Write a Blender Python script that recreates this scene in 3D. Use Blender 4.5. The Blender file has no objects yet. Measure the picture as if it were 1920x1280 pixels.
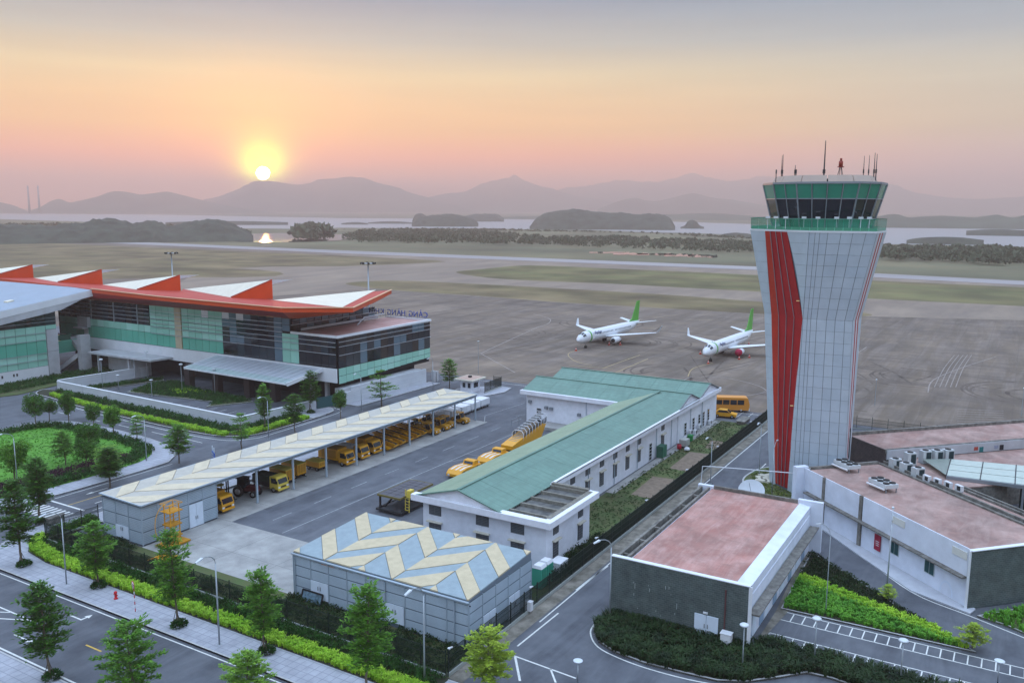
import bpy, math, random
from mathutils import Vector, Matrix, noise as mnoise
sc = bpy.context.scene
R_ = math.radians
# ------------------------------------------------------------------ camera
CAM_H = 38.0
FPX, PITCH, ROLL, YAW = 1615.0, 0.153715, 0.004443, 0.537261   # focal length in photo pixels, camera angles
_cp, _sp = math.cos(PITCH), math.sin(PITCH)
FW = Vector((math.cos(YAW)*_cp, math.sin(YAW)*_cp, -_sp))
_r0 = Vector((math.sin(YAW), -math.cos(YAW), 0)); _u0 = _r0.cross(FW)
RT = _r0*math.cos(ROLL) + _u0*math.sin(ROLL)
UP = -_r0*math.sin(ROLL) + _u0*math.cos(ROLL)
CAM = Vector((0, 0, CAM_H))
cd = bpy.data.cameras.new('camera'); cam = bpy.data.objects.new('camera', cd); sc.collection.objects.link(cam)
cam.matrix_world = Matrix(((RT.x, UP.x, -FW.x, 0), (RT.y, UP.y, -FW.y, 0), (RT.z, UP.z, -FW.z, CAM_H), (0, 0, 0, 1)))
cd.sensor_width = 36.0; cd.lens = FPX/1920*36.0; cd.clip_start = 0.5; cd.clip_end = 60000
sc.camera = cam
def ray(x, y): return FW*FPX + RT*(x-960) - UP*(y-640)
def gp(x, y, z=0.0):
    d = ray(x, y); return CAM + d*((z-CAM_H)/d.z)
def onx(x, y, X):
    d = ray(x, y); return CAM + d*(X/d.x)
def ony(x, y, Y):
    d = ray(x, y); return CAM + d*(Y/d.y)
def atd(x, y, dist):
    d = ray(x, y); return CAM + d*(dist/math.hypot(d.x, d.y))
# ------------------------------------------------------------------ light
def lin(h):
    h = h.lstrip('#'); c = [int(h[i:i+2], 16)/255 for i in (0, 2, 4)]
    return tuple((x/12.92 if x <= .04045 else ((x+.055)/1.055)**2.4) for x in c)
SUNDIR = ray(493, 325).normalized()
sun_el = math.asin(SUNDIR.z)
W = bpy.data.worlds.new('World'); sc.world = W; W.use_nodes = True
nt = W.node_tree; nt.nodes.clear()
def N(t, tree=None, **kw):
    n = (tree or nt).nodes.new(t)
    for k, v in kw.items(): setattr(n, k, v)
    return n
def math_node(tree, op, a, b=None, c=None):
    n = tree.nodes.new('ShaderNodeMath'); n.operation = op
    for i, v in enumerate((a, b, c)):
        if v is None: continue
        if isinstance(v, (int, float)): n.inputs[i].default_value = v
        else: tree.links.new(v, n.inputs[i])
    return n.outputs[0]
def ramp(tree, fac, stops, interp='LINEAR'):
    n = tree.nodes.new('ShaderNodeValToRGB'); cr = n.color_ramp; cr.interpolation = interp
    while len(cr.elements) < len(stops): cr.elements.new(0.5)
    for e, (p, c) in zip(cr.elements, stops): e.position = p; e.color = (*c, 1) if len(c) == 3 else c
    tree.links.new(fac, n.inputs[0]); return n.outputs[0]
def mixc(tree, fac, a, b, blend='MIX'):
    n = tree.nodes.new('ShaderNodeMix'); n.data_type = 'RGBA'; n.blend_type = blend
    if isinstance(fac, (int, float)): n.inputs[0].default_value = fac
    else: tree.links.new(fac, n.inputs[0])
    for i, v in ((6, a), (7, b)):
        if isinstance(v, (tuple, list)): n.inputs[i].default_value = (*v[:3], 1)
        else: tree.links.new(v, n.inputs[i])
    return n.outputs[2]
tc = N('ShaderNodeTexCoord'); sep = N('ShaderNodeSeparateXYZ')
nrm = N('ShaderNodeVectorMath', operation='NORMALIZE'); nt.links.new(tc.outputs['Generated'], nrm.inputs[0])
nt.links.new(nrm.outputs[0], sep.inputs[0])
dotn = N('ShaderNodeVectorMath', operation='DOT_PRODUCT'); nt.links.new(nrm.outputs[0], dotn.inputs[0]); dotn.inputs[1].default_value = SUNDIR
ang = math_node(nt, 'ARCCOSINE', math_node(nt, 'MINIMUM', dotn.outputs[1], 0.9999999))     # angle from the sun, radians
hz = Vector((SUNDIR.x, SUNDIR.y, 0)).normalized()
dazm = N('ShaderNodeVectorMath', operation='DOT_PRODUCT'); nt.links.new(nrm.outputs[0], dazm.inputs[0]); dazm.inputs[1].default_value = hz
az = math_node(nt, 'MULTIPLY_ADD', dazm.outputs[1], 0.5, 0.5)                                # 1 towards the sun, 0 opposite
el = math_node(nt, 'ARCSINE', sep.outputs[2])
elf = math_node(nt, 'DIVIDE', math_node(nt, 'MAXIMUM', el, 0.0), R_(90))
ZEN = (1.62, 2.10, 2.85)  # zenith raised well above the visible sky's brightness to light the foreground
D_ = lambda a: a/90.0
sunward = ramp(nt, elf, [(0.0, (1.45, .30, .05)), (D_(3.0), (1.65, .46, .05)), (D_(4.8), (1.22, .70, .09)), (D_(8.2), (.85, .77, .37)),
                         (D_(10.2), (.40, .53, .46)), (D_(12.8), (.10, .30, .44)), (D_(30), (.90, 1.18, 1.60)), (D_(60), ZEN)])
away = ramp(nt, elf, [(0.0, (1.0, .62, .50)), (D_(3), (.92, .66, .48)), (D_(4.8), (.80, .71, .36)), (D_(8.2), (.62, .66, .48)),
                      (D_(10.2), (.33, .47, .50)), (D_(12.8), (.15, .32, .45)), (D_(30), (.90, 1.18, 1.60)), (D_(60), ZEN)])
azr = ramp(nt, az, [(0.84, (0, 0, 0)), (0.99, (1, 1, 1))], 'EASE')
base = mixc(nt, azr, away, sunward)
# streaky thin cloud bands
mp = N('ShaderNodeMapping'); mp.inputs['Scale'].default_value = (2.2, 2.2, 34); nt.links.new(nrm.outputs[0], mp.inputs[0])
nz = N('ShaderNodeTexNoise'); nz.inputs['Scale'].default_value = 1.6; nz.inputs['Detail'].default_value = 3; nt.links.new(mp.outputs[0], nz.inputs[0])
band = math_node(nt, 'MULTIPLY_ADD', nz.outputs[0], 0.22, 0.89)
bcol = N('ShaderNodeVectorMath', operation='SCALE'); nt.links.new(base, bcol.inputs[0]); nt.links.new(band, bcol.inputs['Scale'])
# aureole and disc of the sun
def gauss(width, amp):
    return math_node(nt, 'MULTIPLY', math_node(nt, 'EXPONENT', math_node(nt, 'MULTIPLY', math_node(nt, 'POWER', math_node(nt, 'DIVIDE', ang, R_(width)), 2.0), -1.0)), amp)
disc = ramp(nt, math_node(nt, 'DIVIDE', ang, R_(1.0)), [(0.37, (1, 1, 1)), (0.43, (0, 0, 0))])
def addc(a, fac, col):
    s = N('ShaderNodeVectorMath', operation='SCALE'); s.inputs[0].default_value = col
    nt.links.new(fac, s.inputs['Scale'])
    t = N('ShaderNodeVectorMath', operation='ADD'); nt.links.new(a, t.inputs[0]); nt.links.new(s.outputs[0], t.inputs[1]); return t.outputs[0]
c = addc(bcol.outputs[0], gauss(5.0, 0.8), (1.0, .38, .03))
c = addc(c, gauss(1.8, 4.5), (1.0, .80, .02))
c = addc(c, gauss(1.05, 11.0), (.62, 1.0, .02))
c = addc(c, math_node(nt, 'MULTIPLY', disc, 260.0), (1.0, .88, .55))
sky = N('ShaderNodeTexSky'); sky.sky_type = 'NISHITA'; sky.sun_disc = False
sky.sun_elevation = sun_el; sky.sun_rotation = math.atan2(SUNDIR.x, SUNDIR.y); sky.dust_density = 3.0
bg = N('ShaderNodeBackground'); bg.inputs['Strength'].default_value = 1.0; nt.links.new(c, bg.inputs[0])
bg2 = N('ShaderNodeBackground'); bg2.inputs['Strength'].default_value = 0.008; nt.links.new(sky.outputs[0], bg2.inputs[0])
addsh = N('ShaderNodeAddShader'); nt.links.new(bg.outputs[0], addsh.inputs[0]); nt.links.new(bg2.outputs[0], addsh.inputs[1])
wo = N('ShaderNodeOutputWorld'); nt.links.new(addsh.outputs[0], wo.inputs[0])
try: W.cycles.sampling_method = 'MANUAL'; W.cycles.sample_map_resolution = 1024
except Exception: pass
sl = bpy.data.lights.new('sun', 'SUN'); sl.energy = 3.6; sl.angle = R_(0.6); sl.color = (1.0, .44, .14)
so = bpy.data.objects.new('sun', sl); sc.collection.objects.link(so)
so.rotation_euler = (-SUNDIR).to_track_quat('-Z', 'Y').to_euler(); so.location = (0, 0, 80)
vs = sc.view_settings; vs.view_transform = 'Standard'; vs.look = 'None'; vs.exposure = 0.0; vs.gamma = 1.0; vs.use_curve_mapping = False
sc.render.engine = 'CYCLES'
cy = sc.cycles; cy.use_denoising = True
try: cy.denoiser = 'OPENIMAGEDENOISE'; cy.denoising_input_passes = 'RGB_ALBEDO_NORMAL'
except Exception: pass
cy.max_bounces = 6; cy.diffuse_bounces = 2; cy.glossy_bounces = 3; cy.transmission_bounces = 6; cy.transparent_max_bounces = 12; cy.volume_bounces = 1
cy.sample_clamp_indirect = 4.0; cy.caustics_reflective = False; cy.caustics_refractive = False
# ------------------------------------------------------------------ materials
MATS = {}
def mat(name, col, rough=0.75, metal=0.0, var=0.0, vscale=1.0, bump=0.0, bscale=20.0, coords='world', spec=0.4, col2=None, vstretch=None, var2=0.0, v2scale=0.1, alpha=1.0, trans=0.0):
    if name in MATS: return MATS[name]
    m = bpy.data.materials.new(name); m.use_nodes = True; t = m.node_tree
    b = t.nodes['Principled BSDF']; b.inputs['Roughness'].default_value = rough; b.inputs['Metallic'].default_value = metal
    b.inputs['Specular IOR Level'].default_value = spec
    if isinstance(col, str): col = lin(col)
    if isinstance(col2, str): col2 = lin(col2)
    b.inputs['Base Color'].default_value = (*col, 1)
    if coords == 'world': co = t.nodes.new('ShaderNodeNewGeometry').outputs['Position']
    else: co = t.nodes.new('ShaderNodeTexCoord').outputs['Object']
    if vstretch:
        q = t.nodes.new('ShaderNodeMapping'); q.inputs['Scale'].default_value = vstretch; t.links.new(co, q.inputs[0]); cv = q.outputs[0]
    else: cv = co
    out = None
    if var or col2:
        n = t.nodes.new('ShaderNodeTexNoise'); n.inputs['Scale'].default_value = vscale; n.inputs['Detail'].default_value = 5; n.inputs['Roughness'].default_value = .62
        t.links.new(cv, n.inputs[0])
        c2 = col2 or tuple(x*(1-var) for x in col); c1 = col if col2 else tuple(min(1, x*(1+var)) for x in col)
        out = ramp(t, n.outputs[0], [(0.34, c2), (0.66, c1)])
    if var2:
        n2 = t.nodes.new('ShaderNodeTexNoise'); n2.inputs['Scale'].default_value = v2scale; n2.inputs['Detail'].default_value = 4; t.links.new(co, n2.inputs[0])
        g = ramp(t, n2.outputs[0], [(0.3, (1-var2,)*3), (0.7, (1+var2,)*3)])
        out = mixc(t, 1.0, out if out is not None else tuple(col), g, 'MULTIPLY')
    if out is not None: t.links.new(out, b.inputs['Base Color'])
    if bump:
        n = t.nodes.new('ShaderNodeTexNoise'); n.inputs['Scale'].default_value = bscale; n.inputs['Detail'].default_value = 4; t.links.new(co, n.inputs[0])
        bp = t.nodes.new('ShaderNodeBump'); bp.inputs['Strength'].default_value = bump; bp.inputs['Distance'].default_value = .05
        t.links.new(n.outputs[0], bp.inputs['Height']); t.links.new(bp.outputs[0], b.inputs['Normal'])
    if alpha < 1: b.inputs['Alpha'].default_value = alpha
    if trans: b.inputs['Transmission Weight'].default_value = trans; b.inputs['IOR'].default_value = 1.45
    MATS[name] = m; return m
# ------------------------------------------------------------------ mesh helpers
COL = sc.collection
ORG = {}            # object name -> world location of its root thing
class MB:
    def __init__(s): s.v = []; s.f = []; s.mi = []; s.m = 0; s.sm = []; s.smooth = False
    def add(s, vs, fs):
        o = len(s.v); s.v += [Vector(p) for p in vs]
        for f in fs: s.f.append([o+i for i in f]); s.mi.append(s.m); s.sm.append(s.smooth)
        return s
    def box(s, x0, x1, y0, y1, z0, z1):
        return s.add([(x0,y0,z0),(x1,y0,z0),(x1,y1,z0),(x0,y1,z0),(x0,y0,z1),(x1,y0,z1),(x1,y1,z1),(x0,y1,z1)],
                     [(0,3,2,1),(4,5,6,7),(0,1,5,4),(1,2,6,5),(2,3,7,6),(3,0,4,7)])
    def hexa(s, b, t):      # bottom 4 pts, top 4 pts, same winding (ccw from above)
        return s.add(list(b)+list(t), [(0,3,2,1),(4,5,6,7),(0,1,5,4),(1,2,6,5),(2,3,7,6),(3,0,4,7)])
    def obox(s, c, hx, hy, z0, z1, a=0.0):
        ca, sa = math.cos(a), math.sin(a)
        q = [(c[0]+ca*x-sa*y, c[1]+sa*x+ca*y) for x, y in ((-hx,-hy),(hx,-hy),(hx,hy),(-hx,hy))]
        return s.hexa([(x,y,z0) for x,y in q], [(x,y,z1) for x,y in q])
    def beam(s, p0, p1, w, h=None, up=(0,0,1)):
        h = h or w; p0 = Vector(p0); p1 = Vector(p1); d = (p1-p0).normalized(); u = Vector(up)
        if abs(d.dot(u)) > .98: u = Vector((1,0,0))
        r = d.cross(u).normalized(); u = r.cross(d)
        q = [(-1,-1),(1,-1),(1,1),(-1,1)]
        return s.add([p0+r*a*w/2+u*b*h/2 for a,b in q]+[p1+r*a*w/2+u*b*h/2 for a,b in q],
                     [(0,1,2,3),(7,6,5,4),(0,4,5,1),(1,5,6,2),(2,6,7,3),(3,7,4,0)])
    def tube(s, pts, r, n=6, caps=True):
        pts = [Vector(p) for p in pts]; rs = r if isinstance(r, (list, tuple)) else [r]*len(pts)
        o = len(s.v); L = len(pts)
        for i, p in enumerate(pts):
            d = (pts[min(i+1, L-1)]-pts[max(i-1, 0)]).normalized()
            u = Vector((0,0,1)) if abs(d.z) < .95 else Vector((1,0,0))
            a = d.cross(u).normalized(); b = a.cross(d)
            for k in range(n):
                t = 2*math.pi*k/n; s.v.append(p+(a*math.cos(t)+b*math.sin(t))*rs[i])
        fs = []
        for i in range(L-1):
            for k in range(n): fs.append([o+i*n+k, o+i*n+(k+1)%n, o+(i+1)*n+(k+1)%n, o+(i+1)*n+k])
        if caps: fs.append([o+k for k in range(n)][::-1]); fs.append([o+(L-1)*n+k for k in range(n)])
        for f in fs: s.f.append(f); s.mi.append(s.m); s.sm.append(s.smooth or n > 7)
        return s
    def cyl(s, c, r, z0, z1, n=12, r2=None): return s.tube([(c[0],c[1],z0),(c[0],c[1],z1)], [r, r2 if r2 is not None else r], n)
    def prism(s, poly, z0, z1):
        n = len(poly); zz0 = z0 if callable(z0) else (lambda x,y: z0); zz1 = z1 if callable(z1) else (lambda x,y: z1)
        return s.add([(p[0],p[1],zz0(p[0],p[1])) for p in poly]+[(p[0],p[1],zz1(p[0],p[1])) for p in poly],
                     [tuple(range(n))[::-1], tuple(range(n, 2*n))]+[(i,(i+1)%n,n+(i+1)%n,n+i) for i in range(n)])
    def poly(s, pts): return s.add(pts, [tuple(range(len(pts)))])
    def flat(s, pts, z): return s.poly([(p[0],p[1],z) for p in pts])
    def strip(s, pts, w, z):        # flat painted stripe along a polyline, mitred
        pts = [Vector((p[0],p[1],0)) for p in pts]; L = len(pts); l = []; r = []
        for i, p in enumerate(pts):
            d = (pts[min(i+1,L-1)]-pts[max(i-1,0)]).normalized(); q = Vector((-d.y, d.x, 0))*w/2
            l.append(p+q); r.append(p-q)
        for i in range(L-1): s.poly([(r[i].x,r[i].y,z),(r[i+1].x,r[i+1].y,z),(l[i+1].x,l[i+1].y,z),(l[i].x,l[i].y,z)])
        return s
    def lathe(s, prof, axis='z', n=16, o=(0,0,0)):   # prof: (r, h)
        o = Vector(o); b = len(s.v); L = len(prof)
        for r, h in prof:
            for k in range(n):
                t = 2*math.pi*k/n; c, q = r*math.cos(t), r*math.sin(t)
                s.v.append(o+(Vector((c,q,h)) if axis=='z' else Vector((h,c,q)) if axis=='x' else Vector((q,h,c))))
        fs = [[b+i*n+k, b+i*n+(k+1)%n, b+(i+1)*n+(k+1)%n, b+(i+1)*n+k] for i in range(L-1) for k in range(n)]
        fs.append([b+k for k in range(n)][::-1]); fs.append([b+(L-1)*n+k for k in range(n)])
        for f in fs: s.f.append(f); s.mi.append(s.m); s.sm.append(True)
        return s
    def xf(s, M):
        s.v = [M @ p for p in s.v]; return s
    def mesh(s, name, mats, off=None):
        me = bpy.data.meshes.new(name)
        vs = s.v if off is None else [p-off for p in s.v]
        me.from_pydata([tuple(p) for p in vs], [], s.f)
        for m in (mats if isinstance(mats, (list, tuple)) else [mats]): me.materials.append(m)
        me.polygons.foreach_set('material_index', s.mi); me.polygons.foreach_set('use_smooth', s.sm); me.update()
        return me
def thing(name, label, cat, loc=(0,0,0), rz=0.0, group=None):
    o = bpy.data.objects.new(name, None); COL.objects.link(o); o.location = loc; o.rotation_euler = (0,0,rz); o.empty_display_size = .5
    o['label'] = label; o['category'] = cat
    if group: o['group'] = group
    ORG[o.name] = Vector(loc); return o
def part(name, mb, m, parent, label=None, kind=None, local=False):
    """a mesh child; mb is in world axes round an unrotated thing unless local"""
    off = None if local else ORG[parent.name]
    o = bpy.data.objects.new(name, mb.mesh(name, m, off)); COL.objects.link(o); o.parent = parent
    ORG[o.name] = ORG[parent.name]
    if label: o['label'] = label
    if kind: o['kind'] = kind
    return o
def piece(name, me, parent, loc=(0,0,0), rot=(0,0,0), scale=None, local=False):
    """a child that shares mesh data"""
    o = bpy.data.objects.new(name, me); COL.objects.link(o); o.parent = parent
    o.location = Vector(loc)-(Vector((0,0,0)) if local else ORG[parent.name]); o.rotation_euler = rot
    if scale: o.scale = scale
    ORG[o.name] = ORG[parent.name]; return o
def single(name, mb, m, label, cat, group=None, loc=None):
    loc = Vector(loc) if loc is not None else Vector((0,0,0))
    o = bpy.data.objects.new(name, mb.mesh(name, m, loc)); COL.objects.link(o); o.location = loc
    o['label'] = label; o['category'] = cat
    if group: o['group'] = group
    ORG[o.name] = loc; return o
def struct(name, mb, m, label=None, kind='structure'):
    o = bpy.data.objects.new(name, mb.mesh(name, m)); COL.objects.link(o); o['kind'] = kind
    o['label'] = label or name.replace('_', ' '); o['category'] = name.split('_')[-1]
    ORG[o.name] = Vector((0,0,0)); return o
def copy_tree(o, parent=None):
    c = o.copy(); COL.objects.link(c); c.parent = parent
    for ch in o.children: copy_tree(ch, c)
    return c
def put(proto, loc, rz, label, group=None, first=[]):
    o = proto if proto.name not in first else copy_tree(proto)
    first.append(proto.name); o.location = loc; o.rotation_euler = (0,0,rz); o['label'] = label
    if group: o['group'] = group
    return o
def catmull(pts, n=8, closed=False):
    pts = [Vector((p[0], p[1], 0)) for p in pts]; out = []; L = len(pts)
    rng = range(L if closed else L-1)
    for i in rng:
        g = lambda k: pts[k % L] if closed else pts[max(0, min(L-1, k))]
        a, b, c_, d = g(i-1), g(i), g(i+1), g(i+2)
        for k in range(n):
            t = k/n; out.append(.5*((2*b)+(c_-a)*t+(2*a-5*b+4*c_-d)*t*t+(3*b-a-3*c_+d)*t**3))
    if not closed: out.append(pts[-1])
    return out
# ================================================================== SETTING
rnd = random.Random(7)
def fbm(x, y, z=0.0, o=4): return mnoise.fractal(Vector((x, y, z)), 1.0, 2.0, o)
def arc(cx, cy, r, a0, a1, n=8): return [(cx+r*math.cos(R_(a0+(a1-a0)*k/n)), cy+r*math.sin(R_(a0+(a1-a0)*k/n))) for k in range(n+1)]
def pxs(l, z=0.0): return [gp(x, y, z) for x, y in l]
# ---- ground
m_ground = mat('marsh_grass', '#5c5e46', .95, col2='#6a6248', vscale=.02, var2=.4, v2scale=.008, vstretch=(1, .35, 1))
g = MB(); g.flat([(-2500,-8000),(12500,-8000),(12500,11500),(-2500,11500)], -0.12)
struct('ground', g, m_ground, 'flat olive marsh and grass ground reaching the far hills')
# ---- water
def water_mat(name, col, rough, bump, sc_):
    m = mat(name, col, rough, spec=.5); t = m.node_tree; b = t.nodes['Principled BSDF']
    geo = t.nodes.new('ShaderNodeNewGeometry'); mp_ = t.nodes.new('ShaderNodeMapping'); mp_.inputs['Scale'].default_value = (sc_, sc_*.3, 1); t.links.new(geo.outputs['Position'], mp_.inputs[0])
    n = t.nodes.new('ShaderNodeTexNoise'); n.inputs['Scale'].default_value = 1; n.inputs['Detail'].default_value = 3; t.links.new(mp_.outputs[0], n.inputs[0])
    bp = t.nodes.new('ShaderNodeBump'); bp.inputs['Strength'].default_value = bump; bp.inputs['Distance'].default_value = .1; t.links.new(n.outputs[0], bp.inputs['Height']); t.links.new(bp.outputs[0], b.inputs['Normal'])
    b.inputs['IOR'].default_value = 1.33; return m
m_water = water_mat('bay_water', '#8d8c8e', .38, .25, .12)
m_pond = water_mat('pond_water', '#39403f', .03, .012, .08)
near = [(-500,403),(-100,408),(0,411),(200,417),(330,424),(420,428),(560,429),(640,427),(760,428),(860,428),(1000,430),(1100,431),(1200,435),(1330,438),(1400,442),(1440,444),(1560,452),(1640,457.5),(1760,459),(1920,463),(2500,474)]
far = [(2500,436),(1920,429.5),(1640,427),(1440,421),(1200,414),(900,410.5),(640,409),(300,402.5),(0,400.5),(-500,396)]
g = MB(); g.flat(pxs(near)+pxs(far), 0.05); struct('bay_water', g, m_water, 'pale calm bay water below the hills')
def wet(name, pts, label):
    g = MB(); g.flat(catmull(pxs(pts), 4, True), 0.06); struct(name, g, m_pond, label)
wet('pond_water', [(428,451),(445,443),(480,438),(540,437),(600,438),(650,441),(640,450),(600,452),(548,454),(500,454),(455,454)], 'small pond mirroring the low sun')
gl = [((1105,1180),473.5,2.4),((1150,1215),476,3.0),((1195,1260),476.5,3.2),((1245,1300),478,4.2),((1290,1345),480,4.2),((1150,1172),449,1.8),((1240,1275),457.5,1.6),((1310,1365),462,2.2),((1290,1312),459,1.8),((800,818),438,1.6)]
for i, ((a, b_), y, h) in enumerate(gl):
    n = 7; top = [(a+(b_-a)*k/n, y-h*(.3+.5*rnd.random())) for k in range(n+1)]; bot = [(b_-(b_-a)*k/n, y+h*(.3+.5*rnd.random())) for k in range(n+1)]
    g = MB(); g.flat(pxs(top+bot), 0.07); struct('flooded_marsh_water', g, m_pond, 'glinting flooded patch in the marsh beyond the runway')
# ---- hills and islands
def hill(name, prof, dist, depth, m, label, rough=.0, seg=9, nv=18, lump=0.0, lscale=.02):
    pts = catmull([(x, y) for x, y in prof], seg)
    vs = []; fs = []; L = len(pts)
    for i, p in enumerate(pts):
        P = atd(p.x, p.y, dist+depth*.5); h = max(P.z, 0.2); d = Vector((P.x, P.y, 0)).normalized()
        for j in range(nv+1):
            v = -1+2*j/nv; k = max(0.0, 1-abs(v)**1.6)
            q = Vector((P.x, P.y, 0))+d*(v*depth*.5)
            z = h*k
            if rough: z *= 1+rough*(fbm(q.x*.0022, q.y*.0022, 3.1)+.4*fbm(q.x*.009, q.y*.009, 1.3))*(.25+.75*abs(v))
            if lump: z += lump*max(0, fbm(q.x*lscale, q.y*lscale, .7))*(k > 0.02)
            vs.append((q.x, q.y, z-0.3))
    for i in range(L-1):
        for j in range(nv): a = i*(nv+1)+j; fs.append((a, a+nv+1, a+nv+2, a+1))
    g = MB(); g.smooth = True; g.add(vs, fs); return struct(name, g, m, label)
m_hill = mat('hill_forest', '#3b4434', .95, var=.45, vscale=.004, bump=1.0, bscale=.01)
m_isle = mat('island_forest', '#3d4236', .95, var=.4, vscale=.06, bump=1.0, bscale=.12)
hill('mountain_ridge', [(930,372),(1000,362),(1090,351),(1150,342),(1200,343),(1240,339),(1270,334),(1290,327),(1303,325),(1320,329),(1345,337),(1370,342),(1400,339),(1430,332),(1460,338),(1500,347),(1540,350),(1580,346),(1620,345),(1660,344),(1685,349),(1720,360),(1760,368),(1800,373),(1840,374),(1880,371),(1930,369),(2000,372),(2100,376),(2300,385)], 9300, 2200, m_hill, 'faintest far mountain ridge on the right behind the tower', .35)
hill('mountain_ridge', [(730,395),(780,376),(830,364),(862,362),(880,357),(905,345),(935,338),(955,332),(966,331),(985,338),(1010,348),(1050,360),(1085,368),(1120,373),(1160,379),(1200,385),(1240,394)], 7700, 1800, m_hill, 'pointed hazy mountain in the middle of the skyline', .35)
hill('mountain_ridge', [(355,392),(380,375),(400,371),(420,365),(450,351),(475,340),(485,338),(510,342),(555,347),(578,345),(600,338),(640,332),(658,330),(675,332),(690,337),(720,343),(745,350),(770,362),(800,371),(830,379),(870,388),(900,397)], 6600, 1700, m_hill, 'broad hazy mountain below the setting sun', .35)
hill('mountain_ridge', [(45,399),(75,388),(95,377),(112,373),(130,379),(150,376),(180,369),(205,361),(220,359),(245,362),(265,365),(290,361),(312,358),(335,364),(360,371),(385,377),(420,384),(470,392),(520,399)], 5200, 1300, m_hill, 'long low mountain ridge at the left of the sun', .3)
hill('mountain_ridge', [(-300,372),(-100,378),(-20,377),(15,382),(40,391),(60,399)], 5400, 1200, m_hill, 'dark hill cut off by the left edge', .3)
hill('mountain_ridge', [(1120,392),(1160,378),(1190,371),(1210,375),(1235,376),(1262,370),(1285,364),(1305,363),(1330,368),(1370,374),(1410,380),(1460,388),(1500,398)], 5800, 1200, m_hill, 'low double-topped foothill left of the tower', .3)
hill('mountain_ridge', [(1610,414),(1650,405),(1680,402),(1705,408),(1740,406),(1790,406),(1830,408),(1865,403),(1880,405),(1900,408),(1930,403),(1990,400),(2080,405),(2200,410)], 2000, 500, m_hill, 'low wooded shore hills right of the tower across the bay', .3, lump=2)
hill('mountain_ridge', [(930,408),(1010,405),(1120,403),(1260,402),(1330,400),(1400,404),(1470,408),(1560,414)], 3000, 600, m_hill, 'flat hazy far shore behind the long island', .3, lump=2)
hill('island_hill', [(993,427),(1003,412),(1018,402),(1038,396),(1060,393),(1085,393),(1110,395),(1135,398),(1165,398),(1195,401),(1225,400),(1245,403),(1258,411),(1266,425)], 1560, 260, m_isle, 'long dark wooded island in the bay', .2, lump=3, lscale=.06)
hill('island_hill', [(772,419),(782,411),(800,406),(820,404),(845,402),(868,405),(885,410),(897,419)], 1750, 240, m_isle, 'rounded wooded island left of the long island', .2, lump=3, lscale=.06)
hill('island_hill', [(860,410),(880,403),(905,401),(930,402),(945,410)], 2400, 220, m_isle, 'small hazy island behind the rounded island', .2, lump=3, lscale=.06)
hill('island_hill', [(773,413),(779,402),(790,400),(800,405),(806,413)], 2100, 120, m_isle, 'tiny hump island at the left of the rounded island', .2, lump=1)
hill('island_hill', [(1276,425),(1284,422),(1290,414),(1298,411.5),(1306,415),(1312,422),(1320,425)], 1700, 60, m_isle, 'tiny knob island right of the long island', .2, lump=1)
hill('island_hill', [(1700,449.5),(1715,446.5),(1735,444.5),(1765,443.5),(1800,444.5),(1825,447),(1845,449.5)], 1075, 40, m_isle, 'thin flat islet in the bay right of the tower', .1)
hill('island_hill', [(1352,440),(1375,436.5),(1400,437),(1412,441)], 1200, 60, m_isle, 'thin flat islet just left of the tower', .1, lump=1.5)
for a, b_, y, d in ((1812,1925,430.5,1480),(640,690,417,1950),(690,775,415.5,2050),(310,540,415,1900)):
    hill('sand_bank', [(a,y+1.5),((a*2+b_)/3,y-.6),((a+2*b_)/3,y-.6),(b_,y+1.5)], d, 70, m_isle, 'thin dark mud bank lying in the bay near photo column %d' % ((a+b_)//2), .1)
# near wooded mounds on the left, real canopy lumps
hill('wooded_mound', [(-200,424),(0,421),(60,423),(110,422),(150,418),(175,413),(205,411),(235,414),(250,420),(262,416),(290,414),(310,422),(330,421),(360,416),(385,411),(402,410),(420,415),(440,423),(462,434),(475,446)], 1000, 170, m_isle, 'dark tree-covered mounds at the left shore', .12, seg=8, nv=24, lump=4, lscale=.09)
# ---- airfield paving
m_apron = mat('apron_concrete', '#80705f', .85, col2='#5f5346', vscale=.06, vstretch=(.35, 1.6, 1), var2=.24, v2scale=.013, bump=.15, bscale=3)
def add_streaks(m, scale, stretch, dark, amt, rot=0.0):
    t = m.node_tree; b = t.nodes['Principled BSDF']; src = b.inputs['Base Color'].links[0].from_socket
    geo = t.nodes.new('ShaderNodeNewGeometry'); mp_ = t.nodes.new('ShaderNodeMapping'); mp_.inputs['Scale'].default_value = stretch; mp_.inputs['Rotation'].default_value = (0,0,rot); t.links.new(geo.outputs['Position'], mp_.inputs[0])
    n = t.nodes.new('ShaderNodeTexNoise'); n.inputs['Scale'].default_value = scale; n.inputs['Detail'].default_value = 4; n.inputs['Roughness'].default_value = .7; n.inputs['Distortion'].default_value = .6; t.links.new(mp_.outputs[0], n.inputs[0])
    f = ramp(t, n.outputs[0], [(.42, (0,0,0)), (.70, (amt,)*3)])
    t.links.new(mixc(t, f, src, dark), b.inputs['Base Color'])
add_streaks(m_apron, .5, (.05, .6, 1), lin('#978a82'), .5, .5)
add_streaks(m_apron, .35, (.5, .05, 1), lin('#453f3c'), .5, .25)
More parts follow.
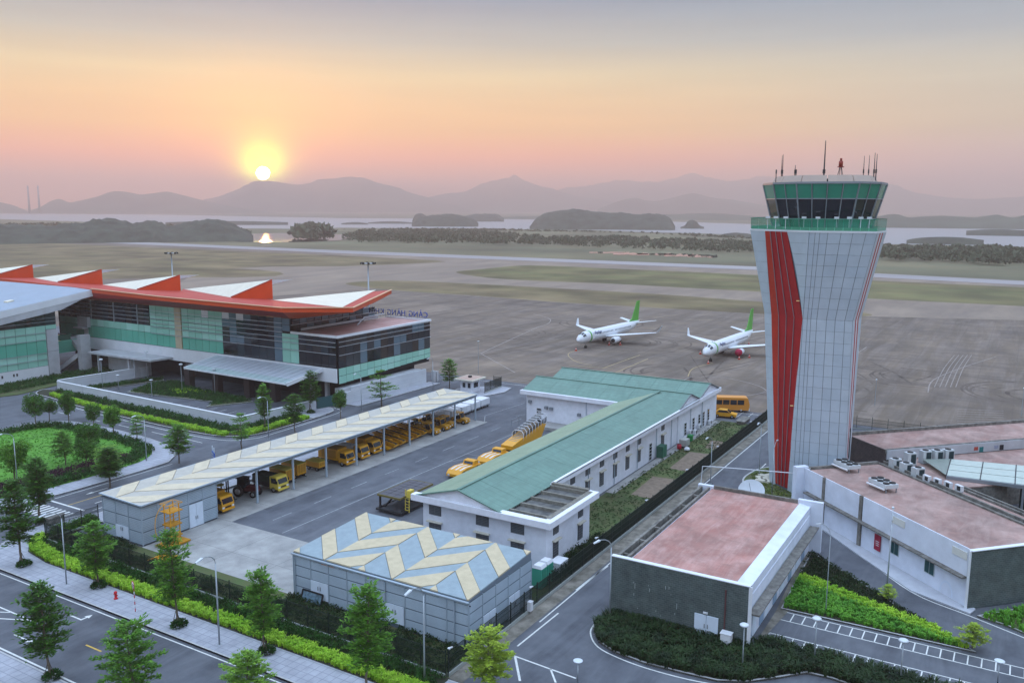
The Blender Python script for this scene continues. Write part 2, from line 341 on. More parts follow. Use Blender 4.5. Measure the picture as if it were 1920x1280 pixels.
def add_joints(m, w, h, mortar, amt, size=.012):
    t = m.node_tree; b = t.nodes['Principled BSDF']; src = b.inputs['Base Color'].links[0].from_socket
    geo = t.nodes.new('ShaderNodeNewGeometry'); br = t.nodes.new('ShaderNodeTexBrick'); br.offset = 0; t.links.new(geo.outputs['Position'], br.inputs[0])
    br.inputs['Scale'].default_value = 1; br.inputs['Brick Width'].default_value = w; br.inputs['Row Height'].default_value = h; br.inputs['Mortar Size'].default_value = size*w
    br.inputs['Color1'].default_value = (0,0,0,1); br.inputs['Color2'].default_value = (0,0,0,1); br.inputs['Mortar'].default_value = (amt,)*3+(1,)
    t.links.new(mixc(t, br.outputs[0], src, mortar), b.inputs['Base Color'])
add_streaks(m_apron, .12, (1, 1, 1), lin('#4d4541'), .55)
add_joints(m_apron, 7.5, 7.5, lin('#4b4542'), .4, .008)
g = MB(); g.flat([gp(-500,418+6), *pxs([(0,442),(640,469),(1440,500),(1640,512),(1920,526),(2500,552)]), Vector((160.5,-330,0)), Vector((160.5,620,0))], -0.06)
struct('apron_pavement', g, m_apron, 'stained grey concrete apron and taxiways')
m_run = mat('runway_asphalt', '#a39c9a', .8, col2='#857f80', vscale=.1, vstretch=(1, .03, 1))
g = MB(); g.flat(pxs([(-500,424),(0,443),(640,469.5),(1440,500.5),(1640,512.5),(1920,526.5),(2500,552),(2500,561),(1920,534),(1640,519.5),(1440,507),(640,474.5),(0,447),(-500,427.5)]), -0.02)
struct('runway', g, m_run, 'long pale runway crossing behind the apron')
g = MB()
m_paint = mat('white_paint', '#cfd0cc', .7, var=.12, vscale=3)
m_ypaint = mat('yellow_paint', '#c8a54a', .7, var=.15, vscale=3)
m_fgrass = mat('airfield_grass', '#5f5739', .95, col2='#74654a', vscale=.05, vstretch=(1, .3, 1), var2=.5, v2scale=.03)
m_fgreen = mat('airfield_grass_green', '#5a5c36', .95, col2='#6b6040', vscale=.04, vstretch=(1, .3, 1), var2=.45, v2scale=.03)
def island(pts, m, label, z=-0.03):
    g = MB(); g.flat(catmull(pxs(pts), 6, True), z); struct('grass_island', g, m, label)
g = MB(); g.flat(pxs([(-500,433),(0,452),(640,479),(760,485),(815,488),(836,490.5),(800,493),(720,496.5),(640,499),(500,500),(434,503),(490,506),(525,510),(532,514),(515,518),(430,520),(353,519.5),(200,523),(0,528),(-500,545)]), -0.03)
struct('grass_field', g, m_fgrass, 'dry grass field between terminal and runway')
island([(855,510),(907,504),(994,497.5),(1140,503),(1280,509),(1430,516),(1640,526),(1920,538.5),(2450,563),(2450,604),(1920,574),(1640,560),(1430,547),(1280,539),(1140,531.5),(1000,526),(910,520)], m_fgreen, 'long green grass strip between runway and taxiway')
island([(648,531.5),(690,527),(760,526.5),(911,533),(1040,540),(1222,550.5),(1434,566),(1560,578),(1634,589),(1600,593),(1500,592),(1438,589),(1240,577.5),(1040,565.5),(890,554),(760,545.5),(690,539)], m_fgrass, 'narrow dry grass strip nearest the parked airplanes')
m_taxi = mat('taxiway_concrete', '#90806f', .85, col2='#7a6c5f', vscale=.05, vstretch=(.4, 1.2, 1), var2=.08, v2scale=.02)
g = MB(); g.flat(pxs([(-300,560),(250,541),(341,528),(353,519.2),(430,519.8),(515,517.8),(532,513.8),(490,505.8),(434,502.8),(500,499.8),(640,498.8),(800,492.8),(838,490.3),(815,487.8),(760,484.8),(640,478.8),(640,475),(1440,507.5),(1640,520),(1920,534.5),(2450,560),(2450,640),(1920,600),(1640,593),(1434,589.5),(1240,578),(1040,566),(890,554.5),(760,546),(690,540),(600,548),(450,560),(330,575),(0,600)]), -0.045)
struct('taxiway_pavement', g, m_taxi, 'paler concrete taxiways curving between the grass strips')
add_streaks(m_taxi, .05, (.3, 1.4, 1), lin('#685e59'), .5, .3)
tm_ = MB(); skr = random.Random(9)
for cx_, cy_, n_, a0, a1 in ((226,134,7,150,330),(228,96,7,170,360),(262,120,6,120,300),(190,70,4,20,120),(215,20,6,60,200),(208,-5,6,40,190),(190,40,5,200,330)):
    for k in range(n_): r_ = 6+k*1.6+skr.uniform(-.4,.4); tm_.strip(arc(cx_+skr.uniform(-2,2), cy_+skr.uniform(-2,2), r_, a0+skr.uniform(-25,10), a1+skr.uniform(-40,20), 22), .5, -.056+.0008*k)
for k in range(26): x_, y_ = skr.uniform(170,260), skr.uniform(-10,150); a_ = skr.choice((.15,.45,1.35,-.25)); l_ = skr.uniform(12,42); tm_.strip([(x_,y_),(x_+l_*math.cos(a_)*.5,y_+l_*math.sin(a_)*.5+skr.uniform(-1,1)),(x_+l_*math.cos(a_),y_+l_*math.sin(a_))], skr.uniform(.3,.9), -.0555)
struct('tyre_mark', tm_, mat('tyre_rubber_mark', '#453b35', .9, col2='#6a5e54', vscale=.3), 'dark tyre marks curving over the apron')
# apron paint
ap = MB()
def pl(pts, w, smooth=0): ap.strip(catmull(pxs(pts), smooth) if smooth else pxs(pts), w, -0.05+.012)
pl([(1010,612),(1028,606),(1030,597),(1000,588)], .3, 6); pl([(1010,612),(901,662),(966,698)], .3)
pl([(1040,634),(901,662)], .25)
pl([(720,640),(830,598),(1000,620)], .25, 6)
ap2 = MB()
def pl2(pts, w, smooth=0): ap2.strip(catmull(pxs(pts), smooth) if smooth else pxs(pts), w, -0.05+.016)
pl2([(1093,655),(1070,660),(1066,667),(1082,678),(1110,684)], .22, 6); pl2([(1337,680),(1300,690),(1290,705)], .22, 6)
for x0, y0, x1, y1 in ((1066,684,1150,691),(1060,689,1140,697),(1130,690,1200,665),(1150,700,1215,672),(1226,595,1270,590),(1310,600,1360,598),(1372,604,1405,603),(985,574,1015,575)): pl2([(x0,y0),(x1,y1)], .25)
pl([(1276,716),(1300,706),(1360,708),(1420,722),(1441,735)], .25, 6); pl([(1260,742),(1330,745),(1400,741),(1441,733)], .22, 6)
pl([(1600,667),(1625,650)], .25); pl([(1740,735),(1750,712),(1800,690),(1868,668)], .25, 6)
for k in range(5): pl([(1752+k*10,725),(1770+k*9,690),(1790+k*8,665)], .18, 5)
for k in range(7): pl([(1795+k*0,766+k*4.5),(1882,770+k*4.0)], .22)
pl([(890,704),(1000,716)], .25); pl([(1000,741),(1440,778)], .2)
for k in range(6): pl([(1452+k*32,546.5+k*2.2-8),(1462+k*32,547-k*0+k*2.2-8)], .4)
for k in range(10): pl([(700+k*70,533+k*5.0-12),(712+k*70,532.5+k*5.0-12)], .35)
struct('apron_marking', ap, mat('faded_paint', '#8f857f', .8, var=.2, vscale=.5), 'white guide lines painted on the apron'); struct('apron_marking', ap2, mat('faded_yellow', '#a8936a', .8, var=.2, vscale=.5), 'yellow lead-in lines painted on the apron')
# ---- near paving
m_asph = mat('asphalt', '#5c5f66', .82, col2='#484b52', vscale=.35, var2=.18, v2scale=.05, bump=.25, bscale=30)
add_streaks(m_asph, .4, (.12, .9, 1), lin('#7b7f84'), .35, 0)
g = MB(); g.flat([(10,-70),(160.4,-70),(160.4,400),(10,400)], -0.04)
struct('road_asphalt', g, m_asph, 'grey asphalt of the roads and the vehicle yard')
m_conc = mat('yard_concrete', '#a5a4a0', .85, col2='#8b8a88', vscale=.4, var2=.12, v2scale=.1, bump=.12, bscale=12)
g = MB(); g.flat([(56.5,59.7),(69.0,59.7),(69.0,83.2),(56.5,83.2)], -0.03); g.flat([(69.0,80.9),(127.4,80.9),(127.4,90.8),(69.0,90.8)], -0.03)
struct('concrete_pavement', g, m_conc, 'pale concrete pad and shed floor beside the yard')
g = MB()
for y in (66.5, 73.5, 80.2): g.strip([(57,y),(68.9,y)], .035, -0.024)
for x in (62.5,): g.strip([(x,59.8),(x,83)], .035, -0.024)
for k in range(10): g.strip([(69+6.45*k,81),(69+6.45*k,90)], .04, -0.024)
for k in range(14): g.box(70+k*4.2, 71.0+k*4.2, 80.3, 80.9, -.035, -.02)
struct('pavement_joint', g, mat('joint_dark', '#55565a', .9), 'dark joints and drain gratings in the yard concrete')
m_pave = mat('paving_slabs', '#a9abb3', .85, col2='#95979f', vscale=.9, var2=.1, v2scale=.15)
add_joints(m_pave, .8, .8, lin('#7f828a'), .75, .045)
m_kerb = mat('kerb_stone', '#b0b0b0', .85, var=.12, vscale=2)
m_lawn = mat('lawn_green', '#5c9430', .95, col2='#497a28', vscale=1.2, var2=.2, v2scale=.2, bump=.5, bscale=25)
m_lawnd = mat('lawn_dull', '#4b5f33', .95, col2='#5a5a3a', vscale=.5, var2=.3, v2scale=.15, bump=.5, bscale=15)
m_soil = mat('dark_soil', '#3a372c', .95, col2='#2d3322', vscale=.8, bump=.5, bscale=8)
m_gravel = mat('gravel_verge', '#8f897f', .95, col2='#5d5a50', vscale=.7, var2=.25, v2scale=.3, bump=.4, bscale=14)
def slab(name, poly, m, label, z=.11, kerb=.16, kz=None):
    """raised ground with a kerb ring"""
    n = len(poly); a = sum(poly[i][0]*poly[(i+1)%n][1]-poly[(i+1)%n][0]*poly[i][1] for i in range(n))
    if a < 0: poly = poly[::-1]
    g = MB(); g.prism([(p[0],p[1]) for p in poly], -.2, z); o = struct(name, g, m, label)
    if kerb:
        k = MB(); ps = [Vector((p[0],p[1],0)) for p in poly]; inn = []
        for i in range(n):
            d1 = (ps[i]-ps[i-1]).normalized(); d2 = (ps[(i+1)%n]-ps[i]).normalized(); q = Vector((-d1.y-d2.y, d1.x+d2.x, 0)); q = q.normalized() if q.length > .01 else Vector((-d1.y,d1.x,0))
            c_ = max(.4, q.dot(Vector((-d1.y,d1.x,0)))); inn.append(ps[i]+q*kerb/c_)
        kz = kz or z+.02
        for i in range(n):
            j = (i+1)%n
            k.add([(ps[i].x-.0,ps[i].y,-.15),(ps[j].x,ps[j].y,-.15),(ps[j].x,ps[j].y,kz),(ps[i].x,ps[i].y,kz),(inn[i].x,inn[i].y,kz),(inn[j].x,inn[j].y,kz)], [(0,1,2,3),(3,2,5,4)])
        kk = struct('kerb', k, m_kerb, 'stone kerb round the '+label); kk.location.z = .003
    return o
# front pavement with the corner by the zebra crossing
slab('pavement', [(46.4,20),(53.3,20),(53.3,94.6),(60.5,94.6),(60.5,91.2),(126,91.2),(126,97.2),(62,97.2),(60,98.6),(57,99.2),(53.5,98.8),(50.0,97.2),(47.4,94.2),(46.4,90.5)], m_pave, 'light paved walk along the front road and behind the shed')
slab('pavement', [(8,10),(37.0,10),(37.0,120),(8,120)], m_pave, 'light paved walk at the lower left corner')
# bed for hedge and shrubs
g = MB(); g.prism([(49.8,37.6),(53.45,37.6),(53.45,93.9),(60.4,93.9),(60.4,96.2),(55.5,96.2),(52.2,95.0),(50.6,92.5),(49.9,88)], .0, .135); struct('planting_bed', g, m_soil, 'dark soil bed below the lime hedge')
g = MB(); g.flat([(53.4,37.9),(58.1,37.9),(58.1,90),(56.6,94),(53.4,94)], .02); struct('soil_strip', g, m_lawnd, 'weedy strip between fence and sheds')
# garden island on the left
GK = [(56,109.5),(60,108.4),(66,108),(76,107.9),(81.0,108.2),(84.3,110.6),(86.9,115),(88.2,122),(88.8,130),(88.9,138),(88.3,144),(86.5,147.4),(83.5,148.6),(79,148.8),(70,151),(60,158),(50,160),(46,150),(46,120),(50,112)]
slab('pavement', GK, m_pave, 'light paved ring round the garden')
GH = catmull([(60,112.5),(66,111.6),(76,111.6),(80.5,112.6),(84.0,116),(85.6,121),(86.3,130),(86.4,138),(85.6,143.5),(83.5,146),(79,146.8),(70,148.6),(60,154),(52,154),(50,140),(50,122),(54,115)], 3, True)
g = MB(); g.prism(GH, .0, .145); struct('lawn', g, m_lawn, 'bright green garden lawn inside the paved ring')
# terminal forecourt planters
slab('planting_bed', catmull([(98.3,172),(97.5,166),(96.0,155),(95.0,140),(94.5,123.4),(95.0,114.5),(97.3,110.2),(101,108.8),(110,108.8),(117.4,109.3),(119.6,110.6),(119.8,112.6),(118.2,113.8),(110,114.6),(100.3,115.2),(101.4,140),(102.5,172)], 3, True), m_soil, 'planted strip outside the forecourt wall', .13, .2)
slab('pavement', catmull([(112.5,109.2),(117.6,109.5),(120,111),(120.6,113.0),(118.4,113.9),(112.5,114.3)], 3, True), m_pave, 'small paved corner by the forecourt gate', .15, .15)
for poly, lab in (([(109.6,154.2),(112.2,134.6),(108.6,132.9),(116.4,128.6),(118.0,133.5),(118.2,140),(118.4,149),(120.8,151.4),(122.0,157.6),(118,160.8),(109.0,157.4)], 'planted island in the terminal forecourt'), ([(104,166),(121,161.5),(122.3,163.5),(104,169.8)], 'planted strip inside the forecourt wall'), ([(102.2,117.3),(116.8,116.0),(116.8,119.5),(102.4,119.2)], 'narrow planted strip inside the forecourt gate wall')):
    slab('planting_bed', poly, m_lawnd, lab, .12, .15)
slab('pavement', [(124.2,108.4),(150.5,107.9),(150.8,110.9),(124.4,112.2)], m_pave, 'paved walk below the terminal side wall')
slab('pavement', [(142.5,93.2),(150.2,91.2),(154.6,92.2),(155.0,96.0),(148,101.6),(144,100.5)], m_pave, 'paved island of the gate guardhouse')
g = MB(); g.prism([(96,174),(112.6,178),(123.4,178),(123.4,188),(112.9,187.4),(90,184.5),(90,176)], -.1, .13); struct('lawn', g, m_lawnd, 'rough lawn below the terminal stairs')
# right of the yard fence
g = MB(); g.flat([(53.6,36.5),(160,36.5),(160,38.2),(53.6,38.2)], -.02); struct('gravel_verge', g, m_gravel, 'pale gravel verge along the yard fence')
g = MB(); g.flat([(86.6,38.6),(150.6,38.6),(150.6,46.4),(86.6,46.4)], -.01); g.flat([(69.4,38.6),(86.6,38.6),(86.6,40.9),(69.4,40.9)], -.01); struct('lawn', g, m_lawnd, 'shaded lawn between white building and fence')
for (x0,x1,y0,y1) in ((103.5,113.5,38.9,43.6),(117.5,128.5,39.2,43.4),(131,137,38.9,42.6)):
    g = MB(); g.flat([(x0,y0),(x1,y0+.2),(x1-.6,y1),(x0+.5,y1-.4)], .0); struct('garden_soil', g, mat('dry_soil', '#7d6e5f', .95, var=.2, vscale=1.5), 'bare soil bed in the lawn at %d m along the fence' % x0)
slab('pavement', [(103,45.2),(150,45.2),(150,46.5),(103,46.5)], m_conc, 'concrete footpath along the white building', .06, 0)
# lawn round the tower
slab('lawn', catmull([(126,30.6),(121,32.2),(117,31.9),(114.3,30.0),(112.0,27.2),(110.9,23.5),(109.6,20.8),(113,19),(119,17.5),(126,19),(130,24)], 4, True), m_lawnd, 'grass patch at the foot of the control tower', .12, .25)
# bed in front of the small brick building and round the parking
bed = pxs([(1112,1178),(1122,1203),(1150,1222),(1205,1243),(1280,1262),(1345,1277),(1400,1279),(1460,1271),(1513,1262),(1560,1273),(1640,1300),(1760,1330)])+[Vector((73.0,-6,0)),Vector((73.2,17.3,0)),Vector((71.5,18.0,0)),Vector((71.9,18.2,0)),Vector((70.7,31.3,0))]
slab('planting_bed', bed, m_soil, 'dark planting bed in front of the small brick building', .12, .16)
g = MB(); g.flat([(70,17.9),(79.6,17.9),(97,18.9),(97,18.2),(79.9,16.9)], .0); struct('gravel_verge', g, m_gravel, 'rubble edge beside the small brick building')
slab('lawn', [(80.3,17.6),(80.6,4),(80.6,-6),(78.5,-9),(80.2,-5.5),(80.9,-.2),(83.5,4.0),(86.6,7.6),(91.5,12.8),(96.4,18.0)][0:2]+[(80.7,1.0),(82.9,3.4),(86.4,7.7),(91.5,13.0),(96.2,18.1)], m_soil, 'planted triangle between parking and ramp road', .1, .14)
# walk below the control building
u45 = Vector((1,1,0)).normalized()
g = MB(); g.prism([(110.5,23.6),(105.4,19.6),(98,13.4),(91.2,7.4),(88.6,1.9),(90,1.5)], -.1, .1); struct('pavement', g, mat('pale_paving', '#b5b8bf', .85, var=.08, vscale=.8), 'pale walk along the control building')
slab('planting_bed', [(88.4,1.3),(87.6,-1.2),(85.6,-4.5),(83,-9),(96,-20),(100,-10),(93.5,-3.2)], m_lawnd, 'planted bed at the brick gable', .12, .15)
# ---- road paint
w = MB(); z0 = -.03
def ln(pts, wd=.14, z=z0): w.strip(pts, wd, z)
ln([(46.0,20),(46.0,91)]); ln([(37.4,10),(37.4,95)], .18)
y_ = MB()
for k in range(8): y_.strip([(41.6,20+k*6.4+1.2),(41.6,22.2+k*6.4+1.2)], .16, z0)
y_.strip([(62,103.4),(86,103.4)], .12, z0)
ln([(41.7,76.6),(41.7,82),(41.7,95)], .16); ln([(40.4,79.6),(41.7,76.8)], .16); ln([(40.4,80),(40.4,95)], .16); ln([(40.6,82),(41.6,80)], .14); ln([(40.6,85),(41.6,83)], .14)
def arrow(x, y, a, turn=0):
    M_ = Matrix.Translation((x,y,0)) @ Matrix.Rotation(a, 4, 'Z')
    def q(pts): w.poly([tuple(M_ @ Vector((p[0],p[1],z0))) for p in pts])
    q([(-1.6,-.08),(.6,-.08),(.6,.08),(-1.6,.08)])
    if turn: q([(.4,.08),(.6,.08),(.6,.55),(.4,.55)]); q([(.15,.55),(.85,.55),(.5,1.15)])
    else: q([(.6,-.28),(1.7,0),(.6,.28)])
arrow(44.2, 73.4, -R_(90), 1); arrow(39.4, 73.8, -R_(90))
for k in range(9): w.poly([(57.8+.0,99.9+k*.85,z0),(60.8,99.9+k*.85,z0),(60.8,100.3+k*.85,z0),(57.8,100.3+k*.85,z0)])
ln([(62,99.8),(62,107)], .3); ln([(62.6,99.0),(126,98.6)], .12); ln([(62.6,107.3),(81,107.3)], .12)
arrow(66, 101.2, 0); arrow(67.5, 105.4, R_(180))
for k in range(6): ln([(72+k*8,103.2),(75+k*8,103.2)], .12)
ln(catmull([(97.2,171),(96.2,162),(94.8,150),(93.6,130),(93.4,118),(94.3,111),(97,108.2),(101,107.5),(117,108.2),(120.4,109.6),(121.2,112)], 5), .16)
for k in range(6): ln([(91.2,113+k*9),(91.4,117+k*9)], .13)
for k in range(4): ln([(100+k*8,103.2),(103+k*8,103.2)], .12)
w_main, w = w, MB()
ln([(69.5,72.9),(150,72.8)], .13); ln([(94,72.9),(93.6,70.2),(89.6,70)], .12); ln([(103.4,72.9),(108.6,69.8),(115.4,69.8)], .12); ln([(108.6,72.9),(108.6,70.6)], .1)
for k in range(9): ln([(72+k*7.2,77.0),(75.2+k*7.2,77.0)], .12)
ln([(126.9,81.3),(131.2,83.9),(144,82.9)], .12); ln([(134,79),(136,78)], .12); ln([(138,77.5),(140,78.6)], .12)
struct('road_marking', w, mat('worn_white_paint', '#a7abad', .8, col2='#7f8387', vscale=2.5), 'worn white lane and bay lines in the vehicle yard'); w = w_main
ln([(66,36.2),(160,36.2)], .14); ln([(83,31.6),(128,31.4)], .14)
ln(catmull(pxs([(1140,1060),(1105,1085),(1080,1105)]), 4), .16); ln(pxs([(1047,1148),(970,1210)]), .16); ln(pxs([(964,1228),(1080,1270)]), .16); ln(pxs([(966,1230),(975,1275)]), .2); ln(pxs([(1032,1252),(1042,1278)]), .16)
ln(catmull(pxs([(1138,1148),(1112,1172),(1108,1190),(1122,1212),(1160,1232),(1215,1252),(1290,1272),(1360,1285)]), 5), .14)
for x0, x1, y0, y1, n in ((78.2,80.0,-4.5,17.3,21), (73.3,75.1,-4.5,17.3,21)):
    ln([(x0,y0),(x0,y1)], .12); ln([(x1,y0),(x1,y1)], .12)
    for k in range(n): ln([(x0,y1-k*1.05),(x1,y1-k*1.05)], .11)
ln(catmull([(105,19.3),(98,13.0),(91.0,7.2),(88.2,1.7),(85.3,-4.2)], 5), .14)
ln([(158.5,40),(158.5,110)], .14)
for k in range(5): ln([(154,42+k*1.8),(159.5,42+k*1.8)], .1)
for k in range(9): ln([(105.5,120+k*2.6),(109.5,120+k*2.6+.4)], .1) if k < 5 else ln([(104.6,134+(k-5)*2.6),(108.2,134.3+(k-5)*2.6)], .1)
struct('road_marking', w, m_paint, 'white painted road and parking lines'); struct('road_marking', y_, m_ypaint, 'yellow dashed centre line of the front road')
# ================================================================== CONTROL TOWER
m_clad = mat('tower_cladding', '#c3cfd9', .42, metal=.25, var=.05, vscale=.5, spec=.5)
m_clad2 = mat('tower_cladding_b', '#bfccd7', .40, metal=.25, var=.05, vscale=.5, spec=.5)
m_core = mat('tower_core', '#66737f', .8)
m_red = mat('tower_red', '#a3171d', .45, var=.12, vscale=.6)
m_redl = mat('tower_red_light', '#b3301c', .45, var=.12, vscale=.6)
m_wht = mat('white_metal', '#d8dade', .45)
m_gglass = mat('green_glass', '#2f8a70', .10, spec=.6, var=.06, vscale=.4)
m_gglassl = mat('green_glass_light', '#6fbf9f', .12, spec=.6)
m_dglass = mat('dark_glass', '#141d26', .04, spec=.7)
m_grey = mat('grey_metal', '#8d949b', .5, metal=.4)
m_dgrey = mat('dark_metal', '#3a3d40', .55, metal=.4)
m_tan = mat('tan_panel', '#b5a193', .6, var=.05)
T_C = gp(1486, 926); T_S = (T_C-CAM).dot(FW)/FPX
T_V = Vector((T_C.x, T_C.y, 0)).normalized(); T_R = Vector((T_V.y, -T_V.x, 0))
T0 = T_C + T_V*4.9 + T_R*28*T_S; T0.z = 0
tower = thing('control_tower', 'tall flared grey panelled control tower with red stripes and green glass cab', 'control tower', T0)
def tw(r, d, z): return T0 + T_R*r + T_V*d + Vector((0,0,z))
S_ = .0716
def near8(L, C, FRr, Rr, dC, dFR, dL, dR, kc, ox=0.0):
    L, C, FRr, Rr = [p*(kc+d)/FPX for p, d in ((L,dL),(C,dC),(FRr,dFR),(Rr,dR))]      # photo widths to metres at each corner's own depth
    a = [(L,dL),(C,dC),(FRr,dFR),(Rr,dR)]; return [(x+ox,y) for x, y in a]+[(-x+ox,-y) for x, y in a]
SEC = {0.0: near8(-69, -28, 61, 67, -4.9, -5.2, -1.2, -1.6, 121.0),
       24.0: near8(-85, -16, 72, 86, -6.0, -6.4, -.9, -2.0, 116.6, -.85),
       35.15: near8(-120, -14, 105, 120, -8.3, -8.7, -1.2, -2.8, 114.9, -.85)}
RED = {0.0: (.27,.78), 24.0: (.19,.995), 35.15: (.266,.64)}
def lerp(a, b, t): return a+(b-a)*t
def sec(z):
    lo, hi = (0.0,24.0) if z <= 24 else (24.0,35.15); t = (z-lo)/(hi-lo)
    return [(lerp(a[0],b[0],t), lerp(a[1],b[1],t)) for a, b in zip(SEC[lo],SEC[hi])], tuple(lerp(a,b,t) for a, b in zip(RED[lo],RED[hi]))
def fp(i, u, z, out=0.0):     # point on face i at fraction u, height z
    s, _ = sec(z); a, b = s[i], s[(i+1)%8]; x, y = lerp(a[0],b[0],u), lerp(a[1],b[1],u)
    n = Vector((b[1]-a[1], -(b[0]-a[0]))).normalized()
    return tw(x+n.x*out, y+n.y*out, z)
core = MB()
for lo, hi in ((0,24),(24,35.15)):
    for i in range(8): core.poly([fp(i,0,lo,-.03),fp(i,1,lo,-.03),fp(i,1,hi,-.03),fp(i,0,hi,-.03)])
core.poly([fp(i,0,35.1) for i in range(8)])
part('shaft_core', core, m_core, tower)
rows = [24*k/16 for k in range(17)]+[24+11.15*k/8 for k in range(1,9)]
prnd = random.Random(3)
def slabq(q, th=.05):       # thin solid from four outer corners
    n = (q[1]-q[0]).cross(q[3]-q[0]).normalized(); b = [p-n*th for p in q]
    g = MB(); g.add(q+b, [(0,1,2,3),(0,4,5,1),(1,5,6,2),(2,6,7,3),(3,7,4,0)]); return g
def panel(i, ua0, ub0, ua1, ub1, z0, z1, m, name='cladding_panel', out=.05, gap=.025):
    w0 = (fp(i,ub0,z0)-fp(i,ua0,z0)).length; w1 = (fp(i,ub1,z1)-fp(i,ua1,z1)).length
    if max(w0, w1) < .12: return
    g0 = gap/max(w0,.15)*abs(ub0-ua0); g1 = gap/max(w1,.15)*abs(ub1-ua1)
    q = [fp(i,ua0+g0,z0+.014,out),fp(i,ub0-g0,z0+.014,out),fp(i,ub1-g1,z1-.014,out),fp(i,ua1+g1,z1-.014,out)]
    part(name, slabq(q), m, tower)
cols = [0,.09,.16,.28,.475,.65,.84,1.0]
for z0, z1 in zip(rows, rows[1:]):
    for a, b in zip(cols, cols[1:]): panel(1, a, b, a, b, z0, z1, prnd.choice([m_clad,m_clad,m_clad2]))
    r0, r1 = sec(z0)[1], sec(z1)[1]
    panel(0, 0, r0[0], 0, r1[0], z0, z1, m_clad)
    panel(0, r0[1], 1, r1[1], 1, z0, z1, m_clad)
for lo, hi in ((0.5,24.0),(24.0,35.1)):
    r0, r1 = sec(lo)[1], sec(hi)[1]
    for k in range(4):
        a, b = k/4, (k+1)/4
        q = [fp(0,lerp(*r0,a),lo,.07),fp(0,lerp(*r0,b),lo,.07),fp(0,lerp(*r1,b),hi,.07),fp(0,lerp(*r1,a),hi,.07)]
        part('red_panel', slabq(q, .1), m_redl if k == 0 else m_red, tower)
    for k in range(1,4):
        f = MB(); f.beam(fp(0,lerp(*r0,k/4),lo,.12), fp(0,lerp(*r1,k/4),hi,.12), .06, .14); part('stripe_fin', f, m_grey, tower)
    for k, (a, b, mm) in enumerate(((0,.22,m_clad),(.22,.36,m_red),(.36,.5,m_wht),(.5,.64,m_red),(.64,1,m_clad2))):
        part('side_stripe', slabq([fp(2,a,lo,.06),fp(2,b,lo,.06),fp(2,b,hi,.06),fp(2,a,hi,.06)]), mm, tower)
    for i in (3,4,5,6,7): part('rear_cladding', slabq([fp(i,0,lo,.05),fp(i,1,lo,.05),fp(i,1,hi,.05),fp(i,0,hi,.05)]), m_clad2, tower)
d_ = MB(); c_ = fp(2,.55,0,.1); d_.beam(c_+Vector((0,0,5.4)), c_+Vector((0,0,9.4)), 1.0, .12, up=T_R); part('tower_door', d_, m_dgrey, tower)
wb = MB()
for z_, u_ in ((26.3,.97),(12.2,.97)):
    wb_ = MB(); p = fp(0,lerp(*sec(z_)[1],u_),z_,.25); wb_.beam(p-T_R*.25, p+T_R*.15, .12, .1); part('obstruction_lamp', wb_, mat('lamp_warm', '#ffdf9a', .4), tower)
# balcony
top = SEC[35.15]
def ring(k, z): return [tw(x*k, y*k, z) for x, y in top]
g = MB(); a, b = ring(1.012,35.12), ring(1.012,35.34); n = 8
g.add(a+b, [tuple(range(8))[::-1], tuple(range(8,16))]+[(i,(i+1)%8,8+(i+1)%8,8+i) for i in range(8)]); part('balcony_slab', g, m_wht, tower)
g = MB()
k0, k1, kz0, kz1 = ring(.99,35.36), ring(.93,35.36), ring(.99,35.75), ring(.93,35.75)
for i in range(8): g.add([k0[i],k0[(i+1)%8],kz0[(i+1)%8],kz0[i],k1[i],k1[(i+1)%8],kz1[(i+1)%8],kz1[i]], [(0,1,2,3),(3,2,6,7),(7,6,5,4)])
part('balcony_kerb', g, m_gglassl, tower)
ra, rb = ring(1.0,35.4), ring(1.004,36.75)
npan = [7,8,10,4,7,8,10,4]
for i in range(8):
    for k in range(npan[i]):
        u0, u1 = k/npan[i]+.006, (k+1)/npan[i]-.006; j = (i+1)%8
        q = [ra[i].lerp(ra[j],u0),ra[i].lerp(ra[j],u1),rb[i].lerp(rb[j],u1),rb[i].lerp(rb[j],u0)]
        gm = mat('rail_glass', '#2d8f70', .08, spec=.6, alpha=.45)
        part('railing_pane', slabq(q,.03), gm, tower)
g = MB()
for i in range(8):
    j = (i+1)%8; g.beam(rb[i]+Vector((0,0,.05)), rb[j]+Vector((0,0,.05)), .08, .07)
part('railing_handrail', g, m_gglass, tower)
# cab
CX = 9*T_S
cabp = [(-108.7,0.5),(-91.6,-4.3),(-50.8,-7.4),(60.4,-7.4),(97.6,-4.6),(108.7,0.5)]
cabp = [(x*(114.6+y)/FPX, y) for x, y in cabp]; cabp += [(8.0*.985-1.5,6.6),(3.0,8.6),(-3.0,8.6),(-6.6,6.4)]
cc = tw(-.25, 0, 0)-T0
def cabk(z):
    return 1.0 if z >= 41.2 else lerp(.80, 1.0, (z-35.3)/(41.2-35.3))
def cring(z, extra=1.0): return [tw(x*cabk(z)*extra, y*cabk(z)*extra, z)+cc for x, y in cabp]
nc = len(cabp)
panes = [1,2,4,2,1,2,2,2,2,2]
g = MB(); a, b = cring(35.3,.985), cring(41.2,.985); g.add(a+b, [(i,(i+1)%nc,nc+(i+1)%nc,nc+i) for i in range(nc)]+[tuple(range(nc,2*nc))]); part('cab_core', g, m_dgrey, tower)
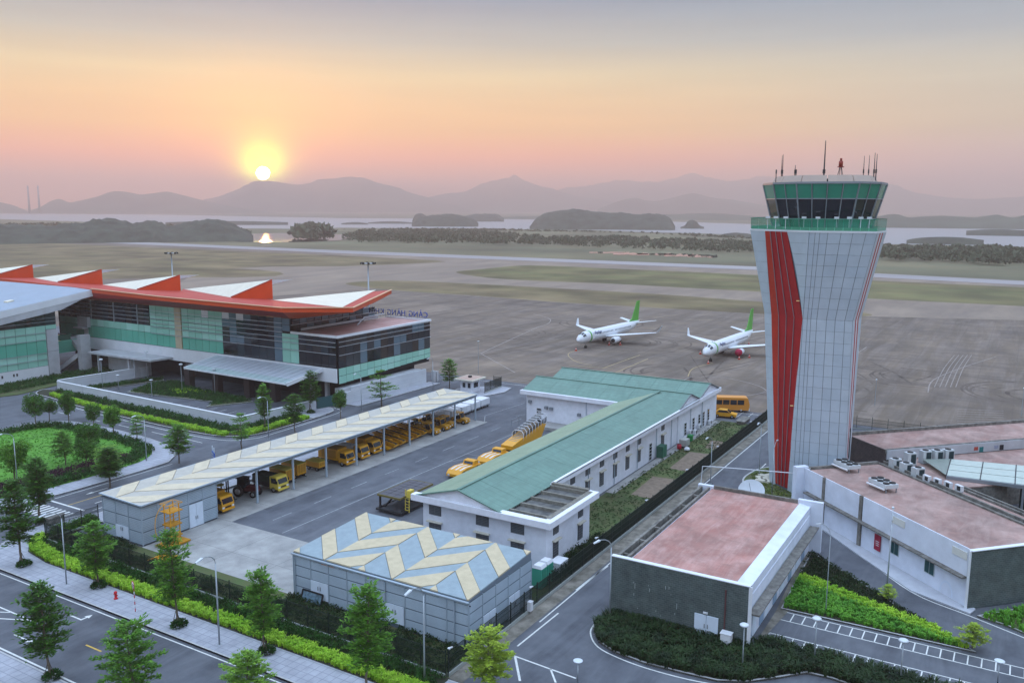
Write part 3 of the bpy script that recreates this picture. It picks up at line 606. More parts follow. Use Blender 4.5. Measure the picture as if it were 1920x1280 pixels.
for (z0, z1, mm, nm) in ((35.35,36.75,m_gglass,'cab_lower_pane'),(36.8,39.28,m_dglass,'cab_window_pane'),(39.34,41.15,m_gglass,'cab_upper_pane')):
    a, b = cring(z0), cring(z1)
    for i in range(nc):
        j = (i+1)%nc
        for k in range(panes[i]):
            u0, u1 = k/panes[i]+.012, (k+1)/panes[i]-.012
            part(nm, slabq([a[i].lerp(a[j],u0),a[i].lerp(a[j],u1),b[i].lerp(b[j],u1),b[i].lerp(b[j],u0)],.05), mm, tower)
a, b = cring(35.35,1.006), cring(41.2,1.006)
for i in range(nc):
    j = (i+1)%nc
    for k in range(panes[i]):
        u = k/panes[i]; f = MB(); f.beam(a[i].lerp(a[j],u), b[i].lerp(b[j],u), .10 if k else .16, .14); part('cab_mullion', f, m_grey, tower)
for z in (36.78, 39.31, 41.2):
    f = MB(); a = cring(z,1.008)
    for i in range(nc): f.beam(a[i], a[(i+1)%nc], .12, .12)
    part('cab_ring_beam', f, m_grey, tower)
g = MB(); a, b = cring(41.25,1.01), cring(41.4,1.01); g.add(a+b, [(i,(i+1)%nc,nc+(i+1)%nc,nc+i) for i in range(nc)]+[tuple(range(nc,2*nc)),tuple(range(nc))[::-1]]); part('roof_slab', g, m_grey, tower)
lo_, hi_ = cring(41.4,.86), cring(42.25,.80)
for i in range(nc):
    j = (i+1)%nc; npp = 2 if i == 2 else 1
    for k in range(npp):
        u0, u1 = k/npp+.012, (k+1)/npp-.012
        part('roof_parapet_panel', slabq([lo_[i].lerp(lo_[j],u0),lo_[i].lerp(lo_[j],u1),hi_[i].lerp(hi_[j],u1),hi_[i].lerp(hi_[j],u0)],.12), m_tan, tower)
g = MB(); g.poly([p-Vector((0,0,.45)) for p in hi_]); part('roof_deck', g, m_grey, tower)
# balcony floodlights
for x in (1447,1461,1478,1509,1532,1563,1584,1603,1617):
    u = (x-1532)*S_-.85; zc = 36.3
    dd = -7.6+abs(u+.85)*.28
    L_ = MB(); p = tw(u, dd, 0); L_.beam(p+Vector((0,0,35.5)), p+Vector((0,0,36.75)), .06); L_.beam(p+Vector((0,0,36.95))-T_R*.28, p+Vector((0,0,36.95))+T_R*.28, .36, .26); part('balcony_floodlight', L_, m_wht, tower)
# antennas and beacon on the roof
for x, y, w_ in ((1538.5,272,.10),(1464.8,296,.05),(1466.5,294,.05),(1455.5,320,.05),(1488.5,313,.06),(1490.5,320,.05),(1606,298,.05),(1614.5,297,.05),(1623.5,293,.06),(1627,295,.06)):
    k = (T0+T_V*0-CAM).dot(FW); zt = 38+(389.5-y)*k/FPX; u = (x-1532)*S_-.85
    A = MB(); p = tw(u, -2.0 if x < 1600 else -1.0, 0); A.tube([p+Vector((0,0,41.5)),p+Vector((0,0,42.9)),p+Vector((0,0,zt))], [w_*1.2,w_,w_*.5], 6); A.cyl((p.x,p.y), w_*1.8, 42.6, 43.1, 6); part('antenna', A, m_dgrey, tower)
A = MB(); p = tw(34*S_-.85, -3.0, 0)
for a_ in range(4): A.tube([p+Vector((.45*math.cos(a_*1.57+.6),.45*math.sin(a_*1.57+.6),41.8)), p+Vector((.12*math.cos(a_*1.57+.6),.12*math.sin(a_*1.57+.6),43.3))], .04, 5)
bs = part('beacon_stand', A, m_dgrey, tower)
A = MB(); A.cyl((p.x,p.y), .42, 43.3, 43.4, 10); A.cyl((p.x,p.y), .26, 43.4, 44.1, 10); A.cyl((p.x,p.y), .14, 44.1, 44.45, 8); part('beacon_lamp', A, mat('beacon_red', '#8d2a14', .4), tower)
# ================================================================== TERMINAL
m_mint = mat('mint_glass', '#9ad0bd', .14, spec=.6, var=.06, vscale=.25)
m_mintd = mat('mint_glass_deep', '#62b29a', .12, spec=.6, var=.06, vscale=.25)
m_blglass = mat('blue_grey_glass', '#5d7482', .08, spec=.6, var=.1, vscale=.3)
m_int = mat('dark_interior', '#17191d', .8)
m_bandw = mat('white_cladding', '#dcdfe3', .55, var=.05, vscale=.3)
m_beige = mat('beige_stone', '#b9ac92', .8, var=.08, vscale=1)
m_concw = mat('pale_concrete', '#b4b6ba', .85, var=.1, vscale=.4, var2=.08, v2scale=.1)
m_rfred = mat('roof_red', '#b03f31', .6, var=.08, vscale=.15)
m_orange = mat('fascia_orange', '#d24c1e', .45, var=.05, vscale=.3)
m_soff = mat('soffit_red_shaded', '#8e2420', .55, var=.06)  # same paint as the fascia, with the soffit's shade darkened into the colour
m_sky = mat('skylight_cream', '#e3dcc8', .5, var=.05, vscale=.6)
m_ssteel = mat('steel_bar', '#b9bfc6', .4, metal=.5)
m_pink = mat('pink_roof', '#a87f78', .9, col2='#b89690', vscale=.25, var2=.16, v2scale=.5)
add_streaks(m_pink, .6, (.3, .8, 1), lin('#c4aaa4'), .5, .2)
term = thing('terminal_building', 'long glass terminal with orange sawtooth roof and cream skylights', 'terminal', (138,150,0))
FX = 123.5
g = MB(); g.box(FX+.35, 146, 125.3, 204, 4.0, 16.0); g.box(124.2, 153.9, 113.35, 125.3, 3.95, 13.0); g.box(127.5, 150, 114.5, 204, 0, 4.0)
part('inner_body', g, m_int, term)
def vary(m): return tr.choice(m_dgl) if m is m_dglass else tr.choice(m_mnt) if m is m_mint else m
def xpane(x, y0, y1, z0, z1, m, name='glass_pane', gap=.04, parent=None, th=.06):
    m = vary(m); e = tr.uniform(-.02,.02) if th < .1 else 0; x += e; g = MB(); g.box(x-th/2, x+th/2, y0+gap, y1-gap, z0+gap, z1-gap); return part(name, g, m, parent or term)
def ypane(y, x0, x1, z0, z1, m, name='glass_pane', gap=.04, parent=None, th=.06):
    m = vary(m); y += tr.uniform(-.02,.02); g = MB(); g.box(x0+gap, x1-gap, y-th/2, y+th/2, z0+gap, z1-gap); return part(name, g, m, parent or term)
tr = random.Random(11); CW = 2.15
m_dgl = [m_dglass, mat('dark_glass_b', '#1d2a34', .05, spec=.7), mat('dark_glass_c', '#0f141a', .04, spec=.7), mat('dark_glass_d', '#2a363e', .08, spec=.6), mat('dark_glass_e', '#33302f', .1, spec=.6)]
m_mnt = [m_mint, mat('mint_glass_b', '#92c9b6', .14, spec=.6), mat('mint_glass_c', '#a5d6c6', .12, spec=.6)]
ycols = [144.8+CW*k for k in range(28)]
for k, y0 in enumerate(ycols[:-1]):
    y1 = y0+CW
    if 157.2 < (y0+y1)/2 < 160.0:
        g = MB(); g.box(FX-.25, FX+.1, y0+.05, y1-.05, 7.1, 16.1); part('stone_pier', g, m_beige, term); continue
    xpane(FX, y0, y1, 7.1, 9.85, m_mintd)
    if y0 < 168.4:
        zs = [9.85, 11.4, 12.95, 14.5, 16.1]
        for a, b in zip(zs, zs[1:]): xpane(FX, y0, y1, a, b, m_mint if not (a > 14 and tr.random() < .12) else m_bandw)
    else:
        xpane(FX, y0, y1, 9.85, 11.5, m_mint); xpane(FX, y0, y1, 11.55, 16.1, m_dglass, 'dark_window')
for k in range(4):
    y0 = 136.2+CW*k
    for a, b in ((9.85,11.6),(11.6,13.2),(13.2,14.7),(14.7,16.1)):
        mm = m_blglass if tr.random() < .55 else m_dglass
        if (k, a) in ((1,14.7),(3,14.7)): mm = m_bandw
        xpane(FX, y0, y0+CW, a, b, mm)
    xpane(FX, y0, y0+CW, 7.1, 9.85, m_dglass, 'dark_window')
for k in range(3):
    y0 = 129.6+2.2*k
    xpane(FX, y0, y0+2.2, 7.1, 9.85, m_dglass, 'dark_window'); xpane(FX, y0, y0+2.2, 9.85, 13, m_dglass, 'dark_window'); xpane(FX, y0, y0+2.2, 13, 16.1, m_dglass, 'dark_window')
for z0, z1 in ((7.1,9.85),(9.85,13.0),(13.0,16.1)): xpane(FX, 127.4, 129.6, z0, z1, m_blglass)
for z0, z1 in ((13.4,14.7),(14.7,16.0)): xpane(FX, 125.2, 127.4, z0, z1, m_blglass)
for y0 in (122.9, 125.15):
    for z0, z1 in ((7.1,9.85),(9.85,13.0)): xpane(FX, y0, y0+2.25, z0, z1, m_mint)
for k in range(5):
    y0 = 113.1+1.96*k
    for z0, z1 in ((7.1,9.6),(9.6,11.3),(11.3,13.0)): xpane(FX, y0, y0+1.96, z0, z1, m_dglass, 'dark_window')
# silver bars in front of the glass
for z, y0, y1 in ((9.85,113,168),(11.3,113,168),(12.2,113,168),(13.2,127,168),(14.1,127,168),(15.0,127,168),(12.4,168.5,203),(13.3,168.5,203),(14.2,168.5,203),(15.1,168.5,203)):
    g = MB(); g.beam((FX-.28,y0,z),(FX-.28,y1,z), .12, .10); part('sun_bar', g, m_ssteel, term)
for y in (172.6,181.2,189.8):
    g = MB(); g.beam((FX-.2,y,11.5),(FX-.2,y,16), .18, .18); part('bar_post', g, m_ssteel, term)
for k in range(21):      # white band
    y0 = 113.0+4.33*k; xpane(FX-.05, y0, y0+4.33, 4.25, 7.05, m_bandw, 'band_panel', .02, th=.3)
# side of the glass box
NX = 14; CX_ = (153.9-124.0)/NX
for k in range(NX):
    x0 = 124.0+k*CX_; zb = 3.95+k*.075
    ypane(113.0, x0, x0+CX_, zb, 5.5+.03*k, m_mint); ypane(113.0, x0, x0+CX_, 5.5+.03*k, 7.05, m_mint)
    for z0, z1 in ((7.1,9.6),(9.6,11.3),(11.3,13.0)): ypane(113.0, x0, x0+CX_, z0, z1, m_dglass if tr.random() < .85 else m_blglass, 'dark_window')
    xpane(153.95, 113.1+k*.85, 113.95+k*.85, 5, 13, m_blglass) if k < 13 else None
for z in (9.6,11.3,12.2):
    g = MB(); g.beam((124,112.75,z),(153.9,112.75,z), .1, .10); part('sun_bar', g, m_ssteel, term)
g = MB(); g.box(123.6,154.2,112.8,113.3,13.0,13.45); g.box(123.6,124.0,113.3,125.2,13.0,13.45); g.box(153.8,154.2,113.3,125.2,13.0,13.45); part('box_coping', g, m_bandw, term)
g = MB(); g.box(124.0,153.8,113.3,125.3,12.9,13.08); part('box_roof', g, m_pink, term)
g = MB(); g.beam((126,124.6,13.6),(150,124.6,13.6),.18,.5); g.tube([(140,122,13.1),(143.5,123,14.3),(151,123.6,14.3)], .12, 6); part('roof_pipe', g, m_ssteel, term)
for k in range(12):      # windows of the upper volume over the box roof
    x0 = 124.0+k*2.15
    for z0, z1 in ((13.5,14.7),(14.7,16.0)): ypane(125.2, x0, x0+2.15, z0, z1, m_dglass if (k+int(z0)) % 3 else m_blglass, 'upper_window', .1)
g = MB(); g.beam((123.6,124.95,14.7),(150,124.95,14.7),.1,.1); part('sun_bar', g, m_ssteel, term)
# stone side wall and recessed ground floor
m_stone = mat('stone_wall', '#c0c5cc', .8, col2='#d2d6da', vscale=1.2, vstretch=(.1,.1,6), var2=.06, v2scale=.4)
for k in range(8):
    z0 = .0+k*.4; g = MB(); dx = 0 if k < 6 else 2.0
    g.hexa([(124.2+dx,111.9,z0),(149.4,110.8,z0),(149.4,111.2,z0),(124.2+dx,112.3,z0)], [(124.2+dx,111.9,z0+.38),(149.4,110.8,z0+.38),(149.4,111.2,z0+.38),(124.2+dx,112.3,z0+.38)]); part('stone_course', g, m_stone, term)
g = MB(); g.box(124.3,149.3,112.2,114.4,0,3.0); part('stone_core', g, m_concw, term)
for y in (117,121):
    g = MB(); g.box(125,125.7,y,y+.7,0,4.2); part('ground_column', g, m_concw, term)
# ---- roof
ZR = 19.0
fr = [gp(530,577.5,ZR), gp(300,556.3,ZR), gp(170,541.5,ZR)]; kink = gp(662,577,ZR); tip = gp(734,543.5,ZR)
fl = fr[2]+(fr[2]-fr[1])*1.6
poly = [kink, tip, gp(514,563,ZR)+Vector((.5,.5,0)), gp(344,541.5,ZR), gp(340,545,ZR)+Vector((.5,.5,0)), gp(192.5,533,ZR), gp(64,520.5,ZR), gp(-75,511,ZR), fl, fr[2], fr[1], fr[0]]
g = MB(); g.m = 0; n = len(poly)
g.poly(poly); g.m = 1
for i in range(n): a, b = poly[i], poly[(i+1)%n]; g.poly([a-Vector((0,0,.85)), b-Vector((0,0,.85)), b, a])
part('roof_deck', g, [m_rfred, m_orange], term)
wl = [Vector((FX,125.2,16.1)), Vector((FX,158,16.1)), Vector((FX,204,16.1))]; dz = Vector((0,0,.85))
g = MB(); g.poly([fr[0]-dz, wl[0], wl[1], fr[1]-dz]); g.poly([fr[1]-dz, wl[1], wl[2], fl-dz]); part('soffit', g, m_soff, term)
g = MB(); w2 = Vector((FX,125.2,16.1)); w3 = Vector((150,125.2,16.9))
g.poly([kink-dz, w2+Vector((.6,-1.6,0)), fr[0]-dz]); g.poly([tip-dz, w3, w2+Vector((.6,-1.6,0)), kink-dz]); g.poly([w2+Vector((.6,-1.6,0)), wl[0], fr[0]-dz]); part('end_fascia', g, m_orange, term)
g = MB()
for a, b in ((fr[2],fr[1]),(fr[1],fr[0]),(fr[0],kink),(kink,tip)): g.beam(a+Vector((0,0,.06)), b+Vector((0,0,.06)), .35, .14)
part('roof_edge_trim', g, mat('trim_pale', '#e0b48e', .5), term)
def tooth(A, B, D, hgt):
    A, B, D = gp(*A, ZR), gp(*B, ZR), gp(*D, ZR); C = D+Vector((0,0,hgt)); e = Vector((0,0,.02))
    g = MB(); g.add([A+e,B+e,C], [(0,2,1),(0,1,2)]); 
    nn = 9; sk = MB()
    for k in range(nn):      # standing panels of the skylight
        u0, u1 = k/nn+.004, (k+1)/nn-.004; p0, p1 = A.lerp(B,u0), A.lerp(B,u1)
        a0, a1 = A.lerp(C,u0), A.lerp(C,u1); b0, b1 = A.lerp(B,u0), A.lerp(B,u1)
        pp = MB(); up = Vector((0,0,.06)); pts = [a0+up,a1+up,b1+up,b0+up]
        pp.add(pts+[p-Vector((0,0,.05)) for p in pts], [(0,1,2,3),(0,4,5,1),(1,5,6,2),(2,6,7,3),(3,7,4,0)]); part('skylight_panel', pp, m_sky, term)
    r = MB(); r.add([A,D,C,B], [(0,1,2),(1,3,2)]); part('tooth_cheek', r, m_orange, term)
    t_ = MB(); t_.beam(A+Vector((0,0,.15)), C+Vector((0,0,.1)), .14, .18); part('tooth_trim', t_, m_rfred, term)
    s = MB(); d = (C-A).normalized();
    s.add([C, C-Vector((0,0,.8)), C+Vector((2.6,-3.4,.12))], [(0,1,2),(2,1,0)]); part('roof_spike', s, m_bandw, term)
tooth((433,558),(345,542.5),(511.6,561), 4.0)
tooth((256.7,543.3),(193.5,534),(339,545), 3.5)
tooth((108.3,529.3),(65,521.6),(192.7,533.3), 3.6)
tooth((-25,521),(-70,512),(63,520.6), 3.4)
A, B, C = gp(641,576.7,ZR), gp(513.6,563,ZR), gp(705,544,ZR)+Vector((0,0,.02))
for k in range(10):
    u0, u1 = k/10+.004, (k+1)/10-.004; up = Vector((0,0,.07)); pp = MB()
    pts = [A.lerp(C,u0)+up, A.lerp(C,u1)+up, A.lerp(B,u1)+up, A.lerp(B,u0)+up]
    pp.add(pts+[p-Vector((0,0,.06)) for p in pts], [(0,1,2,3),(0,4,5,1),(1,5,6,2),(2,6,7,3),(3,7,4,0)]); part('skylight_panel', pp, m_sky, term)
# ---- roof letters facing the apron
def text_mesh(s, size, ext, m):
    cu = bpy.data.curves.new('lettering', 'FONT'); cu.body = s; cu.size = size; cu.extrude = ext
    to = bpy.data.objects.new('lettering', cu); COL.objects.link(to); dg = bpy.context.evaluated_depsgraph_get()
    me = bpy.data.meshes.new_from_object(to.evaluated_get(dg)); bpy.data.objects.remove(to); me.materials.clear(); me.materials.append(m); return me
m_blue = mat('letter_blue', '#2b4a9c', .5)
yy = 113.6
for ch in 'CẢNG HÀNG KHÔNG QUỐC TẾ':
    if ch == ' ': yy += .75; continue
    me = text_mesh(ch, 1.75, .06, m_blue); wd = max(v.co.x for v in me.vertices)
    piece('roof_letter', me, term, (154.0, yy, 13.75), (R_(90), 0, R_(90))); yy += wd+.18
g = MB(); g.beam((153.95,113.2,13.62),(153.95,131,13.62),.12,.1)
for k in range(12): g.beam((153.9,113.5+k*1.5,13.1),(153.9,113.5+k*1.5,14.9),.06,.06)
part('letter_frame', g, m_grey, term)
# ---- porte cochere
m_cop = mat('canopy_metal', '#c0c7d0', .5, metal=.3, var=.06, vscale=.5)
cf = [gp(345,688.5,5.0), gp(537.5,719,5.0)]; cb = [Vector((FX-.2,146.6,6.75)), Vector((FX-.2,116.6,6.75))]
mid = [cf[0].lerp(cb[0],.22)+Vector((0,0,.1)), cf[1].lerp(cb[1],.22)+Vector((0,0,.1))]
nn = 16
for k in range(nn):
    u0, u1 = k/nn+.003, (k+1)/nn-.003; th = Vector((0,0,.25))
    q = [mid[0].lerp(mid[1],u0), mid[0].lerp(mid[1],u1), cb[0].lerp(cb[1],u1), cb[0].lerp(cb[1],u0)]
    pp = MB(); pp.add(q+[p-th for p in q], [(0,1,2,3),(0,4,5,1),(1,5,6,2),(2,6,7,3),(3,7,4,0),(7,6,5,4)]); part('canopy_sheet', pp, m_cop, term)
    q = [cf[0].lerp(cf[1],u0), cf[0].lerp(cf[1],u1), mid[0].lerp(mid[1],u1), mid[0].lerp(mid[1],u0)]; th = Vector((0,0,.08))
    pp = MB(); pp.add(q+[p-th for p in q], [(0,1,2,3),(0,4,5,1),(1,5,6,2),(2,6,7,3),(3,7,4,0),(7,6,5,4)]); part('canopy_glass', pp, mat('canopy_glass', '#a9bcbc', .15, spec=.6), term)
g = MB(); g.beam(cf[0]-Vector((0,0,.15)), cf[1]-Vector((0,0,.15)), .2, .3); g.beam(cf[1]-Vector((0,0,.2)), cb[1]-Vector((0,0,.2)), .3, .7); g.beam(cf[0]-Vector((0,0,.2)), cb[0]-Vector((0,0,.2)), .3, .5); part('canopy_beam', g, m_bandw, term)
m_brown = mat('dark_brown_column', '#3a2f30', .6)
for y in (150.8,142.1,132.8,125.5):
    g = MB(); g.box(118.6,120.0,y-.8,y+.8,0,5.0); part('canopy_column', g, m_brown, term)
# low wing canopy and outside stair
g = MB(); g.prism([(118.2,162),(FX-.2,161),(FX-.2,183.5),(117.6,183.5)], 4.55, 4.95); part('side_canopy', g, m_concw, term)
for y in (170,181): 
    g = MB(); g.box(118.6,119.0,y,y+.5,0,4.5); part('side_canopy_post', g, m_concw, term)
g = MB(); g.box(119.2,FX,169,169.3,.1,4.5); g.box(121,FX,172,181,.1,4.5); part('side_canopy_wall', g, m_concw, term)
g = MB(); g.box(117.2,119.6,185.2,186.6,0,8.6); part('stair_tower', g, m_concw, term)
g = MB()
for p0, p1 in (((120,192.5,6.9),(118.4,186.5,4.6)),((118.4,186.5,4.3),(116,191.5,.4))):
    a, b = Vector(p0), Vector(p1); s = Vector((.9,.3,0)); g.hexa([a-s-Vector((0,0,.5)),b-s-Vector((0,0,.5)),b+s-Vector((0,0,.5)),a+s-Vector((0,0,.5))],[a-s+Vector((0,0,.6)),b-s+Vector((0,0,.6)),b+s+Vector((0,0,.6)),a+s+Vector((0,0,.6))])
part('stair_flight', g, m_concw, term)
g = MB(); g.box(122.6,FX+.1,190.6,194.4,9.4,11.9); g.box(121.4,122.7,190.6,194.4,9.2,9.5); part('stair_door_hood', g, m_concw, term)
g = MB(); g.box(FX-.12,FX-.05,191.6,193.2,7.0,9.1); part('stair_door', g, m_bandw, term)
# ---- left hall
hall = thing('departure_hall', 'grey sloping-roofed hall with mint glass wall at the left edge', 'terminal hall', (100,200,0))
HY = 187.5
g = MB(); g.box(70,113.0,HY+.3,240,0,15.3); part('inner_body', g, m_int, hall)
for k in range(14):
    x1 = 110.55-k*2.25; x0 = x1-2.25
    for z0, z1 in ((2.5,4.0),(4.0,5.4),(5.4,8.4),(8.4,10.0),(10.0,11.6)): ypane(HY, x0, x1, z0, z1, m_mint if (z0 != 5.4) else m_mintd, parent=hall)
    ypane(HY, x0, x1, 11.6, 15.3, m_dglass, 'dark_window', parent=hall)
for z0, z1 in ((10.6,11.6),): ypane(HY, 110.6, 113.1, z0, z1, m_mint, parent=hall)
ypane(HY, 110.6, 113.1, 11.6, 15.3, m_dglass, 'dark_window', parent=hall)
g = MB(); g.box(110.6,113.15,HY-.3,HY+.3,0,5.6); g.box(110.6,113.15,HY-.3,HY+.3,5.65,10.55); part('corner_pier', g, m_concw, hall)
g = MB(); g.box(75,110.5,HY-.15,HY+.2,0,2.45); part('base_wall', g, m_bandw, hall)
for x in (99.2,100,102.5,103.2,95.5): 
    g = MB(); g.box(x,x+.35,HY-.2,HY-.1,1.2,1.8); part('vent', g, m_dgrey, hall)
for z in (4.0,5.4,8.4,10.0,12.4,13.2,14.2):
    g = MB(); g.beam((76,HY-.2,z),(112.8,HY-.2,z),.1,.08); part('sun_bar', g, m_ssteel, hall)
for k in range(6):
    y0 = HY+.2+k*2.7; xpane(113.1, y0, y0+2.7, 4.2, 7.2, m_mintd, parent=hall); xpane(113.1, y0, y0+2.7, 7.3, 11.5, m_dglass, 'dark_window', parent=hall); xpane(113.1, y0, y0+2.7, 11.5, 15.2, m_dglass, 'dark_window', parent=hall)
g = MB(); g.box(113,123.4,198.5,199,4.0,7.3); part('link_wall', g, m_mintd, hall)
g = MB(); g.box(113.2,123.4,HY+3.6,HY+4.0,4.2,7.1); part('link_glass', g, m_mintd, hall)
def hz_(x): return 16.0+(x-101)*2.9/21
m_gr = mat('grey_roof', '#93a0ae', .55, metal=.2, var=.06, vscale=.3)
g = MB(); P_ = [(78,HY-1.8),(122.1,HY-1.8),(122.1,262),(78,262)]
g.m = 0; g.poly([(x,y,hz_(x)) for x, y in P_]); g.m = 1
for i in range(4): a, b = P_[i], P_[(i+1)%4]; g.poly([(a[0],a[1],hz_(a[0])-1.5),(b[0],b[1],hz_(b[0])-1.5),(b[0],b[1],hz_(b[0])),(a[0],a[1],hz_(a[0]))])
g.poly([(x,y,hz_(x)-1.5) for x, y in P_][::-1]); part('roof', g, [m_gr, m_bandw], hall)
g = MB(); g.poly([(78,HY-1.8,hz_(78)-1.5),(119,HY-1.8,hz_(119)-1.5),(113.1,HY,15.2),(78,HY,12.6)]); g.poly([(78,HY-1.75,hz_(78)-3),(113.6,HY-1.75,14.9),(119,HY-1.75,hz_(119)-1.5),(78,HY-1.75,hz_(78)-1.5)]); part('soffit', g, m_concw, hall)
for x0, x1, y0, y1 in ((95,105,197,199.5),(106,107.5,193.5,195)):
    g = MB(); g.hexa([(x0,y0,hz_(x0)),(x1,y0,hz_(x1)),(x1,y1,hz_(x1)),(x0,y1,hz_(x0))],[(x0,y0,hz_(x0)+.3),(x1,y0,hz_(x1)+.3),(x1,y1,hz_(x1)+.3),(x0,y1,hz_(x0)+.3)]); part('roof_light', g, m_sky, hall)
# ---- forecourt wall
fw = thing('boundary_wall', 'pale horizontally clad wall round the terminal forecourt', 'wall', (101,140,0))
pts = [(122.6,169.0),(102.6,171.1),(100.7,115.3),(118.0,113.6)]
for (a, b), hh in zip(zip(pts, pts[1:]), (2.2,2.0,1.9)):
    a, b = Vector((*a,0)), Vector((*b,0)); d = b-a; nseg = max(2, int(d.length/9))
    for r_ in range(5):
        z0, z1 = hh*r_/5, hh*(r_+1)/5-.025
        for k in range(nseg):
            g = MB(); g.beam(a+d*(k/nseg+.0008)+Vector((0,0,(z0+z1)/2)), a+d*((k+1)/nseg-.0008)+Vector((0,0,(z0+z1)/2)), .4, z1-z0); part('wall_course', g, m_stone, fw)
    g = MB(); g.beam(a+Vector((0,0,hh+.03)), b+Vector((0,0,hh+.03)), .5, .08); part('wall_coping', g, m_bandw, fw)
gate = thing('sliding_gate', 'blue-green barred gate beside the forecourt wall', 'gate', (121,112.8,0))
for k in range(16):
    g = MB(); x = 118.3+k*.37; y = 113.4-k*.09; g.beam((x,y,.1),(x,y,2.3),.06); part('gate_bar', g, mat('gate_green', '#2c5658', .5), gate)
g = MB(); g.beam((118.2,113.4,.25),(123.9,112.0,.25),.08,.12); g.beam((118.2,113.4,2.25),(123.9,112.0,2.25),.08,.12); g.beam((118.2,113.4,1.2),(123.9,112.0,1.2),.04,1.9); part('gate_frame', g, mat('gate_green', '#2c5658', .5), gate)
# ================================================================== YARD BUILDINGS
m_cream = mat('cream_sheet', '#c2b394', .7, var=.08, vscale=1.2, bump=.2, bscale=3)
m_bsheet = mat('blue_sheet', '#8d9ca2', .65, var=.08, vscale=1.2, bump=.2, bscale=3)
m_pale = mat('pale_sheet', '#b3aea3', .7, var=.08, vscale=1.0)
m_cream2 = mat('cream_sheet_light', '#c9bca2', .7, var=.08, vscale=.8)
m_slat = mat('grey_louvre', '#a3b3bf', .55, metal=.25, var=.06, vscale=.6)
m_slatd = mat('louvre_back', '#6c7a86', .8)
m_pframe = mat('pale_frame', '#a9b8c4', .55, metal=.2)
m_door = mat('pale_blue_door', '#d3dfec', .55, var=.04)
def clip_x(poly, x0, x1):
    def cl(pl, x, keep):
        out = []
        for i in range(len(pl)):
            a, b = pl[i], pl[(i+1)%len(pl)]; ia, ib = keep(a[0]), keep(b[0])
            if ia: out.append(a)
            if ia != ib: t = (x-a[0])/(b[0]-a[0]); out.append((x, a[1]+(b[1]-a[1])*t))
        return out
    p = cl(poly, x0, lambda v: v >= x0)
    return cl(p, x1, lambda v: v <= x1) if len(p) > 2 else []
def chevron_roof(parent, x0, x1, ys, zf, widths, mats, phase=0.0, first=-1):
    """flat herringbone roof: bands between the ys, alternating panels of the two widths"""
    per = sum(widths); s = first; off = phase
    for bi, (ya, yb) in enumerate(zip(ys, ys[1:])):     # ya > yb
        dy = ya-yb; sh = s*dy
        x = x0-per*4+off
        while x < x1+per*4:
            for wi, wd in enumerate(widths):
                a, b = x+.03, x+wd-.03; x += wd
                pl = clip_x([(a,ya-.03),(a+sh,yb+.03),(b+sh,yb+.03),(b,ya-.03)], x0, x1)
                if len(pl) < 3: continue
                lift = .05*(wi if s < 0 else 1-wi)
                g = MB(); n = len(pl); top = [(p[0],p[1],zf(*p)+.08+lift) for p in pl]; bot = [(p[0],p[1],zf(*p)) for p in pl]
                g.add(top+bot, [tuple(range(n))]+[(i,n+i,n+(i+1)%n,(i+1)%n) for i in range(n)]); part('roof_panel', g, mats[wi] if s < 0 else mats[1-wi], parent)
        off += sh; s = -s
def louvre_panel(parent, p0, p1, z0, z1, slats, depth=.05):
    """one sheet of horizontal louvres between two plan points"""
    g = MB(); a, b = Vector((*p0,0)), Vector((*p1,0)); d = (b-a).normalized(); n = Vector((d.y,-d.x,0)); a += d*.03; b -= d*.03
    g.m = 1; g.poly([a+Vector((0,0,z0)),b+Vector((0,0,z0)),b+Vector((0,0,z1)),a+Vector((0,0,z1))]); g.m = 0
    h = (z1-z0-.05)/slats
    for k in range(slats):
        z = z0+.03+k*h; g.poly([a+n*depth+Vector((0,0,z)), b+n*depth+Vector((0,0,z)), b+n*.012+Vector((0,0,z+h*.8)), a+n*.012+Vector((0,0,z+h*.8))])
    return part('louvre_panel', g, [m_slat, m_slatd], parent)
def louvre_wall(parent, p0, p1, height, cols, rows, opens=()):
    a, b = Vector((*p0,0)), Vector((*p1,0)); d = b-a
    for c in range(cols):
        for r in range(rows):
            if (c, r) in opens: continue
            u0, u1 = a+d*(c/cols), a+d*((c+1)/cols); louvre_panel(parent, u0[:2], u1[:2], .12+(height-.12)*r/rows, .12+(height-.12)*(r+1)/rows-.05, 7)
    nrm_ = Vector((d.normalized().y, -d.normalized().x, 0))
    for c in range(cols+1):
        q = a+d*(c/cols)+nrm_*.05; f = MB(); f.beam(q, q+Vector((0,0,height)), .07, .07); part('wall_stud', f, m_pframe, parent)
def leaf_door(parent, p0, p1, z0, z1, leaves=2, m=None):
    a, b = Vector((*p0,0)), Vector((*p1,0)); d = b-a; n = Vector((d.normalized().y,-d.normalized().x,0))
    for k in range(leaves):
        u0, u1 = a+d*(k/leaves+.008), a+d*((k+1)/leaves-.008); g = MB(); g.beam((u0+u1)/2+n*.06+Vector((0,0,z0)), (u0+u1)/2+n*.06+Vector((0,0,z1)), (u1-u0).length if abs(d.x) < abs(d.y) else .06, .06 if abs(d.x) < abs(d.y) else (u1-u0).length)
        q = MB(); q.hexa([u0+n*.02+Vector((0,0,z0)),u1+n*.02+Vector((0,0,z0)),u1+n*.1+Vector((0,0,z0)),u0+n*.1+Vector((0,0,z0))],[u0+n*.02+Vector((0,0,z1)),u1+n*.02+Vector((0,0,z1)),u1+n*.1+Vector((0,0,z1)),u0+n*.1+Vector((0,0,z1))])
        o = part('door_leaf', q, m or m_door, parent)
        h = MB(); e = u1-(u1-u0)*.12 if k == 0 else u0+(u1-u0)*.12; h.beam(e+n*.14+Vector((0,0,z0+.9)), e+n*.14+Vector((0,0,z0+1.3)), .04); part('handle', h, m_dgrey, o)
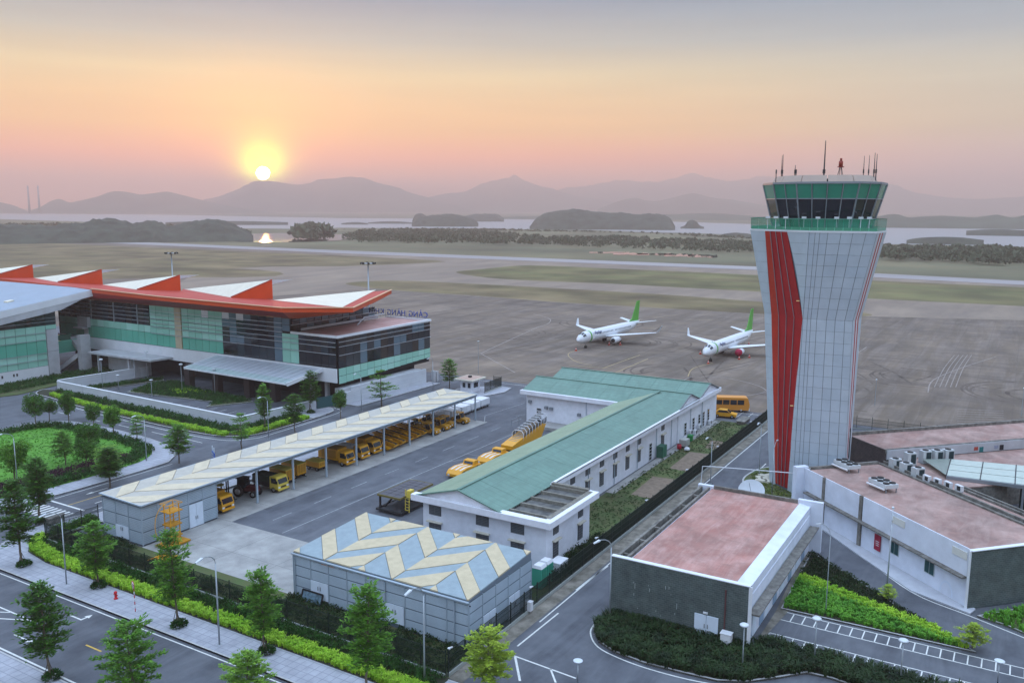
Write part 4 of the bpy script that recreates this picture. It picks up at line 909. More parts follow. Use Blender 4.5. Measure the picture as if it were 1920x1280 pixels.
# ---- vehicle shed
shed = thing('vehicle_shed', 'long open-fronted vehicle shed with pale striped roof', 'shed', (58.4,83.3,0))
zf = lambda x, y: 4.78+(y-83.3)*.03
chevron_roof(shed, 58.2, 127.2, [90.4,87.6,83.0], zf, (2.9,2.4), (m_pale,m_cream2), 0.0, -1)
g = MB(); g.box(58.2,127.2,83.0,90.4,4.6,4.7); part('roof_deck', g, m_slatd, shed)
g = MB(); g.beam((58.15,82.95,4.82),(127.2,82.95,4.82),.12,.16); g.beam((58.15,90.45,5.0),(127.2,90.45,5.0),.12,.14); g.beam((58.15,82.95,4.85),(58.15,90.45,5.05),.12,.14); g.beam((127.25,82.95,4.85),(127.25,90.45,5.05),.12,.14); part('roof_trim', g, m_pframe, shed)
for k in range(9):
    x = 75.4+6.45*k; f = MB(); f.box(x-.11,x+.11,83.2,83.42,0,4.6); part('column', f, m_pframe, shed); f = MB(); f.box(x-.1,x+.1,90.0,90.2,0,4.6); part('column', f, m_pframe, shed)
    f = MB(); f.beam((x,83.3,4.5),(x,90.1,4.6),.14,.24); part('rafter', f, m_pframe, shed)
f = MB(); f.beam((69,83.3,4.4),(127,83.3,4.4),.12,.18); f.beam((69,90.1,4.4),(127,90.1,4.4),.12,.18); f.beam((69,86.7,4.5),(127,86.7,4.5),.12,.15); part('purlin', f, m_pframe, shed)
louvre_wall(shed, (58.45,90.3), (58.45,83.3), 4.55, 3, 3, ((1,0),))
louvre_wall(shed, (58.45,83.3), (68.9,83.3), 4.55, 5, 3, ((3,0),(3,1)))
g = MB(); g.box(58.5,68.85,83.36,90.25,0,4.6); part('store_core', g, m_slatd, shed)
louvre_wall(shed, (68.9,83.3), (68.9,90.3), 4.55, 3, 3)
leaf_door(shed, (58.43,88.0), (58.43,85.65), .3, 1.75)
leaf_door(shed, (64.75,83.27), (66.75,83.27), .05, 2.9)
g = MB(); g.box(69,127,90.25,90.35,2.9,4.5); part('rear_screen', g, m_slat, shed)
# ---- warehouse with herringbone roof
wh = thing('storage_warehouse', 'louvred grey warehouse with blue and cream herringbone roof', 'warehouse', (58.2,49,0))
WX0, WX1, WY0, WY1 = 58.2, 69.1, 38.9, 59.6
zw = lambda x, y: 4.55+(x-WX0)*.05
chevron_roof(wh, WX0, WX1, [WY1-(WY1-WY0)*k/5 for k in range(6)], zw, (3.05,2.05), (m_bsheet,m_cream), 0.9, -1)
g = MB(); g.hexa([(WX0,WY0,4.3),(WX1,WY0,4.3),(WX1,WY1,4.3),(WX0,WY1,4.3)],[(WX0,WY0,4.53),(WX1,WY0,5.08),(WX1,WY1,5.08),(WX0,WY1,4.53)]); part('roof_deck', g, m_slatd, wh)
louvre_wall(wh, (WX0,WY1), (WX0,WY0), 4.35, 9, 4, ((1,0),(1,1),(5,0),(5,1)))
louvre_wall(wh, (WX0,WY0), (WX1,WY0), 4.4, 5, 4, ((1,0),(1,1),(3,0),(3,1)))
louvre_wall(wh, (WX1,WY0), (WX1,WY1), 4.4, 8, 4); louvre_wall(wh, (WX1,WY1), (WX0,WY1), 4.4, 5, 4)
g = MB(); g.box(WX0+.06,WX1-.06,WY0+.06,WY1-.06,0,4.4); part('wall_core', g, m_slatd, wh)
leaf_door(wh, (WX0-.01,WY1-2.3), (WX0-.01,WY1-4.55), .45, 2.2); leaf_door(wh, (WX0-.01,WY1-11.5), (WX0-.01,WY1-13.7), .45, 2.2)
leaf_door(wh, (WX0+2.2,WY0-.01), (WX0+4.3,WY0-.01), .05, 2.2); leaf_door(wh, (WX0+6.6,WY0-.01), (WX0+8.6,WY0-.01), .05, 2.2)
g = MB(); g.tube([(WX0-.16,WY1+.1,4.42),(WX0-.16,WY0-.1,4.42)], .11, 8); gut = part('gutter', g, m_pframe, wh)
for y in (WY1-.1, 48.2, WY0+1.6):
    g = MB(); g.tube([(WX0-.15,y,4.35),(WX0-.12,y-.15,4.0),(WX0-.12,y-.15,.25)], .06, 6); part('downpipe', g, m_pframe, wh)
g = MB()
for k in range(6): g.box(WX0-.02,WX0+.02,WY1-2.6-k*3.3,WY1-4.4-k*3.3,4.05,4.17)
part('vent_slot', g, mat('slot_black', '#15181b', .8), wh)
g = MB(); g.box(WX0-.03,WX0+.03,54.2,55.9,4.05,4.16); part('rust_slot', g, mat('rust', '#b0672f', .8), wh)
# ---- white building with green roof
m_wall = mat('white_wall', '#e4e6ee', .75, var=.05, vscale=.35, var2=.05, v2scale=1.5)
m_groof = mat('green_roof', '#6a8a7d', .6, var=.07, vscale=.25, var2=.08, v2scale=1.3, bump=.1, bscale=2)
m_groof2 = mat('green_roof_sun', '#8a9c82', .6, var=.07, vscale=.25, var2=.06, v2scale=1.3)  # paler, warmer copy of the roof green: sunlight put into this slope's colour
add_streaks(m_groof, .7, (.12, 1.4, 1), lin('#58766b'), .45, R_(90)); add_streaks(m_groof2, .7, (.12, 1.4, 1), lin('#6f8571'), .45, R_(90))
add_joints(m_groof, 1.02, 50, lin('#54706a'), .55, .05); add_joints(m_groof2, 1.02, 50, lin('#6b7d6c'), .55, .05)
m_vent = mat('louvre_vent', '#4d5257', .6)
m_sill = mat('sill', '#cfc9b8', .8)
wb = thing('service_building', 'white service building with green metal gable roofs', 'building', (110,50,0))
EZ = 5.3
def wallbox(x0, x1, y0, y1, z0=0, z1=EZ, nm='wall'): g = MB(); g.box(x0,x1,y0,y1,z0,z1); return part(nm, g, m_wall, wb)
wallbox(76,86.5,41.0,57.0); wallbox(86.5,131.3,46.8,57.0); wallbox(131.3,151.3,46.6,75.1)
def fascia(x0, x1, y0, y1, t=.55): g = MB(); g.box(x0,x1,y0,y1,EZ-.15,EZ+t); part('eave_band', g, m_wall, wb)
fascia(75.0,76.0,40.0,58.0); fascia(76.0,86.9,40.0,41.0); fascia(86.5,87.0,41,46.2); fascia(87.0,152.0,46.0,46.8); fascia(131.3-.9,131.3,57.2,76); fascia(131.3,152,75.1,76)
# gable roof, long wing
def slope(pts, n, nm, m, axis, seam=.004):
    """roof slope split into sheets: pts = low0, low1, high1, high0"""
    a, b, c, d = [Vector(p) for p in pts]
    for k in range(n):
        u0, u1 = k/n+seam/n, (k+1)/n-seam/n; q = [a.lerp(b,u0),a.lerp(b,u1),d.lerp(c,u1),d.lerp(c,u0)]; q = [p+Vector((0,0,.002*(k%3))) for p in q]
        nn_ = (q[1]-q[0]).cross(q[3]-q[0]).normalized(); s_ = 1 if nn_.z > 0 else -1
        g = MB(); bq = [p-Vector((0,0,.1)) for p in q]; g.add(q+bq, [(0,1,2,3),(0,4,5,1),(1,5,6,2),(2,6,7,3),(3,7,4,0)]); part(nm, g, m, wb)
RY, RZ_ = 51.7, 7.35
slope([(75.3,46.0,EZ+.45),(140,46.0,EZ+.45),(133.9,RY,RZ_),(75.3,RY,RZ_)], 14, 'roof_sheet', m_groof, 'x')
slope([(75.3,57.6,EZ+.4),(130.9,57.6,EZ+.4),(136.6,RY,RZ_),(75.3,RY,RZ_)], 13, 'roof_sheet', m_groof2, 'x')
g = MB(); g.beam((75.3,RY,RZ_+.05),(136,RY,RZ_+.05),.35,.1); part('ridge_cap', g, m_groof, wb)
g = MB(); g.add([(75.5,46.0,EZ+.4),(75.5,57.5,EZ+.4),(75.5,RY,RZ_-.1)], [(0,2,1)]); part('gable', g, m_wall, wb)
g = MB(); g.beam((75.2,45.8,EZ+.42),(75.2,RY,RZ_+.02),.2,.14); g.beam((75.2,57.8,EZ+.38),(75.2,RY,RZ_+.02),.2,.14); part('barge_board', g, m_groof, wb)
# cross wing, two parallel gables
for (xa, xr, xb) in ((130.6,136.2,141.0),(141.0,146.4,151.7)):
    slope([(xa,75.8,EZ+.45),(xa,46.3,EZ+.45),(xr,46.3,RZ_+.1),(xr,75.8,RZ_+.1)], 6, 'roof_sheet', m_groof, 'y'); slope([(xb,75.8,EZ+.45),(xb,46.3,EZ+.45),(xr,46.3,RZ_+.1),(xr,75.8,RZ_+.1)], 6, 'roof_sheet', m_groof, 'y')
    g = MB(); g.beam((xr,76,RZ_+.15),(xr,46.2,RZ_+.15),.3,.1); part('ridge_cap', g, m_groof, wb)
    g = MB(); g.add([(xa+.3,46.45,EZ+.5),(xb-.3,46.45,EZ+.5),(xr,46.45,RZ_)], [(0,1,2)]); part('gable', g, m_wall, wb)
    for s0 in (xa, xb): g = MB(); g.beam((s0,46.25,EZ+.46),(xr,46.25,RZ_+.1),.22,.12); part('barge_board', g, mat('verge_grey', '#6f7477', .7), wb)
# flat annex roof with beams
m_dirty = mat('dirty_concrete', '#6f6f6c', .9, col2='#4a4b4b', vscale=.9, var2=.2, v2scale=.4)
m_beam = mat('old_concrete', '#8b887f', .9, col2='#6b685f', vscale=2)
g = MB(); g.box(76.0,86.9,41.0,46.2,EZ,EZ+.12); part('flat_roof', g, m_dirty, wb)
g = MB(); g.box(76.2,86.4,40.6,41.2,EZ+.3,EZ+.6); part('roof_kerb', g, m_beam, wb)
for k in range(5): x = 76.9+k*2.35; g = MB(); g.box(x-.14,x+.14,41.2,46.0,EZ+.1,EZ+.5); part('roof_beam', g, m_beam, wb)
g = MB(); g.box(86.4,86.9,41.2,46.0,EZ+.1,EZ+.75); part('roof_beam', g, m_beam, wb)
def vent_x(y, x, w_, z0, z1, sill=True):     # on a wall facing -y
    g = MB(); g.box(x-w_/2,x+w_/2,y-.06,y+.02,z0,z1); o = part('louvre_window', g, m_vent, wb)
    for k in range(6): s = MB(); zz = z0+(z1-z0)*(k+.3)/6; s.box(x-w_/2+.05,x+w_/2-.05,y-.1,y-.06,zz,zz+.06); part('slat', s, mat('vent_slat', '#6a6f74', .6), o)
    f = MB(); f.box(x-.03,x+.03,y-.12,y-.06,z0,z1); part('frame', f, mat('vent_slat', '#6a6f74', .6), o)
    if sill: s = MB(); s.box(x-w_/2-.2,x+w_/2+.2,y-.4,y-.01,z1+.12,z1+.24); part('hood', s, m_sill, wb)
def vent_y(x, y, w_, z0, z1, sill=True):     # on a wall facing -x
    g = MB(); g.box(x-.06,x+.02,y-w_/2,y+w_/2,z0,z1); o = part('louvre_window', g, m_vent, wb)
    for k in range(6): s = MB(); zz = z0+(z1-z0)*(k+.3)/6; s.box(x-.1,x-.06,y-w_/2+.05,y+w_/2-.05,zz,zz+.06); part('slat', s, mat('vent_slat', '#6a6f74', .6), o)
    f = MB(); f.box(x-.12,x-.06,y-.03,y+.03,z0,z1); part('frame', f, mat('vent_slat', '#6a6f74', .6), o)
    if sill: s = MB(); s.box(x-.4,x-.01,y-w_/2-.2,y+w_/2+.2,z1+.12,z1+.24); part('hood', s, m_sill, wb)
for px_, py_ in ((816,969.5),(904.6,989.8),(970.3,1005.7)):
    p = onx(px_, py_, 76.0); vent_y(76.0, p.y, 1.65, 3.55, 4.65, False); vent_y(76.0, p.y, 1.65, .95, 2.6)
for px_, py_ in ((1041.8,999.2),(1088,967.5)):
    p = ony(px_, py_, 41.0); vent_x(41.0, p.x, 1.2, 3.55, 4.65, False); vent_x(41.0, p.x, 1.2, .95, 2.75)
for px_, py_ in ((1073.3,908.3),(1101.7,890),(1128.3,874.3),(1153.3,859.3),(1176.7,845),(1198.3,831.7),(1242.7,805)):
    p = ony(px_, py_, 46.8); vent_x(46.8, p.x, 1.25, 3.75, 4.7, False); vent_x(46.8, p.x, 1.25, 1.1, 3.0)
m_wdoor = mat('white_grid_door', '#d5d8dc', .5)
for px_, py_, w_ in ((1220,842,1.0),(1283,806,1.0),(1298.5,790,1.0),(1311,782,1.0),(1319,776,1.0),(1328,771,1.0)):
    p = ony(px_, py_, 46.7 if px_ < 1300 else 46.55); yy_ = 46.78 if p.x < 131 else 46.58
    g = MB(); g.box(p.x-w_/2,p.x+w_/2,yy_-.07,yy_,.1,2.9); o = part('glazed_door', g, m_wdoor, wb)
    for r_ in range(5):
        for c_i in range(2): s = MB(); s.box(p.x-.42+c_i*.44,p.x-.42+c_i*.44+.38,yy_-.1,yy_-.06,.3+r_*.52,.3+r_*.52+.42); part('door_pane', s, m_dglass, o)
for k, x in enumerate((90,98,106.3,114.5,122,128.5,137,143)):
    g = MB(); g.tube([(x,46.7 if x < 131 else 46.5,EZ-.1),(x,46.7 if x < 131 else 46.5,.2)], .06, 6); part('downpipe', g, m_pframe, wb)
# end wall of the cross wing facing the yard
g = MB(); g.box(131.2,131.28,72.0,73.0,.2,2.9); o = part('glazed_door', g, m_wdoor, wb)
for r_ in range(5): s = MB(); s.box(131.15,131.2,72.1,72.9,.35+r_*.52,.35+r_*.52+.3); part('door_pane', s, m_dglass, o)
for y, z in ((74.3,3.6),(71.0,2.9),(70.0,2.8),(64.5,2.4),(61.5,2.4)):
    g = MB(); g.box(130.85,131.28,y-.3,y+.3,z,z+.45); part('wall_box', g, m_grey, wb)
g = MB(); g.tube([(131.2,63.2,EZ-.2),(131.2,63.2,.2)], .06, 6); part('downpipe', g, m_pframe, wb)
g = MB(); g.box(127.6,131.25,57.2,71.5,0,.55); part('loading_platform', g, m_conc, wb)
g = MB(); g.tube([(126.5,75.4,0),(126.5,75.4,1.3),(129.5,75.6,1.3),(129.5,75.6,0)], .05, 6); part('hand_rail', g, m_grey, wb)
# ================================================================== RIGHT-HAND BUILDINGS
m_brick = mat('dark_brick', '#4d5a58', .85, var=.12, vscale=1.5)
def brickify(m, c1, c2, mortar, rot):
    t = m.node_tree; b = t.nodes['Principled BSDF']; co = t.nodes.new('ShaderNodeTexCoord'); sp = t.nodes.new('ShaderNodeSeparateXYZ'); t.links.new(co.outputs['Object'], sp.inputs[0])
    cb = t.nodes.new('ShaderNodeCombineXYZ'); t.links.new(math_node(t, 'ADD', sp.outputs[0], sp.outputs[1]), cb.inputs[0]); t.links.new(sp.outputs[2], cb.inputs[1])
    br = t.nodes.new('ShaderNodeTexBrick'); br.inputs['Scale'].default_value = 1; br.inputs['Brick Width'].default_value = .42; br.inputs['Row Height'].default_value = .2; br.inputs['Mortar Size'].default_value = .012; br.inputs['Bias'].default_value = -.2
    br.inputs['Color1'].default_value = (*lin(c1),1); br.inputs['Color2'].default_value = (*lin(c2),1); br.inputs['Mortar'].default_value = (*lin(mortar),1); t.links.new(cb.outputs[0], br.inputs[0])
    n = t.nodes.new('ShaderNodeTexNoise'); n.inputs['Scale'].default_value = .8; n.inputs['Detail'].default_value = 5; t.links.new(co.outputs['Object'], n.inputs[0])
    t.links.new(mixc(t, 1.0, br.outputs[0], ramp(t, n.outputs[0], [(.3,(.75,)*3),(.7,(1.2,)*3)]), 'MULTIPLY'), b.inputs['Base Color'])
    bp = t.nodes.new('ShaderNodeBump'); bp.inputs['Strength'].default_value = .4; bp.inputs['Distance'].default_value = .02; bp.invert = True; t.links.new(br.outputs[1], bp.inputs['Height']); t.links.new(bp.outputs[0], b.inputs['Normal'])
brickify(m_brick, '#4a5655', '#58625f', '#6d7370', 0)
m_brick2 = mat('brown_brick', '#544a48', .85); brickify(m_brick2, '#4a4040', '#5a4f4c', '#6a6060', 0)
m_bwall = mat('blue_white_wall', '#d6dce8', .75, var=.05, vscale=.3, var2=.07, v2scale=.8)
m_weather = mat('weathered_concrete', '#85827c', .9, col2='#5c5a55', vscale=1.6, var2=.2, v2scale=.5)
m_rust = mat('brown_pipe', '#5b3a3a', .7)
pinkj = mat('pink_tile_roof', '#a8746a', .9, col2='#b38a80', vscale=.3, var2=.2, v2scale=.25)
add_streaks(pinkj, .8, (.25, 1.2, 1), lin('#c9a9a1'), .55, .1); add_joints(pinkj, .6, .6, lin('#8d6a63'), .35, .03); add_streaks(pinkj, .45, (1, 1, 1), lin('#7d5f57'), .55)
pinkr = mat('pink_tile_roof_worn', '#98756c', .9, col2='#a98d84', vscale=.25, var2=.22, v2scale=.3)
add_streaks(pinkr, .8, (.25, 1.2, 1), lin('#b8a198'), .5, .8); add_streaks(pinkr, .45, (1, 1, 1), lin('#75605a'), .6)
# ---- small brick plant house
br = thing('plant_house', 'low dark brick plant house with salmon tile roof', 'building', (71,25,0))
g = MB(); g.box(71.0,71.4,18.2,31.3,0,5.72); part('front_wall', g, m_brick, br)
g = MB(); g.beam((71.2,18.2,5.75),(71.2,31.3,5.75),.5,.08); g.beam((71.05,18.17,0),(71.05,18.17,5.72),.3,.12); part('front_coping', g, m_bandw, br)
g = MB(); g.box(71.4,96.6,19.2,30.2,0,5.1); part('body', g, m_bwall, br)
g = MB(); g.box(71.4,96.4,19.7,29.8,5.1,5.3); part('roof', g, pinkj, br)
g = MB(); g.hexa([(71.4,18.5,4.3),(96.4,18.5,4.3),(96.4,19.7,4.2),(71.4,19.7,4.2)],[(71.4,18.5,5.2),(96.4,18.5,5.2),(96.4,19.7,5.42),(71.4,19.7,5.42)]); part('sloped_parapet', g, m_bwall, br)
g = MB(); g.box(71.4,96.0,17.4,18.35,3.0,3.15); part('door_canopy', g, m_weather, br)
g = MB(); g.box(71.4,96.6,18.45,18.6,0,4.3); part('side_wall', g, m_bwall, br)
for k, x in enumerate((73.0,75.6,77.2,80.5,83.2,86.6,89.8,92.6)):
    g = MB(); g.box(x,x+1.3,18.38,18.46,.15,2.6); part('side_door', g, m_door if k % 2 == 0 else mat('grey_blue_door', '#8ba4bd', .55), br)
g = MB(); g.box(96.4,96.9,17.2,19.9,0,5.8); part('end_fin', g, m_bwall, br); g = MB(); g.box(96.4,96.9,29.6,31.5,0,5.6); part('end_fin', g, m_bwall, br)
g = MB(); g.box(96.4,96.7,19.9,29.6,5.1,5.7); part('rear_parapet', g, m_weather, br)
for y0, y1, z in ((30.05,30.3,5.45),(30.95,31.25,5.45)): g = MB(); g.box(71.4,96.4,y0,y1,4.6,z); part('side_parapet', g, m_weather, br)
for k in range(6): g = MB(); g.box(73+k*4,73.25+k*4,30.3,30.95,5.0,5.35); part('parapet_tie', g, m_weather, br)
g = MB(); g.box(71.4,96.4,30.3,30.95,4.6,4.8); part('gutter', g, m_dirty, br)
leaf_door(br, (70.99,23.05), (70.99,20.85), .1, 2.2)
g = MB(); g.tube([(70.92,20.3,5.0),(70.92,20.3,.2)], .07, 6); part('drain_pipe', g, m_rust, br)
g = MB(); g.box(70.85,70.98,21.85,22.25,2.35,2.5); part('door_lamp', g, m_wht, br)
g = MB(); wr = random.Random(5)
for k in range(16): y = 24.6+wr.random()*4.5; z = .4+wr.random()*3.6; g.box(70.975,70.995,y,y+.025,z,z+.08+.55*wr.random()**3)
part('efflorescence_streak', g, mat('lime_streak', '#b9c2bf', .9), br, 'white lime streaks on the brick', 'stuff')
acb = thing('power_cabinet', 'small white metal cabinet by the brick plant house', 'cabinet', (70.3,19.9,0.12))
g = MB(); g.box(69.95,70.65,19.45,20.35,.2,1.35); part('cabinet_body', g, m_wht, acb); g = MB(); g.box(69.9,70.7,19.4,20.4,1.35,1.42); part('cabinet_lid', g, m_wht, acb); g = MB(); g.box(69.92,69.95,19.55,20.25,.35,1.2); part('cabinet_door', g, m_bandw, acb)
# ---- control building, turned 46 degrees
CO = Vector((89.7,2.1,0)); CU = Vector((19.1,19.8,0)).normalized(); CA = math.atan2(CU.y, CU.x)
cb_ = thing('control_building', 'blue-white control building with worn pink roof and red wall signs', 'building', CO, CA)
def lp(name, mb, m, parent=None, **k): return part(name, mb, m, parent or cb_, local=True, **k)
g = MB(); g.box(.3,27.5,-10.7,-.01,0,5.55); lp('body', g, m_bwall)
g = MB(); g.box(0,.35,-14,.15,0,5.85); lp('brick_gable', g, m_brick)
g = MB(); g.beam((.12,-14,5.9),(.12,.2,5.9),.5,.08); g.beam((.1,.2,0),(.1,.2,5.9),.3,.16); lp('gable_trim', g, m_bandw)
g = MB(); g.box(.4,27.0,-10.6,-.35,5.55,5.7); lp('roof', g, pinkr)
for k in range(4):      # wall panels between pilasters
    x0, x1 = (.4,16.0,23.0,27.4,27.5)[k:k+2]
    if x1-x0 < 1: continue
    g = MB(); g.box(x0+.05,x1-.05,0,.12,3.15,5.95); lp('upper_wall_panel', g, m_bwall)
    g = MB(); g.box(x0+.05,x1-.05,-.02,.05,0,3.0); lp('lower_wall_panel', g, m_bwall)
for x in (16.3,23.2): g = MB(); g.box(x-.25,x+.25,-.02,.2,0,5.95); lp('pilaster', g, m_weather)
for k in range(9): g = MB(); g.box(.4+k*2.9,.4+k*2.9+2.85,-.1,.75,3.0,3.14); lp('ledge_slab', g, m_weather)
g = MB(); g.box(27.2,28.0,-.4,1.3,0,6.1); lp('end_fin', g, m_bwall)
g = MB(); g.box(27.1,27.5,-10.6,-.4,5.5,6.0); lp('end_parapet', g, m_weather)
g = MB(); g.box(.3,27.5,-11.6,-10.6,5.3,5.62); g.box(.3,27.5,-11.75,-11.55,5.3,5.95); g.box(.3,27.5,-10.75,-10.55,5.3,5.9); lp('roof_gutter', g, m_weather)
for x in (10.5,5.3):
    g = MB(); g.box(x-.7,x+.7,.03,.1,1.3,2.9); o = lp('window', g, mat('window_frame', '#aeb9bd', .5))
    for c_i in range(2): s = MB(); s.box(x-.62+c_i*.66,x-.62+c_i*.66+.58,.1,.13,1.4,2.8); lp('pane', s, mat('teal_glass', '#1f4a4c', .1, spec=.6), o)
for x in (10.1,1.5): g = MB(); g.box(x-.95,x+.95,.12,.18,4.75,5.5); lp('wall_vent', g, mat('vent_cream', '#d3d3cc', .7))
m_sgn = mat('sign_red', '#9a1637', .5)
for x in (24.5,13.1):
    sg = thing('wall_sign', 'red rounded sign with white text lines on the blue wall, %s' % ('beside the end fin' if x > 20 else 'between pilaster and window'), 'sign', CO, CA)
    g = MB(); g.box(x-.5,x+.5,.14,.2,.75,2.55); part('board', g, m_sgn, sg, local=True); o = sg.children[0]
    for k in range(3): s = MB(); s.box(x-.28,x+.28-.05*k,.2,.215,1.75-k*.22,1.82-k*.22); part('text_line', s, m_wht, sg, local=True)
g = MB(); g.tube([(27.6,.9,3.2),(27.6,.95,5.9)], .05, 6); g.tube([(26.6,-.2,6.05),(27.6,.3,5.2),(28.2,.6,5.0),(33.5,9.6,5.0),(34.2,10.6,4.9),(34.4,10.8,.2)], .06, 6); lp('wall_pipe', g, m_wht)
sp_ = MB(); sp_.tube([(28.02,.5,3.4),(28.25,.5,3.4)], .22, 8); lp('round_lamp', sp_, m_wht)
g = MB()
for k in range(10): a0, a1 = R_(180*k/10), R_(180*(k+1)/10); g.poly([(2.9+.9*math.cos(a0),.062,.3+1.35*math.sin(a0)),(2.9+.9*math.cos(a1),.062,.3+1.35*math.sin(a1)),(2.9+.72*math.cos(a1),.062,.3+1.15*math.sin(a1)),(2.9+.72*math.cos(a0),.062,.3+1.15*math.sin(a0))])
lp('patched_arch', g, mat('pale_patch', '#d1dbea', .8))
# low rear wing of the control building
g = MB(); g.box(.3,27.5,-14.4,-11.8,0,4.95); g.box(18,27.5,-22,-14.4,0,4.95); lp('rear_wing', g, m_weather)
g = MB(); g.box(.4,27.4,-14.3,-11.85,4.95,5.1); g.box(17.9,27.5,-22,-14.3,4.95,5.1); lp('rear_wing_roof', g, pinkr)
for y in (-14.5,-15.3): g = MB(); g.box(.3,17.8,y-.12,y+.12,4.6,5.35); lp('light_well_kerb', g, m_weather)
g = MB(); g.box(.3,17.8,-24,-15.4,0,1.0); lp('light_well', g, mat('well_dark', '#23262a', .8))
g = MB(); g.box(10,11,-24,-23.6,1.0,5.0); g.box(.3,18,-24.4,-24,0,5.0); lp('light_well_wall', g, mat('well_wall', '#2d4440', .7))
# ---- rear building
RO = Vector((123.6,14.3,0)); rb_ = thing('rear_office', 'long pink-roofed office behind the control tower', 'building', RO, CA)
def rp(name, mb, m, parent=None): return part(name, mb, m, parent or rb_, local=True)
g = MB(); g.box(0,8.6,-46,-.02,0,5.4); rp('body', g, m_weather)
g = MB(); g.box(0,8.6,-.02,.2,0,5.75); rp('brick_wall', g, m_brick2)
g = MB(); g.box(.3,8.4,-34,-.2,5.4,5.52); rp('roof', g, pinkr)
g = MB(); g.box(8.4,8.8,-46,0,5.2,5.95); g.box(-.05,.3,-46,.2,5.2,5.8); g.box(.3,8.4,-34.4,-34,5.2,6.2); g.box(.3,8.4,-46,-45.6,5.2,6.2); rp('parapet', g, m_weather)
g = MB(); g.box(-.2,0,-46,0,4.4,5.7); rp('front_band', g, m_concw)
g = MB(); g.box(-9,0,-46,-1,0,4.2); rp('low_wing', g, m_weather); g = MB(); g.box(-8.8,-.2,-46,-1,4.2,4.32); rp('low_wing_roof', g, pinkr)
g = MB(); g.box(-.35,-.2,-3.5,-2.1,1.2,2.0); rp('wall_notice', g, m_wht)
tank = thing('water_heater_tank', 'shiny steel roof tank at the far right corner', 'tank', CO*0+RO+Vector((0,0,5.5)), CA)
g = MB(); g.tube([(5.6,-36.6,.7),(5.6,-38.4,.7)], .5, 14); part('tank_shell', g, mat('steel', '#d5dade', .25, metal=.9), tank, local=True); g = MB(); g.box(5.2,6.0,-36.9,-36.7,.0,.4); g.box(5.2,6.0,-38.3,-38.1,.0,.4); part('tank_cradle', g, m_grey, tank, local=True)
# ---- glass canopy
gc = thing('glass_canopy', 'sloping cream glass canopy on steel ribs over the light well', 'canopy', (118,4,0))
q0, q1, q2, q3 = Vector((121.2,9.6,5.75)), Vector((122.9,6.4,5.85)), Vector((125.6,-12,6.1)), Vector((117.2,-12,5.6)); q4 = Vector((116.0,6.4,5.5))
rows_ = [(q4, q1), (q4.lerp(q3,.2), q1.lerp(q2,.2)), (q4.lerp(q3,.4), q1.lerp(q2,.4)), (q4.lerp(q3,.6), q1.lerp(q2,.6)), (q4.lerp(q3,.8), q1.lerp(q2,.8)), (q3, q2)]
m_cg = mat('cream_glass', '#b7c2b8', .2, spec=.5, var=.05)
for (a0, b0), (a1, b1) in zip(rows_, rows_[1:]):
    for k in range(3):
        u0, u1 = k/3+.01, (k+1)/3-.01; e = Vector((0,0,.05)); Q = [a0.lerp(b0,u0),a1.lerp(b1,u0),a1.lerp(b1,u1),a0.lerp(b0,u1)]; Q = [p.lerp(sum(Q,Vector())/4,.012) for p in Q]
        g = MB(); g.add([p+e for p in Q]+Q, [(0,1,2,3),(3,2,1,0),(0,4,5,1),(1,5,6,2),(2,6,7,3),(3,7,4,0)]); part('canopy_pane', g, m_cg, gc)
Q = [q4,q1,q0]; g = MB(); g.add([p+Vector((0,0,.05)) for p in Q], [(0,1,2),(2,1,0)]); part('canopy_pane', g, m_cg, gc)
for a, b in rows_: g = MB(); g.beam(a, b, .12, .16); part('canopy_rib', g, m_dgrey, gc)
g = MB(); g.beam(q4-Vector((0,0,.2)), q3-Vector((0,0,.2)), .3, .4); g.beam(q1-Vector((0,0,.2)), q2-Vector((0,0,.2)), .2, .3); part('canopy_beam', g, m_grey, gc)
for p in (q4,q4.lerp(q3,.45),q1.lerp(q2,.5)): g = MB(); g.beam(p-Vector((0,0,.4)), Vector((p.x,p.y,1.0)), .25); part('canopy_post', g, m_grey, gc)
# ---- rooftop machines
m_fan = mat('fan_black', '#1b1d1f', .6); m_acw = mat('ac_casing', '#c2c7c9', .55, var=.04)
def fan_unit():
    t = thing('rooftop_condenser', '', 'condenser', (0,0,0))
    g = MB(); g.box(-1.55,1.55,-.85,.85,.55,1.0); part('casing', g, m_acw, t, local=True)
    for i in range(3):
        for j in range(2): g = MB(); g.cyl((-1.03+i*1.03,-.42+j*.84), .37, 1.0, 1.12, 14); o = part('fan', g, m_fan, t, local=True)
    for x in (-1.4,1.4):
        for y in (-.7,.7): g = MB(); g.box(x-.05,x+.05,y-.05,y+.05,0,.55); part('leg', g, m_grey, t, local=True)
    g = MB(); g.tube([(-1.5,1.05,.5),(1.5,1.05,.4)], .13, 6); part('duct', g, m_wht, t, local=True); return t
fu = fan_unit()
for p, lab in (((111.3,17.3,5.7),'nearer the tower'),((105.6,12.3,5.7),'further from the tower')):
    put(fu, p, CA, 'six-fan rooftop condenser on the pink control roof, '+lab, 'rooftop condensers')
def vrf():
    t = thing('air_conditioner', '', 'air conditioner', (0,0,0))
    g = MB(); g.box(-.65,.65,-.45,.45,.08,1.7); part('casing', g, m_acw, t, local=True)
    g = MB(); g.box(-.56,.2,.45,.47,.25,1.5); part('grille', g, mat('grille_teal', '#16343a', .5), t, local=True); g = MB(); g.box(-.67,-.65,-.36,.36,.25,1.5); part('grille', g, mat('grille_teal', '#16343a', .5), t, local=True)
    g = MB(); g.cyl((0,0), .38, 1.7, 1.78, 14); part('top_fan', g, m_fan, t, local=True); g = MB(); g.box(-.7,.7,-.5,.5,0,.08); part('base', g, m_grey, t, local=True); return t
vu = vrf()
